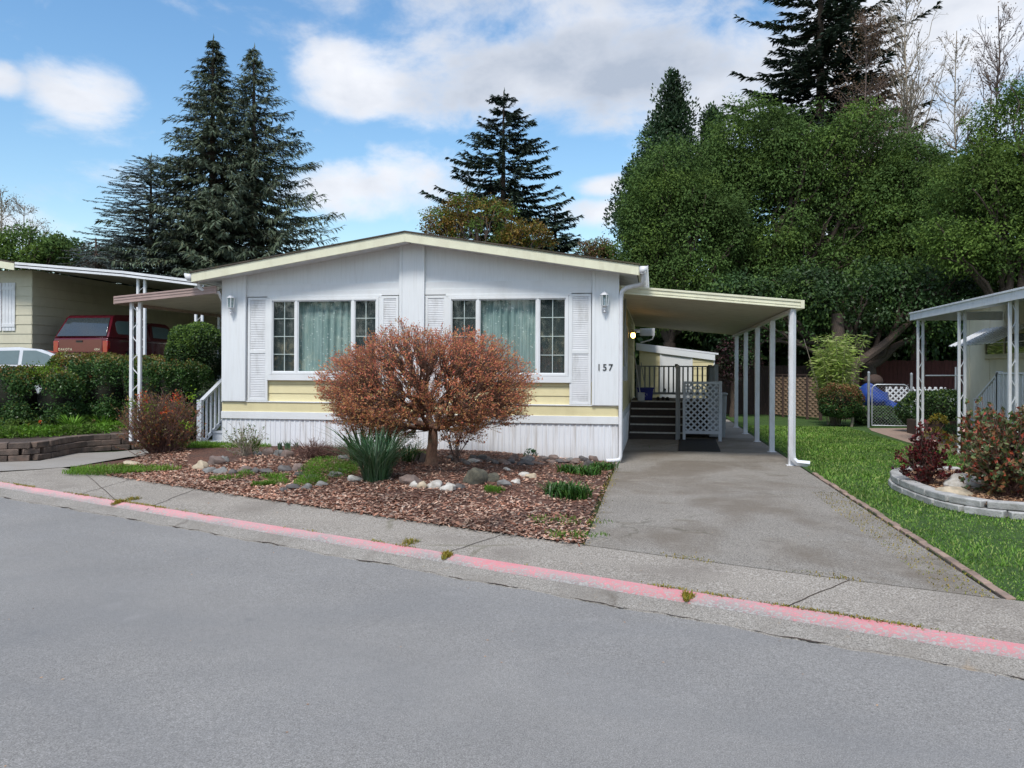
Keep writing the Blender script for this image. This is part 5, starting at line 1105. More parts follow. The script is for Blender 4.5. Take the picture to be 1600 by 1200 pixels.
# silver sedan, seen side-on above the hedge
cy = 17.6; cg = 1.54+(576.0-541)/1280*19.2-1.44; Xn = PY(88, 560, cy)[0]+1.15      # nose x
sd = thing('sedan', 'silver sedan parked behind the hedge at the left edge', 'car', (Xn-2.3, cy+.9, cg))
prof = [(0, .35), (-.02, .6), (.08, .72), (.5, .82), (1.15, .93), (1.25, .95), (3.5, .98), (4.3, .96), (4.55, .85), (4.6, .5), (4.5, .3), (4.05, .26), (3.95, .5), (3.7, .62), (3.45, .5), (3.35, .26), (1.2, .26), (1.1, .5), (.85, .62), (.6, .5), (.5, .26), (.1, .28)]
def car_extrude(prof, y0, y1, taper, mat, name, par, bev):
    m = MB(); n = len(prof); zs = [p[1] for p in prof]; zm, zM = min(zs), max(zs)
    for s, y in ((-1, y0), (1, y1)):
        for (d, z) in prof: m.v.append((Xn-d, y-s*taper*(z-zm)/(zM-zm), cg+z))
    m.f.append(tuple(range(n))); m.f.append(tuple(range(2*n-1, n-1, -1)))
    for k in range(n): m.f.append((k, n+k, n+(k+1) % n, (k+1) % n))
    return m.build(name, M[mat], par, bevel=bev, seg=3)
car_extrude(prof, cy, cy+1.75, .05, 'silver', 'body', sd, .05)
gh = [(1.10, .92), (1.35, 1.06), (1.72, 1.28), (2.0, 1.39), (2.5, 1.44), (3.0, 1.42), (3.45, 1.32), (4.0, .98), (4.0, .92)]
car_extrude(gh, cy+.04, cy+1.71, .24, 'silver', 'cabin', sd, .04)
for poly in ([(1.52, 1.01), (2.42, 1.01), (2.40, 1.36), (2.12, 1.36), (1.85, 1.26)], [(2.50, 1.01), (3.30, 1.02), (3.42, 1.22), (3.0, 1.34), (2.48, 1.36)]):
    m = MB(); pts = [(Xn-d, cy+.04+.24*(z-.92)/.52-.012, cg+z) for d, z in poly]; m.prism(pts, (0, .02, 0)); m.build('side_window', M['carglass2'], sd)
m = MB(); m.hexa([(Xn-1.22, cy+.17, cg+1.0), (Xn-1.24, cy+.17, cg+.98), (Xn-1.24, cy+1.58, cg+.98), (Xn-1.22, cy+1.58, cg+1.0), (Xn-1.90, cy+.26, cg+1.375), (Xn-1.92, cy+.26, cg+1.35), (Xn-1.92, cy+1.49, cg+1.35), (Xn-1.90, cy+1.49, cg+1.375)]); m.build('windscreen', M['carglass2'], sd)
m = MB(); m.blob((Xn-1.62, cy-.06, cg+1.0), (.07, .10, .07), 2, .05); m.build('door_mirror', M['silver'], sd)
for d in (.85, 3.7):
    for s, y in ((-1, cy+.1), (1, cy+1.65)):
        m = MB(); m.tube([(Xn-d, y-.1, cg+.31), (Xn-d, y+.1, cg+.31)], .31, 24); wh = m.build('wheel', M['tyre'], sd); m = MB(); m.tube([(Xn-d, y+s*.09, cg+.31), (Xn-d, y+s*.105, cg+.31)], .19, 16); m.build('rim', M['chrome'], wh)
m = MB(); m.box(Xn-.06, cy+.1, cg+.58, Xn+.0, cy+.5, cg+.72); m.build('headlight', M['palemark'], sd, bevel=.02); m = MB(); m.box(Xn-.06, cy+1.25, cg+.58, Xn+.0, cy+1.65, cg+.72); m.build('headlight', M['palemark'], sd, bevel=.02)

sd.rotation_euler.z = R(33); sd.location = (sd.location.x-.45, sd.location.y+.2, sd.location.z)
# ------------------------------------------------------------ rocks
def rock(u, v, w, h, mat, label, group, seed, name='rock', dep=1.):
    p = G(u, v); d = p[1]*CT-p[0]*ST; rw_ = w/FX*d/2; rh_ = h/FX*d
    m = MB(); m.blob((p[0], p[1]+rw_*.6*dep, p[2]+rh_*.16), (rw_*1.02, rw_*.75*dep, rh_*.62), seed, .22)
    return tag(m.build(name, M[mat], org=p), label, 'rock', group)
k = 0
GA = 'dark river rocks in the left ring'
RK = [(310, 733, 26, 15, 'stone_tan', 0), (333, 726, 26, 16, 'stone_brown', 0), (349, 722, 14, 12, 'stone_grey', 0), (324, 739, 22, 11, 'stone_grey', 0), (343, 740, 24, 11, 'stone_grey', 0), (361, 741, 15, 9, 'stone_dark', 0), (379, 738, 26, 11, 'stone_brown', 0), (397, 739, 18, 9, 'stone_dark', 0), (414, 739, 22, 9, 'stone_dark', 0), (441, 737, 24, 13, 'stone_dark', 0), (463, 736, 18, 14, 'stone_brown', 0),
      (400, 712, 16, 8, 'stone_grey', 0), (415, 711, 22, 12, 'stone_brown', 0), (433, 712, 14, 11, 'stone_grey', 0), (446, 714, 20, 13, 'stone_brown', 0), (465, 744, 18, 8, 'stone_dark', 0), (484, 748, 20, 8, 'stone_dark', 0), (455, 765, 26, 10, 'stone_dark', 0), (441, 768, 12, 8, 'stone_dark', 0), (478, 764, 18, 9, 'stone_grey', 0), (500, 760, 20, 9, 'stone_grey', 0), (520, 745, 22, 10, 'stone_grey', 0), (535, 718, 18, 9, 'stone_grey', 0), (532, 738, 16, 8, 'stone_dark', 0)]
ORD = ['first', 'second', 'third', 'fourth', 'fifth', 'sixth', 'seventh', 'eighth', 'ninth', 'tenth', 'eleventh', 'twelfth', 'thirteenth', 'fourteenth', 'fifteenth', 'sixteenth', 'seventeenth', 'eighteenth', 'nineteenth', 'twentieth', 'twenty-first', 'twenty-second', 'twenty-third', 'twenty-fourth', 'twenty-fifth', 'twenty-sixth', 'twenty-seventh', 'twenty-eighth', 'twenty-ninth', 'thirtieth']
CN = {'stone_dark': 'dark', 'stone_brown': 'brown', 'stone_grey': 'grey', 'stone_tan': 'tan'}
for i, (u, v, w, h, mt, _) in enumerate(RK):
    if i < 11: lab = '%s river rock, %s from the left in the front arc of rocks' % (CN[mt], ORD[i])
    elif i < 15: lab = '%s river rock behind the arc near the skirting, %s from the left' % (CN[mt], ORD[i-11])
    else: lab = '%s pebble-like rock around the feathery mounds, %s counted from the left arc' % (CN[mt], ORD[i-15])
    rock(u, v, w, h, mt, lab, GA, i)
rr = random.Random(4)
for i in range(30):
    u = 706+i*7.6+rr.uniform(-3, 3); rock(u, 719+rr.uniform(-3, 7)+(u-700)*.012, rr.uniform(12, 22), rr.uniform(6, 11), rr.choice(['stone_dark', 'stone_brown', 'stone_dark', 'stone_grey']), 'flat rock, %s from the maple trunk along the foot of the skirting' % ORD[i], 'rocks along the skirting', 40+i)
rock(740, 757, 34, 29, 'stone_olive', 'large mossy olive boulder right of the maple trunk', None, 80, 'boulder')
rock(768, 753, 24, 16, 'stone_olive', 'smaller mossy boulder touching the large olive boulder', None, 81, 'boulder')
rock(656, 722, 24, 17, 'stone_brown', 'dark brown rock left of the maple trunk base', None, 82, 'boulder')
rock(638, 756, 34, 18, 'stone_brown', 'broad low dark brown rock right of the strappy clump', None, 83, 'boulder')
for i, (u, v, w, h, mt, lab) in enumerate([(645, 761, 14, 10, 'stone_white', 'leftmost small white rock in the front rock line'), (658, 762, 16, 11, 'stone_tan', 'tan rock between the white rocks of the front line'), (678, 763, 23, 14, 'stone_white', 'largest white rounded rock in the front rock line'), (700, 766, 23, 12, 'stone_white', 'flat white rock next to the dark stone in the front line'),
      (717, 763, 17, 9, 'stone_dark', 'small dark stone between the white rock and mossy boulder'), (787, 759, 22, 11, 'stone_grey', 'pale grey rock right of the smaller mossy boulder'), (806, 755, 14, 8, 'stone_white', 'small white rock right of the pale grey rock'), (818, 745, 16, 10, 'stone_white', 'white rock beside the tan one at the right of the bed'), (830, 747, 17, 9, 'stone_tan', 'tan rock at the right of the bed'), (791, 735, 12, 6, 'stone_white', 'small flat white rock behind the boulders'),
      (737, 723, 20, 7, 'stone_white', 'flat white rock near the skirting right of the maple trunk'), (551, 752, 22, 11, 'stone_white', 'white rock left of the strappy clump'), (200, 727, 26, 9, 'stone_tan', 'pale pinkish rock at the front of the barberry bush')]):
    rock(u, v, w, h, mt, lab, 'pale rocks in the bed', 90+i)
p = PZ(1515, 765, .12); m = MB(); m.blob((p[0], p[1]+.2, .16), (.24, .20, .12), 7, .12, 18, 12); tag(m.build('boulder', M['stone_white'], org=(p[0], p[1], .12)), 'large pale boulder inside the stone planter', 'rock')
p = PZ(1495, 775, .12); m = MB(); m.blob((p[0], p[1]+.1, .13), (.2, .15, .09), 9, .12, 18, 12); tag(m.build('boulder', M['stone_tan'], org=(p[0], p[1], .12)), 'flat tan rock in front of the pale boulder in the stone planter', 'rock')
# ------------------------------------------------------------ vegetation helpers
def tubes_fast(name, paths, mat, parent=None, n=4, org=None, group=None):
    """paths: list of (pts array (k,3), radii array k)"""
    V = []; F = []; base = 0
    ang = np.arange(n)*2*np.pi/n; ca, sa = np.cos(ang), np.sin(ang)
    for pts, rad in paths:
        pts = np.asarray(pts); k = len(pts); d = np.gradient(pts, axis=0); d = unit(d)
        up = np.where(np.abs(d[:, 2:3]) > .9, np.array([[1., 0, 0]]), np.array([[0, 0, 1.]])) if False else np.tile([[.3, .2, .93]], (k, 1))
        a = unit(np.cross(d, up)); b = np.cross(d, a); rad = np.asarray(rad)
        ring_ = pts[:, None]+(a[:, None]*ca[None, :, None]+b[:, None]*sa[None, :, None])*rad[:, None, None]
        V.append(ring_.reshape(-1, 3)); i = np.arange(k-1)[:, None]*n+np.arange(n)[None]; j = np.arange(k-1)[:, None]*n+((np.arange(n)+1) % n)[None]
        F.append((np.stack([i, j, j+n, i+n], -1).reshape(-1, 4)+base)); base += k*n
    return fastmesh(name, np.concatenate(V), np.concatenate(F), mat, parent, org)
def curve(a, b, k=5, sag=0., wob=.05):
    a = np.asarray(a, float); b = np.asarray(b, float); t = np.linspace(0, 1, k)[:, None]; L_ = np.linalg.norm(b-a)
    c = a*(1-t)+b*t; c[:, 2] += sag*L_*4*(t*(1-t))[:, 0]; w = RNG.normal(0, wob*L_, (k, 3)); w[0] = 0; w[-1] = 0; return c+w*np.minimum(1, 4*t*(1-t))
def hier(base, trunk_top, tips, n1, n2, r0, rtip=.003, k0=4, sag=.1, trunk=True):
    """trunk -> n1 limbs -> n2 branches -> tips; returns tube paths"""
    tips = np.asarray(tips); paths = []; T0 = np.asarray(trunk_top, float)
    if trunk: c = curve(base, T0, 6, 0, .015); paths.append((c, np.linspace(r0*1.15, r0*.8, 6)))
    def cluster(P, k):
        idx = RNG.choice(len(P), min(k, len(P)), replace=False); C = P[idx].copy()
        for _ in range(4):
            a = np.argmin(((P[:, None]-C[None])**2).sum(-1), 1)
            for i in range(len(C)):
                if (a == i).any(): C[i] = P[a == i].mean(0)
        return C, a
    C1, a1 = cluster(tips, n1)
    for i in range(len(C1)):
        P = tips[a1 == i]
        if not len(P): continue
        L1 = T0+(C1[i]-T0)*.42; r1 = r0*.55*(len(P)/len(tips)*n1)**.4; cc = curve(T0, L1, k0, -.08, .05); paths.append((cc, np.linspace(r1, r1*.6, k0)))
        C2, a2 = cluster(P, max(1, n2//n1))
        for j in range(len(C2)):
            Q = P[a2 == j]
            if not len(Q): continue
            L2 = L1+(C2[j]-L1)*.55; r2 = r1*.5; paths.append((curve(L1, L2, k0, sag*.5, .06), np.linspace(r2, r2*.55, k0)))
            for q in Q: paths.append((curve(L2, q, k0, sag, .07), np.linspace(max(r2*.4, rtip*1.6), rtip, k0)))
    return paths
# ------------------------------------------------------------ dome-shaped Japanese maple
def maple():
    b = np.array(G(675, 727)); dep = b[1]*CT-b[0]*ST; px = dep/FX
    root = thing('maple_tree', 'dome-shaped small maple with new red leaves in the middle of the mulch bed', 'tree', tuple(b))
    cx = b[0]-.09; rx = 1.54; zc = b[2]+1.06; n = 2250
    d = rdir(n); r = RNG.uniform(.60, 1.0, n)**.6*(1+.06*np.sin(d[:, 0]*7)*np.sin(d[:, 2]*6))
    P = np.stack([cx+d[:, 0]*rx*r, b[1]+d[:, 1]*rx*.95*r, zc+d[:, 2]*r*np.where(d[:, 2] > 0, .90, .74)], 1)
    P[:, 2] += .05*np.sin(P[:, 0]*5)*np.cos(P[:, 1]*4)
    keep = (P[:, 2] > b[2]+.34) & ~((np.abs(P[:, 0]-b[0]) < .3) & (P[:, 2] < b[2]+.62)); P = P[keep]
    paths = hier(b-[0, 0, .05], b+[.02, 0, .55], P, 11, 150, .085, .0018, 5, .07)
    ft = [(np.array([b+[0.0, 0, -.04], b+[0, 0, .03], b+[0, 0, .12]]), np.array([.14, .105, .088]))]
    tubes_fast('branches', paths+ft, M['bark_red'], root, 5)
    # fine twigs fanning off each tip
    tw = []; L_ = []; D = []
    c0 = np.array([cx, b[1], b[2]+.45])
    for p in P:
        o = unit((p-c0)[None])[0]
        for _ in range(3):
            dr = unit((o*1.1+RNG.normal(0, .55, 3)+[0, 0, .28])[None])[0]; q = p+dr*RNG.uniform(.08, .17); st_ = p-o*RNG.uniform(.02, .12)
            tw.append((np.array([st_, (st_+q)/2+RNG.normal(0, .006, 3), q]), np.array([.0022, .0016, .001])))
            for t in RNG.uniform(.4, 1.1, 6): L_.append(st_+(q-st_)*t+RNG.normal(0, .014, 3)); D.append(dr+RNG.normal(0, .55, 3)+[0, 0, -.1])
    tubes_fast('twigs', tw, M['twigred'], root, 3)
    L_ = np.array(L_); D = np.array(D); sz = RNG.uniform(.022, .043, len(L_)); lo = RNG.uniform(0, 1, len(L_)) < np.clip((zc+.35-L_[:, 2])*1.1, .08, .9)
    leafmesh('upper_leaves', L_[~lo], D[~lo], sz[~lo], .42, M['l_maple'], root); leafmesh('lower_leaves', L_[lo], D[lo], sz[lo], .42, M['l_maplelow'], root)
maple()
# ------------------------------------------------------------ twiggy shrubs
def twig_bush(name, label, cat, base, rx, rz, ntip, leaves, mat_t, mat_l, ls=(.015, .03), n1=14, spread=.9, flat_top=.6, group=None, extra=None, r0=.014, width=.5, ry=None, low=.15, jit=.03):
    b = np.array(base, float); root = thing(name, label, cat, tuple(b), group); ry = ry or rx
    d = rdir(ntip); d[:, 2] = np.abs(d[:, 2]); r = RNG.uniform(.35, 1, ntip)**.5
    P = b+np.stack([d[:, 0]*rx*r, d[:, 1]*ry*r, low*rz+(1-low)*rz*np.minimum(1, (d[:, 2]*r)**flat_top)], 1)+RNG.normal(0, jit, (ntip, 3))
    paths = []
    for i in range(ntip):
        s = b+RNG.normal(0, .07*rx, 3)*[1, 1, 0]; s[2] = b[2]-.02; c = curve(s, P[i], 6, -.05+.10*RNG.uniform(), .05); c[1:-1, :2] = s[:2]+(c[1:-1, :2]-s[:2])*np.linspace(.7, .97, 4)[:, None]
        paths.append((c, np.linspace(r0*RNG.uniform(.35, 1), .0022, 6)))
    tubes_fast('stems', paths, mat_t, root, 4)
    tw = []; L_ = []; D = []
    for c, _ in paths:
        for k in range(4):
            t = RNG.uniform(.45, 1); i = min(4, int(t*5)); p = c[i]+(c[i+1]-c[i])*(t*5-i if t < 1 else 1); dr = unit((unit((c[-1]-c[0])[None])[0]+RNG.normal(0, .6, 3))[None])[0]; q = p+dr*RNG.uniform(.05, .13)*(rx/.7+.3)
            tw.append((np.stack([p, q]), np.array([.003, .0015])))
            m_ = RNG.poisson(leaves)
            for _ in range(m_): L_.append(p+(q-p)*RNG.uniform(.2, 1.1)+RNG.normal(0, .01, 3)); D.append(dr+RNG.normal(0, .7, 3))
    tubes_fast('twigs', tw, mat_t, root, 3)
    L_ = np.array(L_); leafmesh('leaves', L_, np.array(D), RNG.uniform(*ls, len(L_)), width, mat_l, root)
    return root, P
bb = PZ(252, 717, .02); d_ = bb[1]*CT-bb[0]*ST
root, P = twig_bush('barberry_bush', 'vase-shaped twiggy red-brown barberry bush at the left end of the mulch bed', 'bush', bb, .74, 1.17, 430, 3.6, M['twigred'], M['l_barb'], (.02, .042), flat_top=.45, low=.12)
for cu_, cv_, mt, nm in ((222, 622, 'l_orange', 'orange_tips'), (275, 621, 'l_orange', 'orange_tips'), (258, 643, 'l_orange', 'orange_tips'), (292, 665, 'l_lime', 'green_tips'), (205, 632, 'l_lime', 'green_tips'), (300, 622, 'l_lime', 'green_tips'), (232, 640, 'l_lime', 'green_tips')):
    q = np.array(PY(cu_, cv_, bb[1]-.35)); n = 46; L_ = q+RNG.normal(0, .055, (n, 3)); leafmesh(nm, L_, rdir(n), RNG.uniform(.03, .055, n), .45, M[mt], root)
# ------------------------------------------------------------ dense hedges and leafy shrubs
def hedge(name, label, cat, blobs, leafn, ls, mat, tipmat=None, group=None, tipz=.5, core=None, twigs=True, tipfrac=.25, width=.5, exp=.42):
    """rounded boxes (superellipsoids) covered with leaves, solid dark core painting the shade inside"""
    c0 = blobs[0]; root = thing(name, label, cat, (c0[0], c0[1], c0[2]-c0[5]), group)
    A = []; Nn = []; vol = [b[3]*b[5]+b[3]*b[4] for b in blobs]; tot = sum(vol)
    for (x, y, z, rx, ry, rz), v_ in zip(blobs, vol):
        n = int(leafn*v_/tot*3.2); d = rdir(n); e = exp; s = np.sign(d)*np.abs(d)**e; s = s/np.max(np.abs(s), 1, keepdims=True)*1.0 if e < .3 else s/np.maximum(1e-6, (np.abs(s)**(2/e)).sum(1, keepdims=True)**(e/2))
        r = 1-np.abs(RNG.normal(0, .22, n))[:, None]+.05*np.sin(s[:, :1]*6+s[:, 2:]*5+x)
        p = np.array([x, y, z])+s*r*[rx, ry, rz]; A.append(p); Nn.append(d)
    A = np.concatenate(A); Nn = np.concatenate(Nn)
    ins = np.zeros(len(A), bool)
    for (x, y, z, rx, ry, rz) in blobs: ins |= ((np.abs((A-[x, y, z])/[rx, ry, rz])**3).sum(1) < .35)
    k = ~ins & (Nn[:, 1] < .75); A, Nn = A[k], Nn[k]; D = unit(Nn*.7+rdir(len(A))+[0, 0, .15])
    zt = max(b[2]+b[5] for b in blobs); 
    s = RNG.uniform(*ls, len(A))
    if tipmat:
        zrel = np.max([np.where(((A[:, :2]-[b[0], b[1]])**2/np.array([b[3], b[4]])**2).sum(1) < 1.1, (A[:, 2]-b[2])/b[5], -9) for b in blobs], 0)
        isT = (RNG.uniform(0, 1, len(A)) < tipfrac*np.clip((zrel-tipz)/(1-tipz)*2.2, 0, 2.2)+.03)
        leafmesh('new_growth', A[isT]+[0, 0, .01], D[isT], s[isT], width, tipmat, root); A, D, s = A[~isT], D[~isT], s[~isT]
    leafmesh('leaves', A, D, s, width, mat, root)
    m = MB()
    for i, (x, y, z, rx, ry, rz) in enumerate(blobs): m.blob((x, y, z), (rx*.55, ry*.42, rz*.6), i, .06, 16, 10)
    m.build('shade_core', M['dark'] if core is None else core, root, smooth=80); return root
M['core'] = pm('hedge_inner_shade', (.020, .022, .012), (.008, .009, .006), 20, .95, .9, 30)  # near-black colour paints the shade deep inside the hedges
def H(u0, u1, vt, vb, Y, ry, zb=None):
    """blob spanning pixels at world Y"""
    a, b = PY(u0, vt, Y), PY(u1, vt, Y); z1 = PY((u0+u1)/2, vt, Y)[2]; z0 = PY((u0+u1)/2, vb, Y)[2] if zb is None else zb
    return ((a[0]+b[0])/2, Y, (z0+z1)/2, (b[0]-a[0])/2, ry, (z1-z0)/2)
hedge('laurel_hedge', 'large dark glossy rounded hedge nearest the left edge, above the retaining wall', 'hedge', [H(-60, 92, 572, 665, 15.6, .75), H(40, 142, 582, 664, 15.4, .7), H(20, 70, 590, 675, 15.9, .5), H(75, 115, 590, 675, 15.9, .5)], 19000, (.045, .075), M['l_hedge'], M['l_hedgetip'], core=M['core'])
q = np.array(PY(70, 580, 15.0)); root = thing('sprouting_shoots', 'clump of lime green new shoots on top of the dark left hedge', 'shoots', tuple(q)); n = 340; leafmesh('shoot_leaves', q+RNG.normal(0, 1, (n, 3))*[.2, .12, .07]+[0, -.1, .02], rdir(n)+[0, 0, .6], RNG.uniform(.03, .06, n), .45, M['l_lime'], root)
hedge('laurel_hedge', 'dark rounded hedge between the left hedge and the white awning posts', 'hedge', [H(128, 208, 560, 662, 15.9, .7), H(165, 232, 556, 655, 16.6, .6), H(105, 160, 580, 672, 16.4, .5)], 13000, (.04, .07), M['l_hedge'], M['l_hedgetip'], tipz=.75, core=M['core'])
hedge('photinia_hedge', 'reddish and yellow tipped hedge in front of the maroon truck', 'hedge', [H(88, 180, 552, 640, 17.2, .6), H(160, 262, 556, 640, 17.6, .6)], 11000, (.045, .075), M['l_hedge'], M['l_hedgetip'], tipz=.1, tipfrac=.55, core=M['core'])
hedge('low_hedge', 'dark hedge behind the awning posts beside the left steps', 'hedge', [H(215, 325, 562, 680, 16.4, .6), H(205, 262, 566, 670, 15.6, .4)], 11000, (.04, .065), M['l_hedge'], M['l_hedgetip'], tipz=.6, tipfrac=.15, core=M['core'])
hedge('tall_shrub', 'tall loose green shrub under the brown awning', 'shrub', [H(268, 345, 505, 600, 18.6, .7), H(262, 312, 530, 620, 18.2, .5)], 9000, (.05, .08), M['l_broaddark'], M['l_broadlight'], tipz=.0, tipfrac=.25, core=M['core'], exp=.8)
# raised bed plants
def clump(name, label, u, v, z, n, h, w, spread, mat, lean=(.3, 1.0), group=None, Y=None, cat='plant', ell=1.):
    p = PZ(u, v, z) if Y is None else PY(u, v, Y); a = RNG.uniform(0, 6.28, n); r = RNG.uniform(0, 1, n)**.7*spread
    P = np.stack([p[0]+r*np.cos(a), p[1]+r*np.sin(a)*ell, np.full(n, p[2])], 1)
    az = a+RNG.normal(0, .5, n); o = blades(name, P, RNG.uniform(h*.6, h, n), RNG.uniform(w*.6, w, n), RNG.uniform(*lean, n), mat, org=p, D=az); return tag(o, label, cat, group)
def leafclump(name, label, u, v, z, n, rx, rz, ls, mat, width=.6, group=None, cat='plant'):
    p = np.array(PZ(u, v, z)); d = rdir(n); d[:, 2] = np.abs(d[:, 2]); P = p+d*[rx, rx*.8, rz]*RNG.uniform(.5, 1, n)[:, None]**.5
    o = leafmesh(name, P, d+rdir(n)*.8, RNG.uniform(*ls, n), width, mat, org=tuple(p)); return tag(o, label, cat, group)
GB = 'leafy plants in the raised bed'; rr = random.Random(9)
Z = .29
for i in range(17):
    u = -10+i*12.5+rr.uniform(-4, 4); v = 683-u*.045+rr.uniform(-4, 2)
    leafclump('bed_plant', 'bright green leafy plant on the retaining wall top, %s from the left' % ORD[i], u, v, Z, 230, .30, .20, (.04, .08), M[rr.choice(['l_broadlight', 'fern', 'grassy'])], .55, GB)
for i in range(12):
    u = 5+i*17+rr.uniform(-5, 5); v = 672-u*.03; leafclump('bed_plant', 'green leafy plant under the hedges behind the raised bed, %s from the left' % ORD[i], u, v, Z, 160, .30, .24, (.04, .07), M['l_broadlight'], .5, GB)
clump('lily_clump', 'left clump of arching strap leaves at the foot of the big left hedge', 25, 668, Z, 60, .48, .035, .12, M['iris'], (.1, .7))
clump('lily_clump', 'arching strap leaf clump in the middle of the raised bed', 112, 674, Z, 80, .42, .035, .12, M['fern'], (.4, 1.3))
clump('lily_clump', 'narrow upright leaf clump right of the arching clump in the raised bed', 130, 668, Z, 60, .55, .025, .10, M['strap'], (.1, .8))
clump('lily_clump', 'arching leaf clump nearest the barberry bush on the raised bed', 160, 670, Z, 70, .40, .03, .14, M['fern'], (.4, 1.2))
for (u, v, c, lab) in ((63, 659, 'l_orange', 'small orange flower at the left of the raised bed'), (57, 671, 'dryweed', 'small yellow flower in the raised bed'), (45, 663, 'dryweed', 'yellow flower near the left lily clump'), (146, 658, 'l_pink', 'pale pink flower near the hedge foot')):
    p = np.array(PY(u, v, 14.6)); tag(leafmesh('flower', p+RNG.normal(0, .012, (14, 3)), rdir(14), .045, .7, M[c], org=tuple(p)), lab, 'flower')
# ------------------------------------------------------------ plants in the mulch bed
def gclump(name, label, u, v, *a, **k): p = G(u, v); return clump(name, label, u, v, p[2]-.01, *a, **k)
gclump('daffodil_clump', 'big fountain of blue-green strappy leaves left of the maple trunk', 588, 752, 420, .80, .016, .16, M['strap'], (.15, 1.15))
gclump('iris_clump', 'broad green sword leaves behind the strappy blue-green clump', 565, 726, 46, .72, .05, .16, M['iris'], (.25, .95))
gclump('iris_clump', 'upright broad green leaves right behind the strappy clump', 603, 722, 36, .66, .05, .13, M['iris'], (.1, .5))
gclump('bulb_foliage', 'short green bulb leaves at the left of the maple trunk', 640, 722, 60, .38, .022, .16, M['iris'], (.2, .9))
gclump('tulip_leaves', 'short broad tulip leaves beside the twiggy shrub at the left', 399, 711, 14, .34, .055, .05, M['grassy'], (.1, .6))
gclump('green_shoots', 'small upright green shoots behind the left rock ring', 452, 706, 24, .25, .02, .12, M['strap'], (.1, .5))
for i, (u, lab) in enumerate(((448, 'leftmost small white hyacinth near the skirting'), (463, 'second small white hyacinth near the skirting'), (437, 'small white hyacinth left of the others'))): gclump('hyacinth', lab, u, 704, 26, .16, .03, .03, M['palemark'] if False else M['strap'], (.0, .3))
def fernclump(label, u, v, n, rx, rz):
    p = np.array(G(u, v)); d = rdir(n); d[:, 2] = np.abs(d[:, 2]); P = p+d*[rx, rx*.7, rz]*RNG.uniform(.1, 1, n)[:, None]**.4
    return tag(leafmesh('poppy_foliage', P, d+rdir(n)*.9+[0, 0, .5], RNG.uniform(.02, .05, n), .16, M['fern'], org=tuple(p)), label, 'plant')
fernclump('largest feathery bright green mound in the mulch bed', 512, 742, 3600, .42, .26)
fernclump('feathery green mound in front of the largest one, inside the rock ring', 487, 756, 1500, .24, .15)
fernclump('small feathery green mound at the far left of the pebbles', 434, 756, 700, .17, .12)
fernclump('small feathery green tuft right of the largest mound near the strappy clump', 545, 735, 800, .2, .14)
fernclump('tiny feathery green tuft at the left rock ring', 384, 742, 400, .14, .08)
fernclump('small green tuft in front of the mossy boulder', 769, 770, 350, .11, .09)
fernclump('feathery green patch behind the bulb leaves left of the trunk', 650, 716, 600, .22, .16)
def liriope(label, u, v, w, n, ang=0., hh=.17):
    p = G(u, v); a = RNG.uniform(-1, 1, n)*w; c, s = math.cos(ang), math.sin(ang); q = RNG.normal(0, .09, n)
    P = np.stack([p[0]+a*c-q*s, p[1]+a*s+q*c, np.full(n, p[2]-.01)], 1)
    return tag(blades('agapanthus_clump', P, RNG.uniform(hh*.7, hh, n), RNG.uniform(.012, .024, n), RNG.uniform(.2, 1.1, n), M['heuchera'], org=p), label, 'plant')
liriope('dark green leafy clump nearest the drive, in front on the mulch', 886, 776, .30, 430, R(-45), .21)
liriope('dark green leafy clump beside the skirting, second from the drive', 905, 740, .32, 300, R(-25), .17)
liriope('small dark green leafy clump at the downspout corner', 943, 733, .17, 160, R(-15), .15)
twig_bush('azalea_shrub', 'small open twiggy shrub with green leaf tips at the left end of the skirting', 'shrub', G(384, 712), .38, .55, 60, 1.3, M['palebark'], M['l_broadlight'], (.03, .05), r0=.008)
twig_bush('heather_bush', 'low dark red twiggy bush left of the big feathery mound', 'shrub', G(489, 716), .42, .26, 150, .7, M['twigred'], M['l_rosedark'], (.012, .02), r0=.006)
twig_bush('dead_stems', 'low dark twiggy stems along the skirting behind the feathery mound', 'shrub', G(525, 712), .5, .16, 110, .8, M['twigred'], M['l_hedge'], (.012, .02), r0=.004, group=None)
twig_bush('rose_shrub', 'thin upright shrub with a few dark red leaves right of the maple trunk', 'shrub', G(713, 724), .30, .72, 15, 4., M['twig'], M['l_rosedark'], (.03, .05), r0=.014, low=.5)
leafclump('rock_plant', 'small grey-green plant among the rocks along the skirting', 829, 712, .14, 120, .13, .12, (.03, .05), M['strap'])
# ------------------------------------------------------------ roses in the stone planter
def rose(name, label, u, v, z, rx, rz, n, mat, ls, r0=.012, Yo=0, low=.25):
    p = PZ(u, v, z); return twig_bush(name, label, 'rose bush', p, rx, rz, n, 7.5, M['twigred'], mat, ls, r0=r0, flat_top=.7, low=low, jit=.06, width=.62)
rose('rose_bush', 'small dark red-leaved rose bush at the left tip of the stone planter', 1447, 757, .12, .30, .78, 80, M['l_rosedark'], (.03, .062), low=.1)
rose('rose_bush', 'tall red and green leaved rose bush at the right of the stone planter', 1572, 775, .12, .54, 1.12, 190, M['l_rose'], (.04, .08), low=.08)
rose('rose_bush', 'red tipped rose bush behind the tall one at the right edge', 1540, 762, .12, .42, 1.05, 90, M['l_rose'], (.04, .08), low=.3)
rose('rose_bush', 'rose bush cut off by the right edge of the view', 1655, 772, .12, .55, 1.05, 170, M['l_rose'], (.04, .08), low=.1)
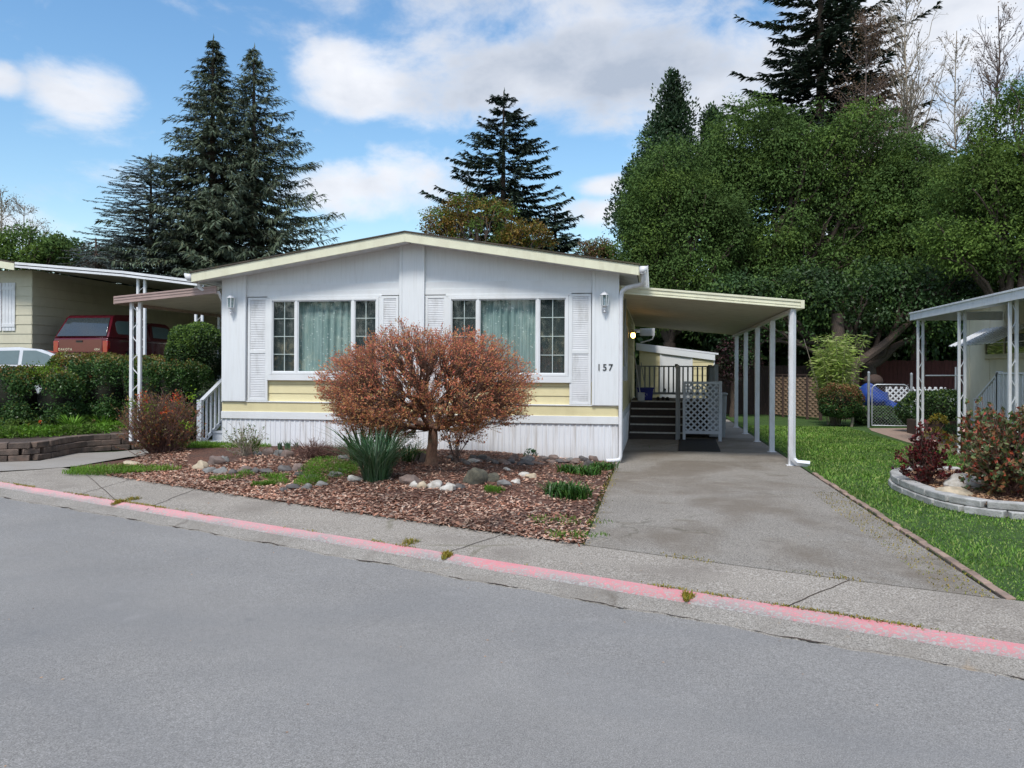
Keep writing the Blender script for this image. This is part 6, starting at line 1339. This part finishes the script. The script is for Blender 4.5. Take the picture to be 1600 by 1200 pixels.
# pieris, bamboo and others at the back of the lawn
pp = PZ(1318, 668, 0); s_ = 22.3/FX
hedge('pieris_shrub', 'rounded pieris shrub with pinkish new leaves in front of the bamboo', 'shrub', [(pp[0], pp[1]+.5, .72, .62, .5, .50), (pp[0]+.25, pp[1]+.6, .62, .45, .4, .38)], 5200, (.05, .085), M['l_hedge'], M['l_pieris'], tipz=-.4, tipfrac=.6, core=M['core'], exp=.8, width=.35)
m = MB(); m.tube([(pp[0]+.3, pp[1]+.4, 0), (pp[0]+.36, pp[1]+.4, .5)], .04, 6); tag(m.build('shrub_stem', M['palebark'], org=(pp[0]+.3, pp[1]+.4, 0)), 'bare pale stem at the foot of the pieris shrub', 'stem')
def bamboo():
    b = PY(1308, 640, 25.0); b = (b[0], b[1], 0); root = thing('bamboo', 'tall yellow-green bamboo clump behind the pieris shrub', 'bamboo', b); paths = []; L_ = []; D = []
    for i in range(46):
        tx, ty = RNG.normal(0, .27), RNG.normal(0, .22); h = RNG.uniform(1.7, 2.75)*(1-.12*abs(tx)); a = np.array([b[0]+tx*.35, b[1]+ty*.4, 0]); e = np.array([b[0]+tx*1.25, b[1]+ty*1.5, h]); c = curve(a, e, 7, .02, .012); paths.append((c, np.linspace(.011, .003, 7)))
        for _ in range(120):
            t = RNG.uniform(.3, 1)**.8; p = a+(e-a)*t; dr = rdir(1)[0]*[1, 1, .3]+[0, 0, .1]; L_.append(p+dr*RNG.uniform(.03, .22)); D.append(dr+[0, 0, -.25])
    e = np.array([PY(1256, 530, 25.0)[0], 25.0, 2.5]); paths.append((curve([b[0]-.25, b[1], 0], e, 5, 0, .01), np.linspace(.012, .006, 5)))
    tubes_fast('canes', paths, M['palebark'], root, 5); leafmesh('leaves', np.array(L_), np.array(D), RNG.uniform(.12, .24, len(L_)), .17, M['l_bamboo'], root)
bamboo()
leafclump('yellow_shrub', 'small yellow-green shrub in front of the wooden planter', 1462, 694, 0, 420, .32, .38, (.04, .07), M['dryweed'], .5)
leafclump('green_shrub', 'small dark shrub right of the yellow-green one by the planter', 1486, 690, 0, 380, .28, .42, (.04, .07), M['l_hedge'], .5)
hedge('juniper', 'dark bushy plants growing behind the wooden planter', 'shrub', [(WPC[0]+.2, WPC[1]+1.2, .55, .95, .6, .55)], 4200, (.05, .09), M['l_broaddark'], M['l_broadlight'], tipz=0, tipfrac=.2, core=M['core'], exp=.9)
leafclump('planter_plant', 'yellow-green plant growing in the wooden planter', 1466, 662, .3, 260, .25, .25, (.04, .07), M['dryweed'], .5)
for i, (u, Y, r_) in enumerate(((1405, 25.4, .8), (1370, 25.2, .7), (1440, 25.6, .8), (1475, 26.0, .8))):
    p = PY(u, 640, Y); hedge('ivy_mound', 'dark leafy mound beyond the gate below the lattice, %s along' % ORD[i], 'shrub', [(p[0], Y, .22, r_, .4, .35)], 1800, (.06, .1), M['l_hedge'], M['l_broad'], tipz=0, core=M['core'], exp=.9, group='leafy mounds beyond the gate')
# ------------------------------------------------------------ trees
def conifer(name, label, u, vtop, vbase, Y, halfw, mat, nwh=46, nbr=8, spray=34, droop=.35, ls=(.28, .5), shape=1.0, trunk=.22, lean=0, gap=0., low=.06, upturn=.18, group=None, zbase=None, wid=.16, hang=.5, irregular=.18):
    t = PY(u, vtop, Y); zb = (PY(u, vbase, Y)[2]) if zbase is None else zbase; dep = Y*CT-t[0]*ST; Rm = halfw/FX*dep; Hh = t[2]-zb; b = np.array([t[0], Y, 0.]); z0 = zb
    root = thing(name, label, 'tree', (t[0], Y, 0), group)
    tp = [(np.array([[b[0], Y, 0], [b[0], Y, z0+Hh*.5], [t[0], Y, t[2]]]), np.array([trunk, trunk*.55, .02]))]
    Pn = []; Dn = []; S = []; br = []
    for k in range(nwh):
        f = (k+RNG.uniform(-.3, .3))/nwh; f = min(max(f, low*.2), .995); z = z0+Hh*f; rad = Rm*((1-f)**shape)*1.0
        for j in range(nbr):
            if RNG.uniform() < gap: continue
            a = RNG.uniform(0, 2*math.pi); L_ = rad*(1+RNG.normal(0, irregular)); L_ = max(L_, .15)
            o = np.array([math.cos(a), math.sin(a), 0]); tt = np.linspace(0, 1, 6)[:, None]
            c = np.array([b[0], Y, z])+o*L_*tt; c[:, 2] += (-droop*L_*tt[:, 0]**1.0*(1-.25*f)+upturn*L_*tt[:, 0]**3); br.append((c, np.linspace(max(.012, .03*(1-f)+.008), .006, 6)))
            n = max(4, int(spray*(.25+L_/Rm)))
            q = RNG.uniform(.12, 1, n)**.75; i = np.minimum(4, (q*5).astype(int)); p = c[i]+(c[i+1]-c[i])*(q*5-i)[:, None]
            side = np.array([-o[1], o[0], 0]); sgn = RNG.choice([-1, 1], n); dirv = o*.9+side[None]*(sgn*RNG.uniform(.3, 1.1, n))[:, None]+np.array([0, 0, 1])*(-hang*RNG.uniform(0, 1, n)+.12)[:, None]
            s = RNG.uniform(*ls, n)*(.55+.6*(1-f)); Pn.append(p+unit(dirv)*s[:, None]*.4); Dn.append(dirv); S.append(s)
    Pn.append(np.array([[t[0], Y, t[2]-.1], [t[0], Y, t[2]+.05]])); Dn.append(np.array([[0, 0, 1.], [.1, 0, 1.]])); S.append(np.array([.4, .4]))
    tubes_fast('trunk', tp, M['bark'], root, 8); tubes_fast('branches', br, M['bark'], root, 3)
    Pn = np.concatenate(Pn); leafmesh('crown', Pn, np.concatenate(Dn), np.concatenate(S), wid, mat, root, fold=.4, N=unit(rdir(len(Pn))*.55+[0, 0, 1.]))
    return root
def broad(name, label, env, Y, nblob, br_, nleaf, ls, mat, mat2=None, base=None, trunk=.25, limbs=14, group=None, depth=1.0, frac2=.2, width=.5, blobflat=.8, cat='tree', down=.3, bark='bark', ntips=120):
    """env: list of pixel ellipses (u,v,ru,rv) at depth Y; crown of leaf clusters on limbs"""
    E_ = []
    for (u, v, ru, rv) in env:
        p = PY(u, v, Y); dep = Y*CT-p[0]*ST; E_.append((p[0], Y, p[2], ru/FX*dep, max(ru, rv*.6)/FX*dep*depth*.8, rv/FX*dep))
    if base is None: base = (E_[0][0], Y, 0)
    root = thing(name, label, cat, (base[0], base[1], 0), group)
    w = np.array([e[3]*e[5] for e in E_]); w = w/w.sum(); C = []
    for e, k in zip(E_, (w*nblob).astype(int)+1):
        d = rdir(k); r = RNG.uniform(.45, 1, k)**.5; C.append(np.array(e[:3])+d*r[:, None]*(np.array(e[3:])-br_*.55))
    C = np.concatenate(C); nb = len(C); rb = br_*RNG.uniform(.55, 1.25, nb)
    for e in E_[:]:
        k = max(2, nblob//(len(E_)*3)); d = rdir(k); C = np.concatenate([C, np.array(e[:3])+d*RNG.uniform(.92, 1.08, k)[:, None]*(np.array(e[3:])-br_*.2)]); rb = np.concatenate([rb, br_*RNG.uniform(.25, .5, k)])
    nb = len(C); n = nleaf; idx = RNG.choice(nb, n, p=rb**2/(rb**2).sum())
    d = rdir(n); d[:, 2] = np.where(RNG.uniform(0, 1, n) < .45, np.abs(d[:, 2]), d[:, 2]); r = RNG.uniform(.55, 1.05, n)*(1+.22*np.sin(d[:, 0]*5+idx)*np.cos(d[:, 2]*4+idx*1.7))
    P = C[idx]+d*(rb[idx]*r)[:, None]*[1, 1, blobflat]; D = unit(d)*.7+rdir(n)*.7+[0, 0, -down]
    ss = RNG.uniform(*ls, n); NN = unit(unit(d)+[0, 0, .5]+rdir(n)*.65)
    if mat2 is not None:
        pick = RNG.uniform(0, 1, nb)[idx] < frac2
        leafmesh('light_foliage', P[pick], D[pick], ss[pick], width, mat2, root, fold=.25, N=NN[pick]); P, D, ss, NN = P[~pick], D[~pick], ss[~pick], NN[~pick]
    leafmesh('crown', P, D, ss, width, mat, root, fold=.25, N=NN)
    b = np.array([base[0], base[1], 0.]); tips = C[RNG.choice(nb, min(ntips, nb), replace=False)]; zt = max(1.2, (C[:, 2].min()*.6+C[:, 2].mean()*.4)*.6)
    tubes_fast('trunk', hier(b, [b[0]+RNG.normal(0, .15), b[1], zt], tips, min(limbs, 9), limbs*3, trunk, .02, 5, .04), M[bark], root, 6)
    return root
def bare(name, label, u, vtop, vbase, Y, halfw, ntip, r0, mat='palebark', leaves=None, group=None, upright=2.2, nl=0, ls=(.08, .14)):
    t = PY(u, vtop, Y); dep = Y*CT-t[0]*ST; Rm = halfw/FX*dep; z0 = PY(u, vbase, Y)[2]; Hh = t[2]-z0; b = np.array([t[0], Y, 0.]); root = thing(name, label, 'tree', tuple(b), group)
    paths = [(curve(b, [t[0], Y, t[2]*.97], 9, 0, .006), np.linspace(r0, .02, 9))]; tips = []
    tc = paths[0][0]
    for i in range(ntip):
        f = RNG.uniform(.0, .93); z = z0*.8+(t[2]-z0*.8)*f; i0 = np.searchsorted(tc[:, 2], z); i0 = min(max(i0, 1), 8); s = tc[i0-1]+(tc[i0]-tc[i0-1])*((z-tc[i0-1, 2])/max(.01, tc[i0, 2]-tc[i0-1, 2]))
        a = RNG.uniform(0, 6.28); L_ = Rm*(1-f*.75)*RNG.uniform(.5, 1); e = s+np.array([math.cos(a)*L_, math.sin(a)*L_, L_*upright*RNG.uniform(.6, 1.2)]); c = curve(s, e, 6, -.05, .035); paths.append((c, np.linspace(.012+.35*r0*(1-f), .008, 6)))
        for _ in range(7):
            k = RNG.integers(1, 5); d = unit((e-s)[None])[0]+RNG.normal(0, .5, 3)+[0, 0, .2]; q = c[k]+unit(d[None])[0]*L_*RNG.uniform(.25, .6); c2 = curve(c[k], q, 4, 0, .05); paths.append((c2, np.linspace(.011, .005, 4)))
            for _ in range(3):
                kk = RNG.integers(1, 4); q2 = c2[kk]+unit((q-c2[0]+RNG.normal(0, .6, 3)*L_*.3)[None])[0]*L_*RNG.uniform(.12, .3); paths.append((np.stack([c2[kk], q2]), np.array([.007, .004]))); tips.append(q2)
    tubes_fast('trunk', paths, M[mat], root, 4)
    if leaves:
        tips = np.array(tips); i = RNG.integers(0, len(tips), nl); leafmesh('crown', tips[i]+RNG.normal(0, .15, (nl, 3)), rdir(nl), RNG.uniform(*ls, nl), .5, M[leaves], root)
    return root
GS = None
conifer('spruce_tree', 'tall spruce, left one of the twin spruces behind the left roof', 333, 60, 440, 34, 138, M['l_spruce'], 60, 13, 66, .42, (.30, .52), .85, .24, hang=1.1, wid=.16, irregular=.26)
conifer('spruce_tree', 'tall spruce, right one of the twin spruces behind the left roof', 397, 74, 440, 35, 140, M['l_spruce'], 60, 11, 62, .42, (.30, .5), .80, .24, hang=1.3, wid=.16, upturn=.3, irregular=.3)
conifer('cedar_tree', 'sparse bluish cedar with wide branches left of the twin spruces', 236, 246, 440, 33, 96, M['l_cedar'], 32, 13, 100, .06, (.16, .30), .34, .14, hang=.5, wid=.16, upturn=.05, gap=.05)
conifer('cedar_tree', 'low bluish weeping cedar above the tan house roof', 150, 372, 450, 30, 90, M['l_cedar'], 16, 9, 46, .5, (.18, .3), .5, .15, hang=.8, wid=.12)
conifer('fir_tree', 'open dark fir rising behind the middle of the white roof', 787, 143, 420, 40, 118, M['l_fir'], 32, 11, 105, .25, (.30, .5), .62, .22, hang=.8, wid=.26, gap=.1, irregular=.25, upturn=.25)
conifer('fir_tree', 'small dark fir low on the right behind the open fir', 868, 330, 430, 41, 48, M['l_fir'], 16, 7, 34, .25, (.3, .5), .6, .15, wid=.22)
broad('cypress_tree', 'dense pointed green conifer above the round tree right of the house', [(1050, 140, 9, 28), (1050, 172, 22, 38), (1047, 215, 40, 50), (1045, 270, 58, 70), (1020, 330, 70, 80)], 44, 190, .75, 36000, (.13, .24), M['l_cypress'], None, trunk=.2, ntips=40, depth=1.6, blobflat=1.3, down=-.4)
broad('cypress_tree', 'narrow pointed conifer tip between the pointed conifer and the big green tree', [(1113, 190, 7, 20), (1113, 225, 18, 35), (1113, 270, 30, 50)], 44, 70, .55, 14000, (.13, .24), M['l_cypress'], None, trunk=.2, ntips=20, depth=1.6, blobflat=1.3, down=-.4)
conifer('dark_pine', 'huge dark fir top above the big green tree', 1283, -150, 330, 46, 138, M['l_fir'], 46, 12, 90, .22, (.4, .7), .62, .35, wid=.26, hang=.5, gap=.05, irregular=.3, upturn=.22)
broad('autumn_tree', 'orange and green leaved tree rising behind the roof ridge in front of the fir', [(752, 350, 88, 56), (700, 345, 40, 30), (820, 372, 60, 30)], 31, 60, .5, 11000, (.07, .13), M['l_autumn'], M['l_broadlight'], frac2=.25, trunk=.12, depth=.8, ntips=60, bark='twig')
bare('thin_tree', 'thin nearly bare tree at the left of the orange tree', 672, 338, 400, 30, 42, 26, .05, 'twig', 'l_autumn', nl=500, upright=.6)
broad('pink_tree', 'small pinkish green tree low between the fir and the round tree', [(930, 388, 40, 22), (955, 400, 30, 20)], 33, 26, .4, 4200, (.07, .12), M['l_pink'], M['l_broadlight'], frac2=.4, trunk=.1, ntips=20)
# the big evergreens on the right
broad('round_tree', 'large rounded green tree right behind the carport, left of the biggest one', [(1040, 340, 82, 128), (1075, 400, 95, 130), (1010, 420, 60, 110)], 31, 170, .82, 76000, (.08, .135), M['l_broad'], M['l_broadlight'], frac2=.16, trunk=.3, ntips=90, down=.6)
broad('big_tree', 'biggest broad green tree behind the carport and the back fence', [(1180, 230, 80, 88), (1265, 240, 90, 92), (1345, 250, 85, 90), (1120, 290, 60, 90), (1420, 320, 75, 100), (1190, 350, 110, 110), (1340, 370, 130, 110), (1240, 440, 150, 100)], 33, 300, .95, 125000, (.085, .15), M['l_broad'], M['l_broadlight'], frac2=.16, trunk=.4, ntips=130, down=.6)
broad('green_tree', 'green tree between the biggest tree and the right edge tree', [(1435, 300, 75, 95), (1450, 400, 110, 110)], 32, 110, .85, 52000, (.08, .135), M['l_broad'], M['l_broadlight'], frac2=.2, trunk=.3, ntips=70, down=.5)
broad('right_tree', 'bright green tree at the right edge rising above the cream house', [(1590, 240, 85, 125), (1540, 340, 110, 110), (1640, 360, 120, 160)], 27, 170, .75, 78000, (.075, .13), M['l_broadlight'], M['l_broad'], frac2=.4, trunk=.3, ntips=80)
broad('yard_tree', 'dark leaved tree with leaning trunk behind the chain-link gate', [(1350, 470, 120, 70), (1250, 480, 90, 70), (1450, 480, 110, 75), (1150, 490, 90, 60)], 29, 150, .7, 36000, (.09, .16), M['l_broaddark'], M['l_broad'], frac2=.2, base=(7.2, 29, 0), trunk=.28, ntips=90, down=.5)
broad('dark_shrub_tree', 'dark purple leaved small tree right of the yellow shed', [(1145, 565, 38, 42)], 28.5, 30, .45, 5000, (.06, .11), M['l_purple'], M['l_broaddark'], frac2=.4, trunk=.1, ntips=30)
m = MB(); a = PY(1330, 600, 28.5); b_ = PY(1425, 500, 28.5); m.tube([(a[0], 28.5, 0), (a[0]+.1, 28.5, a[2]+.6), ((a[0]+b_[0])/2, 28.4, (a[2]+b_[2])/2+.2), b_], [.22, .18, .14, .08], 8); m.tube([PY(1315, 640, 28.2)[:2]+(0,), PY(1312, 560, 28.2), PY(1308, 490, 28.2)], [.3, .24, .18], 9); tag(m.build('tree_trunk', M['bark'], org=(a[0], 28.5, 0)), 'dark forked tree trunk with a leaning limb behind the bamboo', 'trunk')
bare('bare_tree', 'tall bare multi-branched tree directly right of the dark fir top', 1418, -40, 330, 41, 100, 80, .15, 'palebark', 'l_brown', nl=1500, upright=1.9)
bare('bare_tree', 'slim bare tree between the tall bare tree and the right edge', 1495, 30, 330, 42, 85, 44, .10, 'palebark', 'l_brown', nl=500, upright=1.4)
bare('bare_tree', 'bare tree nearest the right edge above the bright green tree', 1560, -10, 300, 43, 85, 50, .11, 'twig', 'l_brown', nl=900, upright=1.8)
bare('brown_leaf_tree', 'brown leaved tree in front of the dark fir top', 1352, 10, 330, 40, 95, 70, .14, 'twig', 'l_brown', nl=7000, upright=1.1)
# left background
broad('left_tree', 'dark green bushy tree behind the tan house at the left edge', [(30, 395, 75, 42), (95, 400, 50, 38), (-40, 400, 70, 50)], 34, 80, .65, 15000, (.12, .2), M['l_broad'], M['l_broadlight'], frac2=.25, trunk=.2, ntips=50)
broad('left_tree', 'dark leafy tree between the bushy tree and the low cedar', [(110, 405, 50, 40), (170, 420, 60, 40)], 36, 50, .6, 9000, (.12, .2), M['l_broaddark'], M['l_broad'], frac2=.25, trunk=.2, ntips=40)
bare('bare_tree', 'pale bare tree far away above the bushes at the left edge', 38, 312, 400, 44, 62, 34, .10, 'palebark', 'l_brown', nl=700, upright=.9)
bare('bare_tree', 'second pale bare tree far away, nearest the left edge', 2, 298, 400, 46, 50, 28, .10, 'palebark', 'l_autumn', nl=900, upright=1.)
# continuous far wood; unseen row behind the camera added to darken window reflections
def wood(label, x0, x1, Y, h, n, mat, amp=2.):
    k = int((x1-x0)/1.5*h*2); C = np.stack([RNG.uniform(x0, x1, k), Y+RNG.uniform(-2.5, 3, k), RNG.uniform(0, 1, k)], 1); C[:, 2] = C[:, 2]*(h+amp*np.sin(C[:, 0]*.35+2)); idx = RNG.integers(0, k, n); d = rdir(n)
    P = C[idx]+d*RNG.uniform(.5, 1.3, n)[:, None]; o = leafmesh('backdrop_wood', P, d+rdir(n), RNG.uniform(.3, .55, n), .6, mat, fold=.4); return tag(o, kind='stuff')
wood('', 0, 46, 49, 11.5, 70000, M['l_broaddark']); wood('', -4, 34, 36, 4.0, 50000, M['l_broaddark'], .5); wood('', -34, 30, -24, 6.5, 26000, M['l_broaddark'], 1.); wood('', -48, -16, 50, 4.6, 26000, M['l_broaddark'], 1.); wood('', -16, 4, 52, 4.2, 14000, M['l_broaddark'], .6)
# pale house glimpsed behind the right trees
fh = thing('far_house', 'pale teal house glimpsed behind the trees above the red-brown fence', 'house', (13, 38, 0)); m = MB(); m.box(9, 38, 0, 17, 44, 2.9); m.build('wall', M['silver'], fh); m = MB(); m.prism([(8.6, 37.6, 2.9), (17.4, 37.6, 2.9), (13, 37.6, 4.3)], (0, 7, 0)); m.build('roof', M['shingle'], fh)
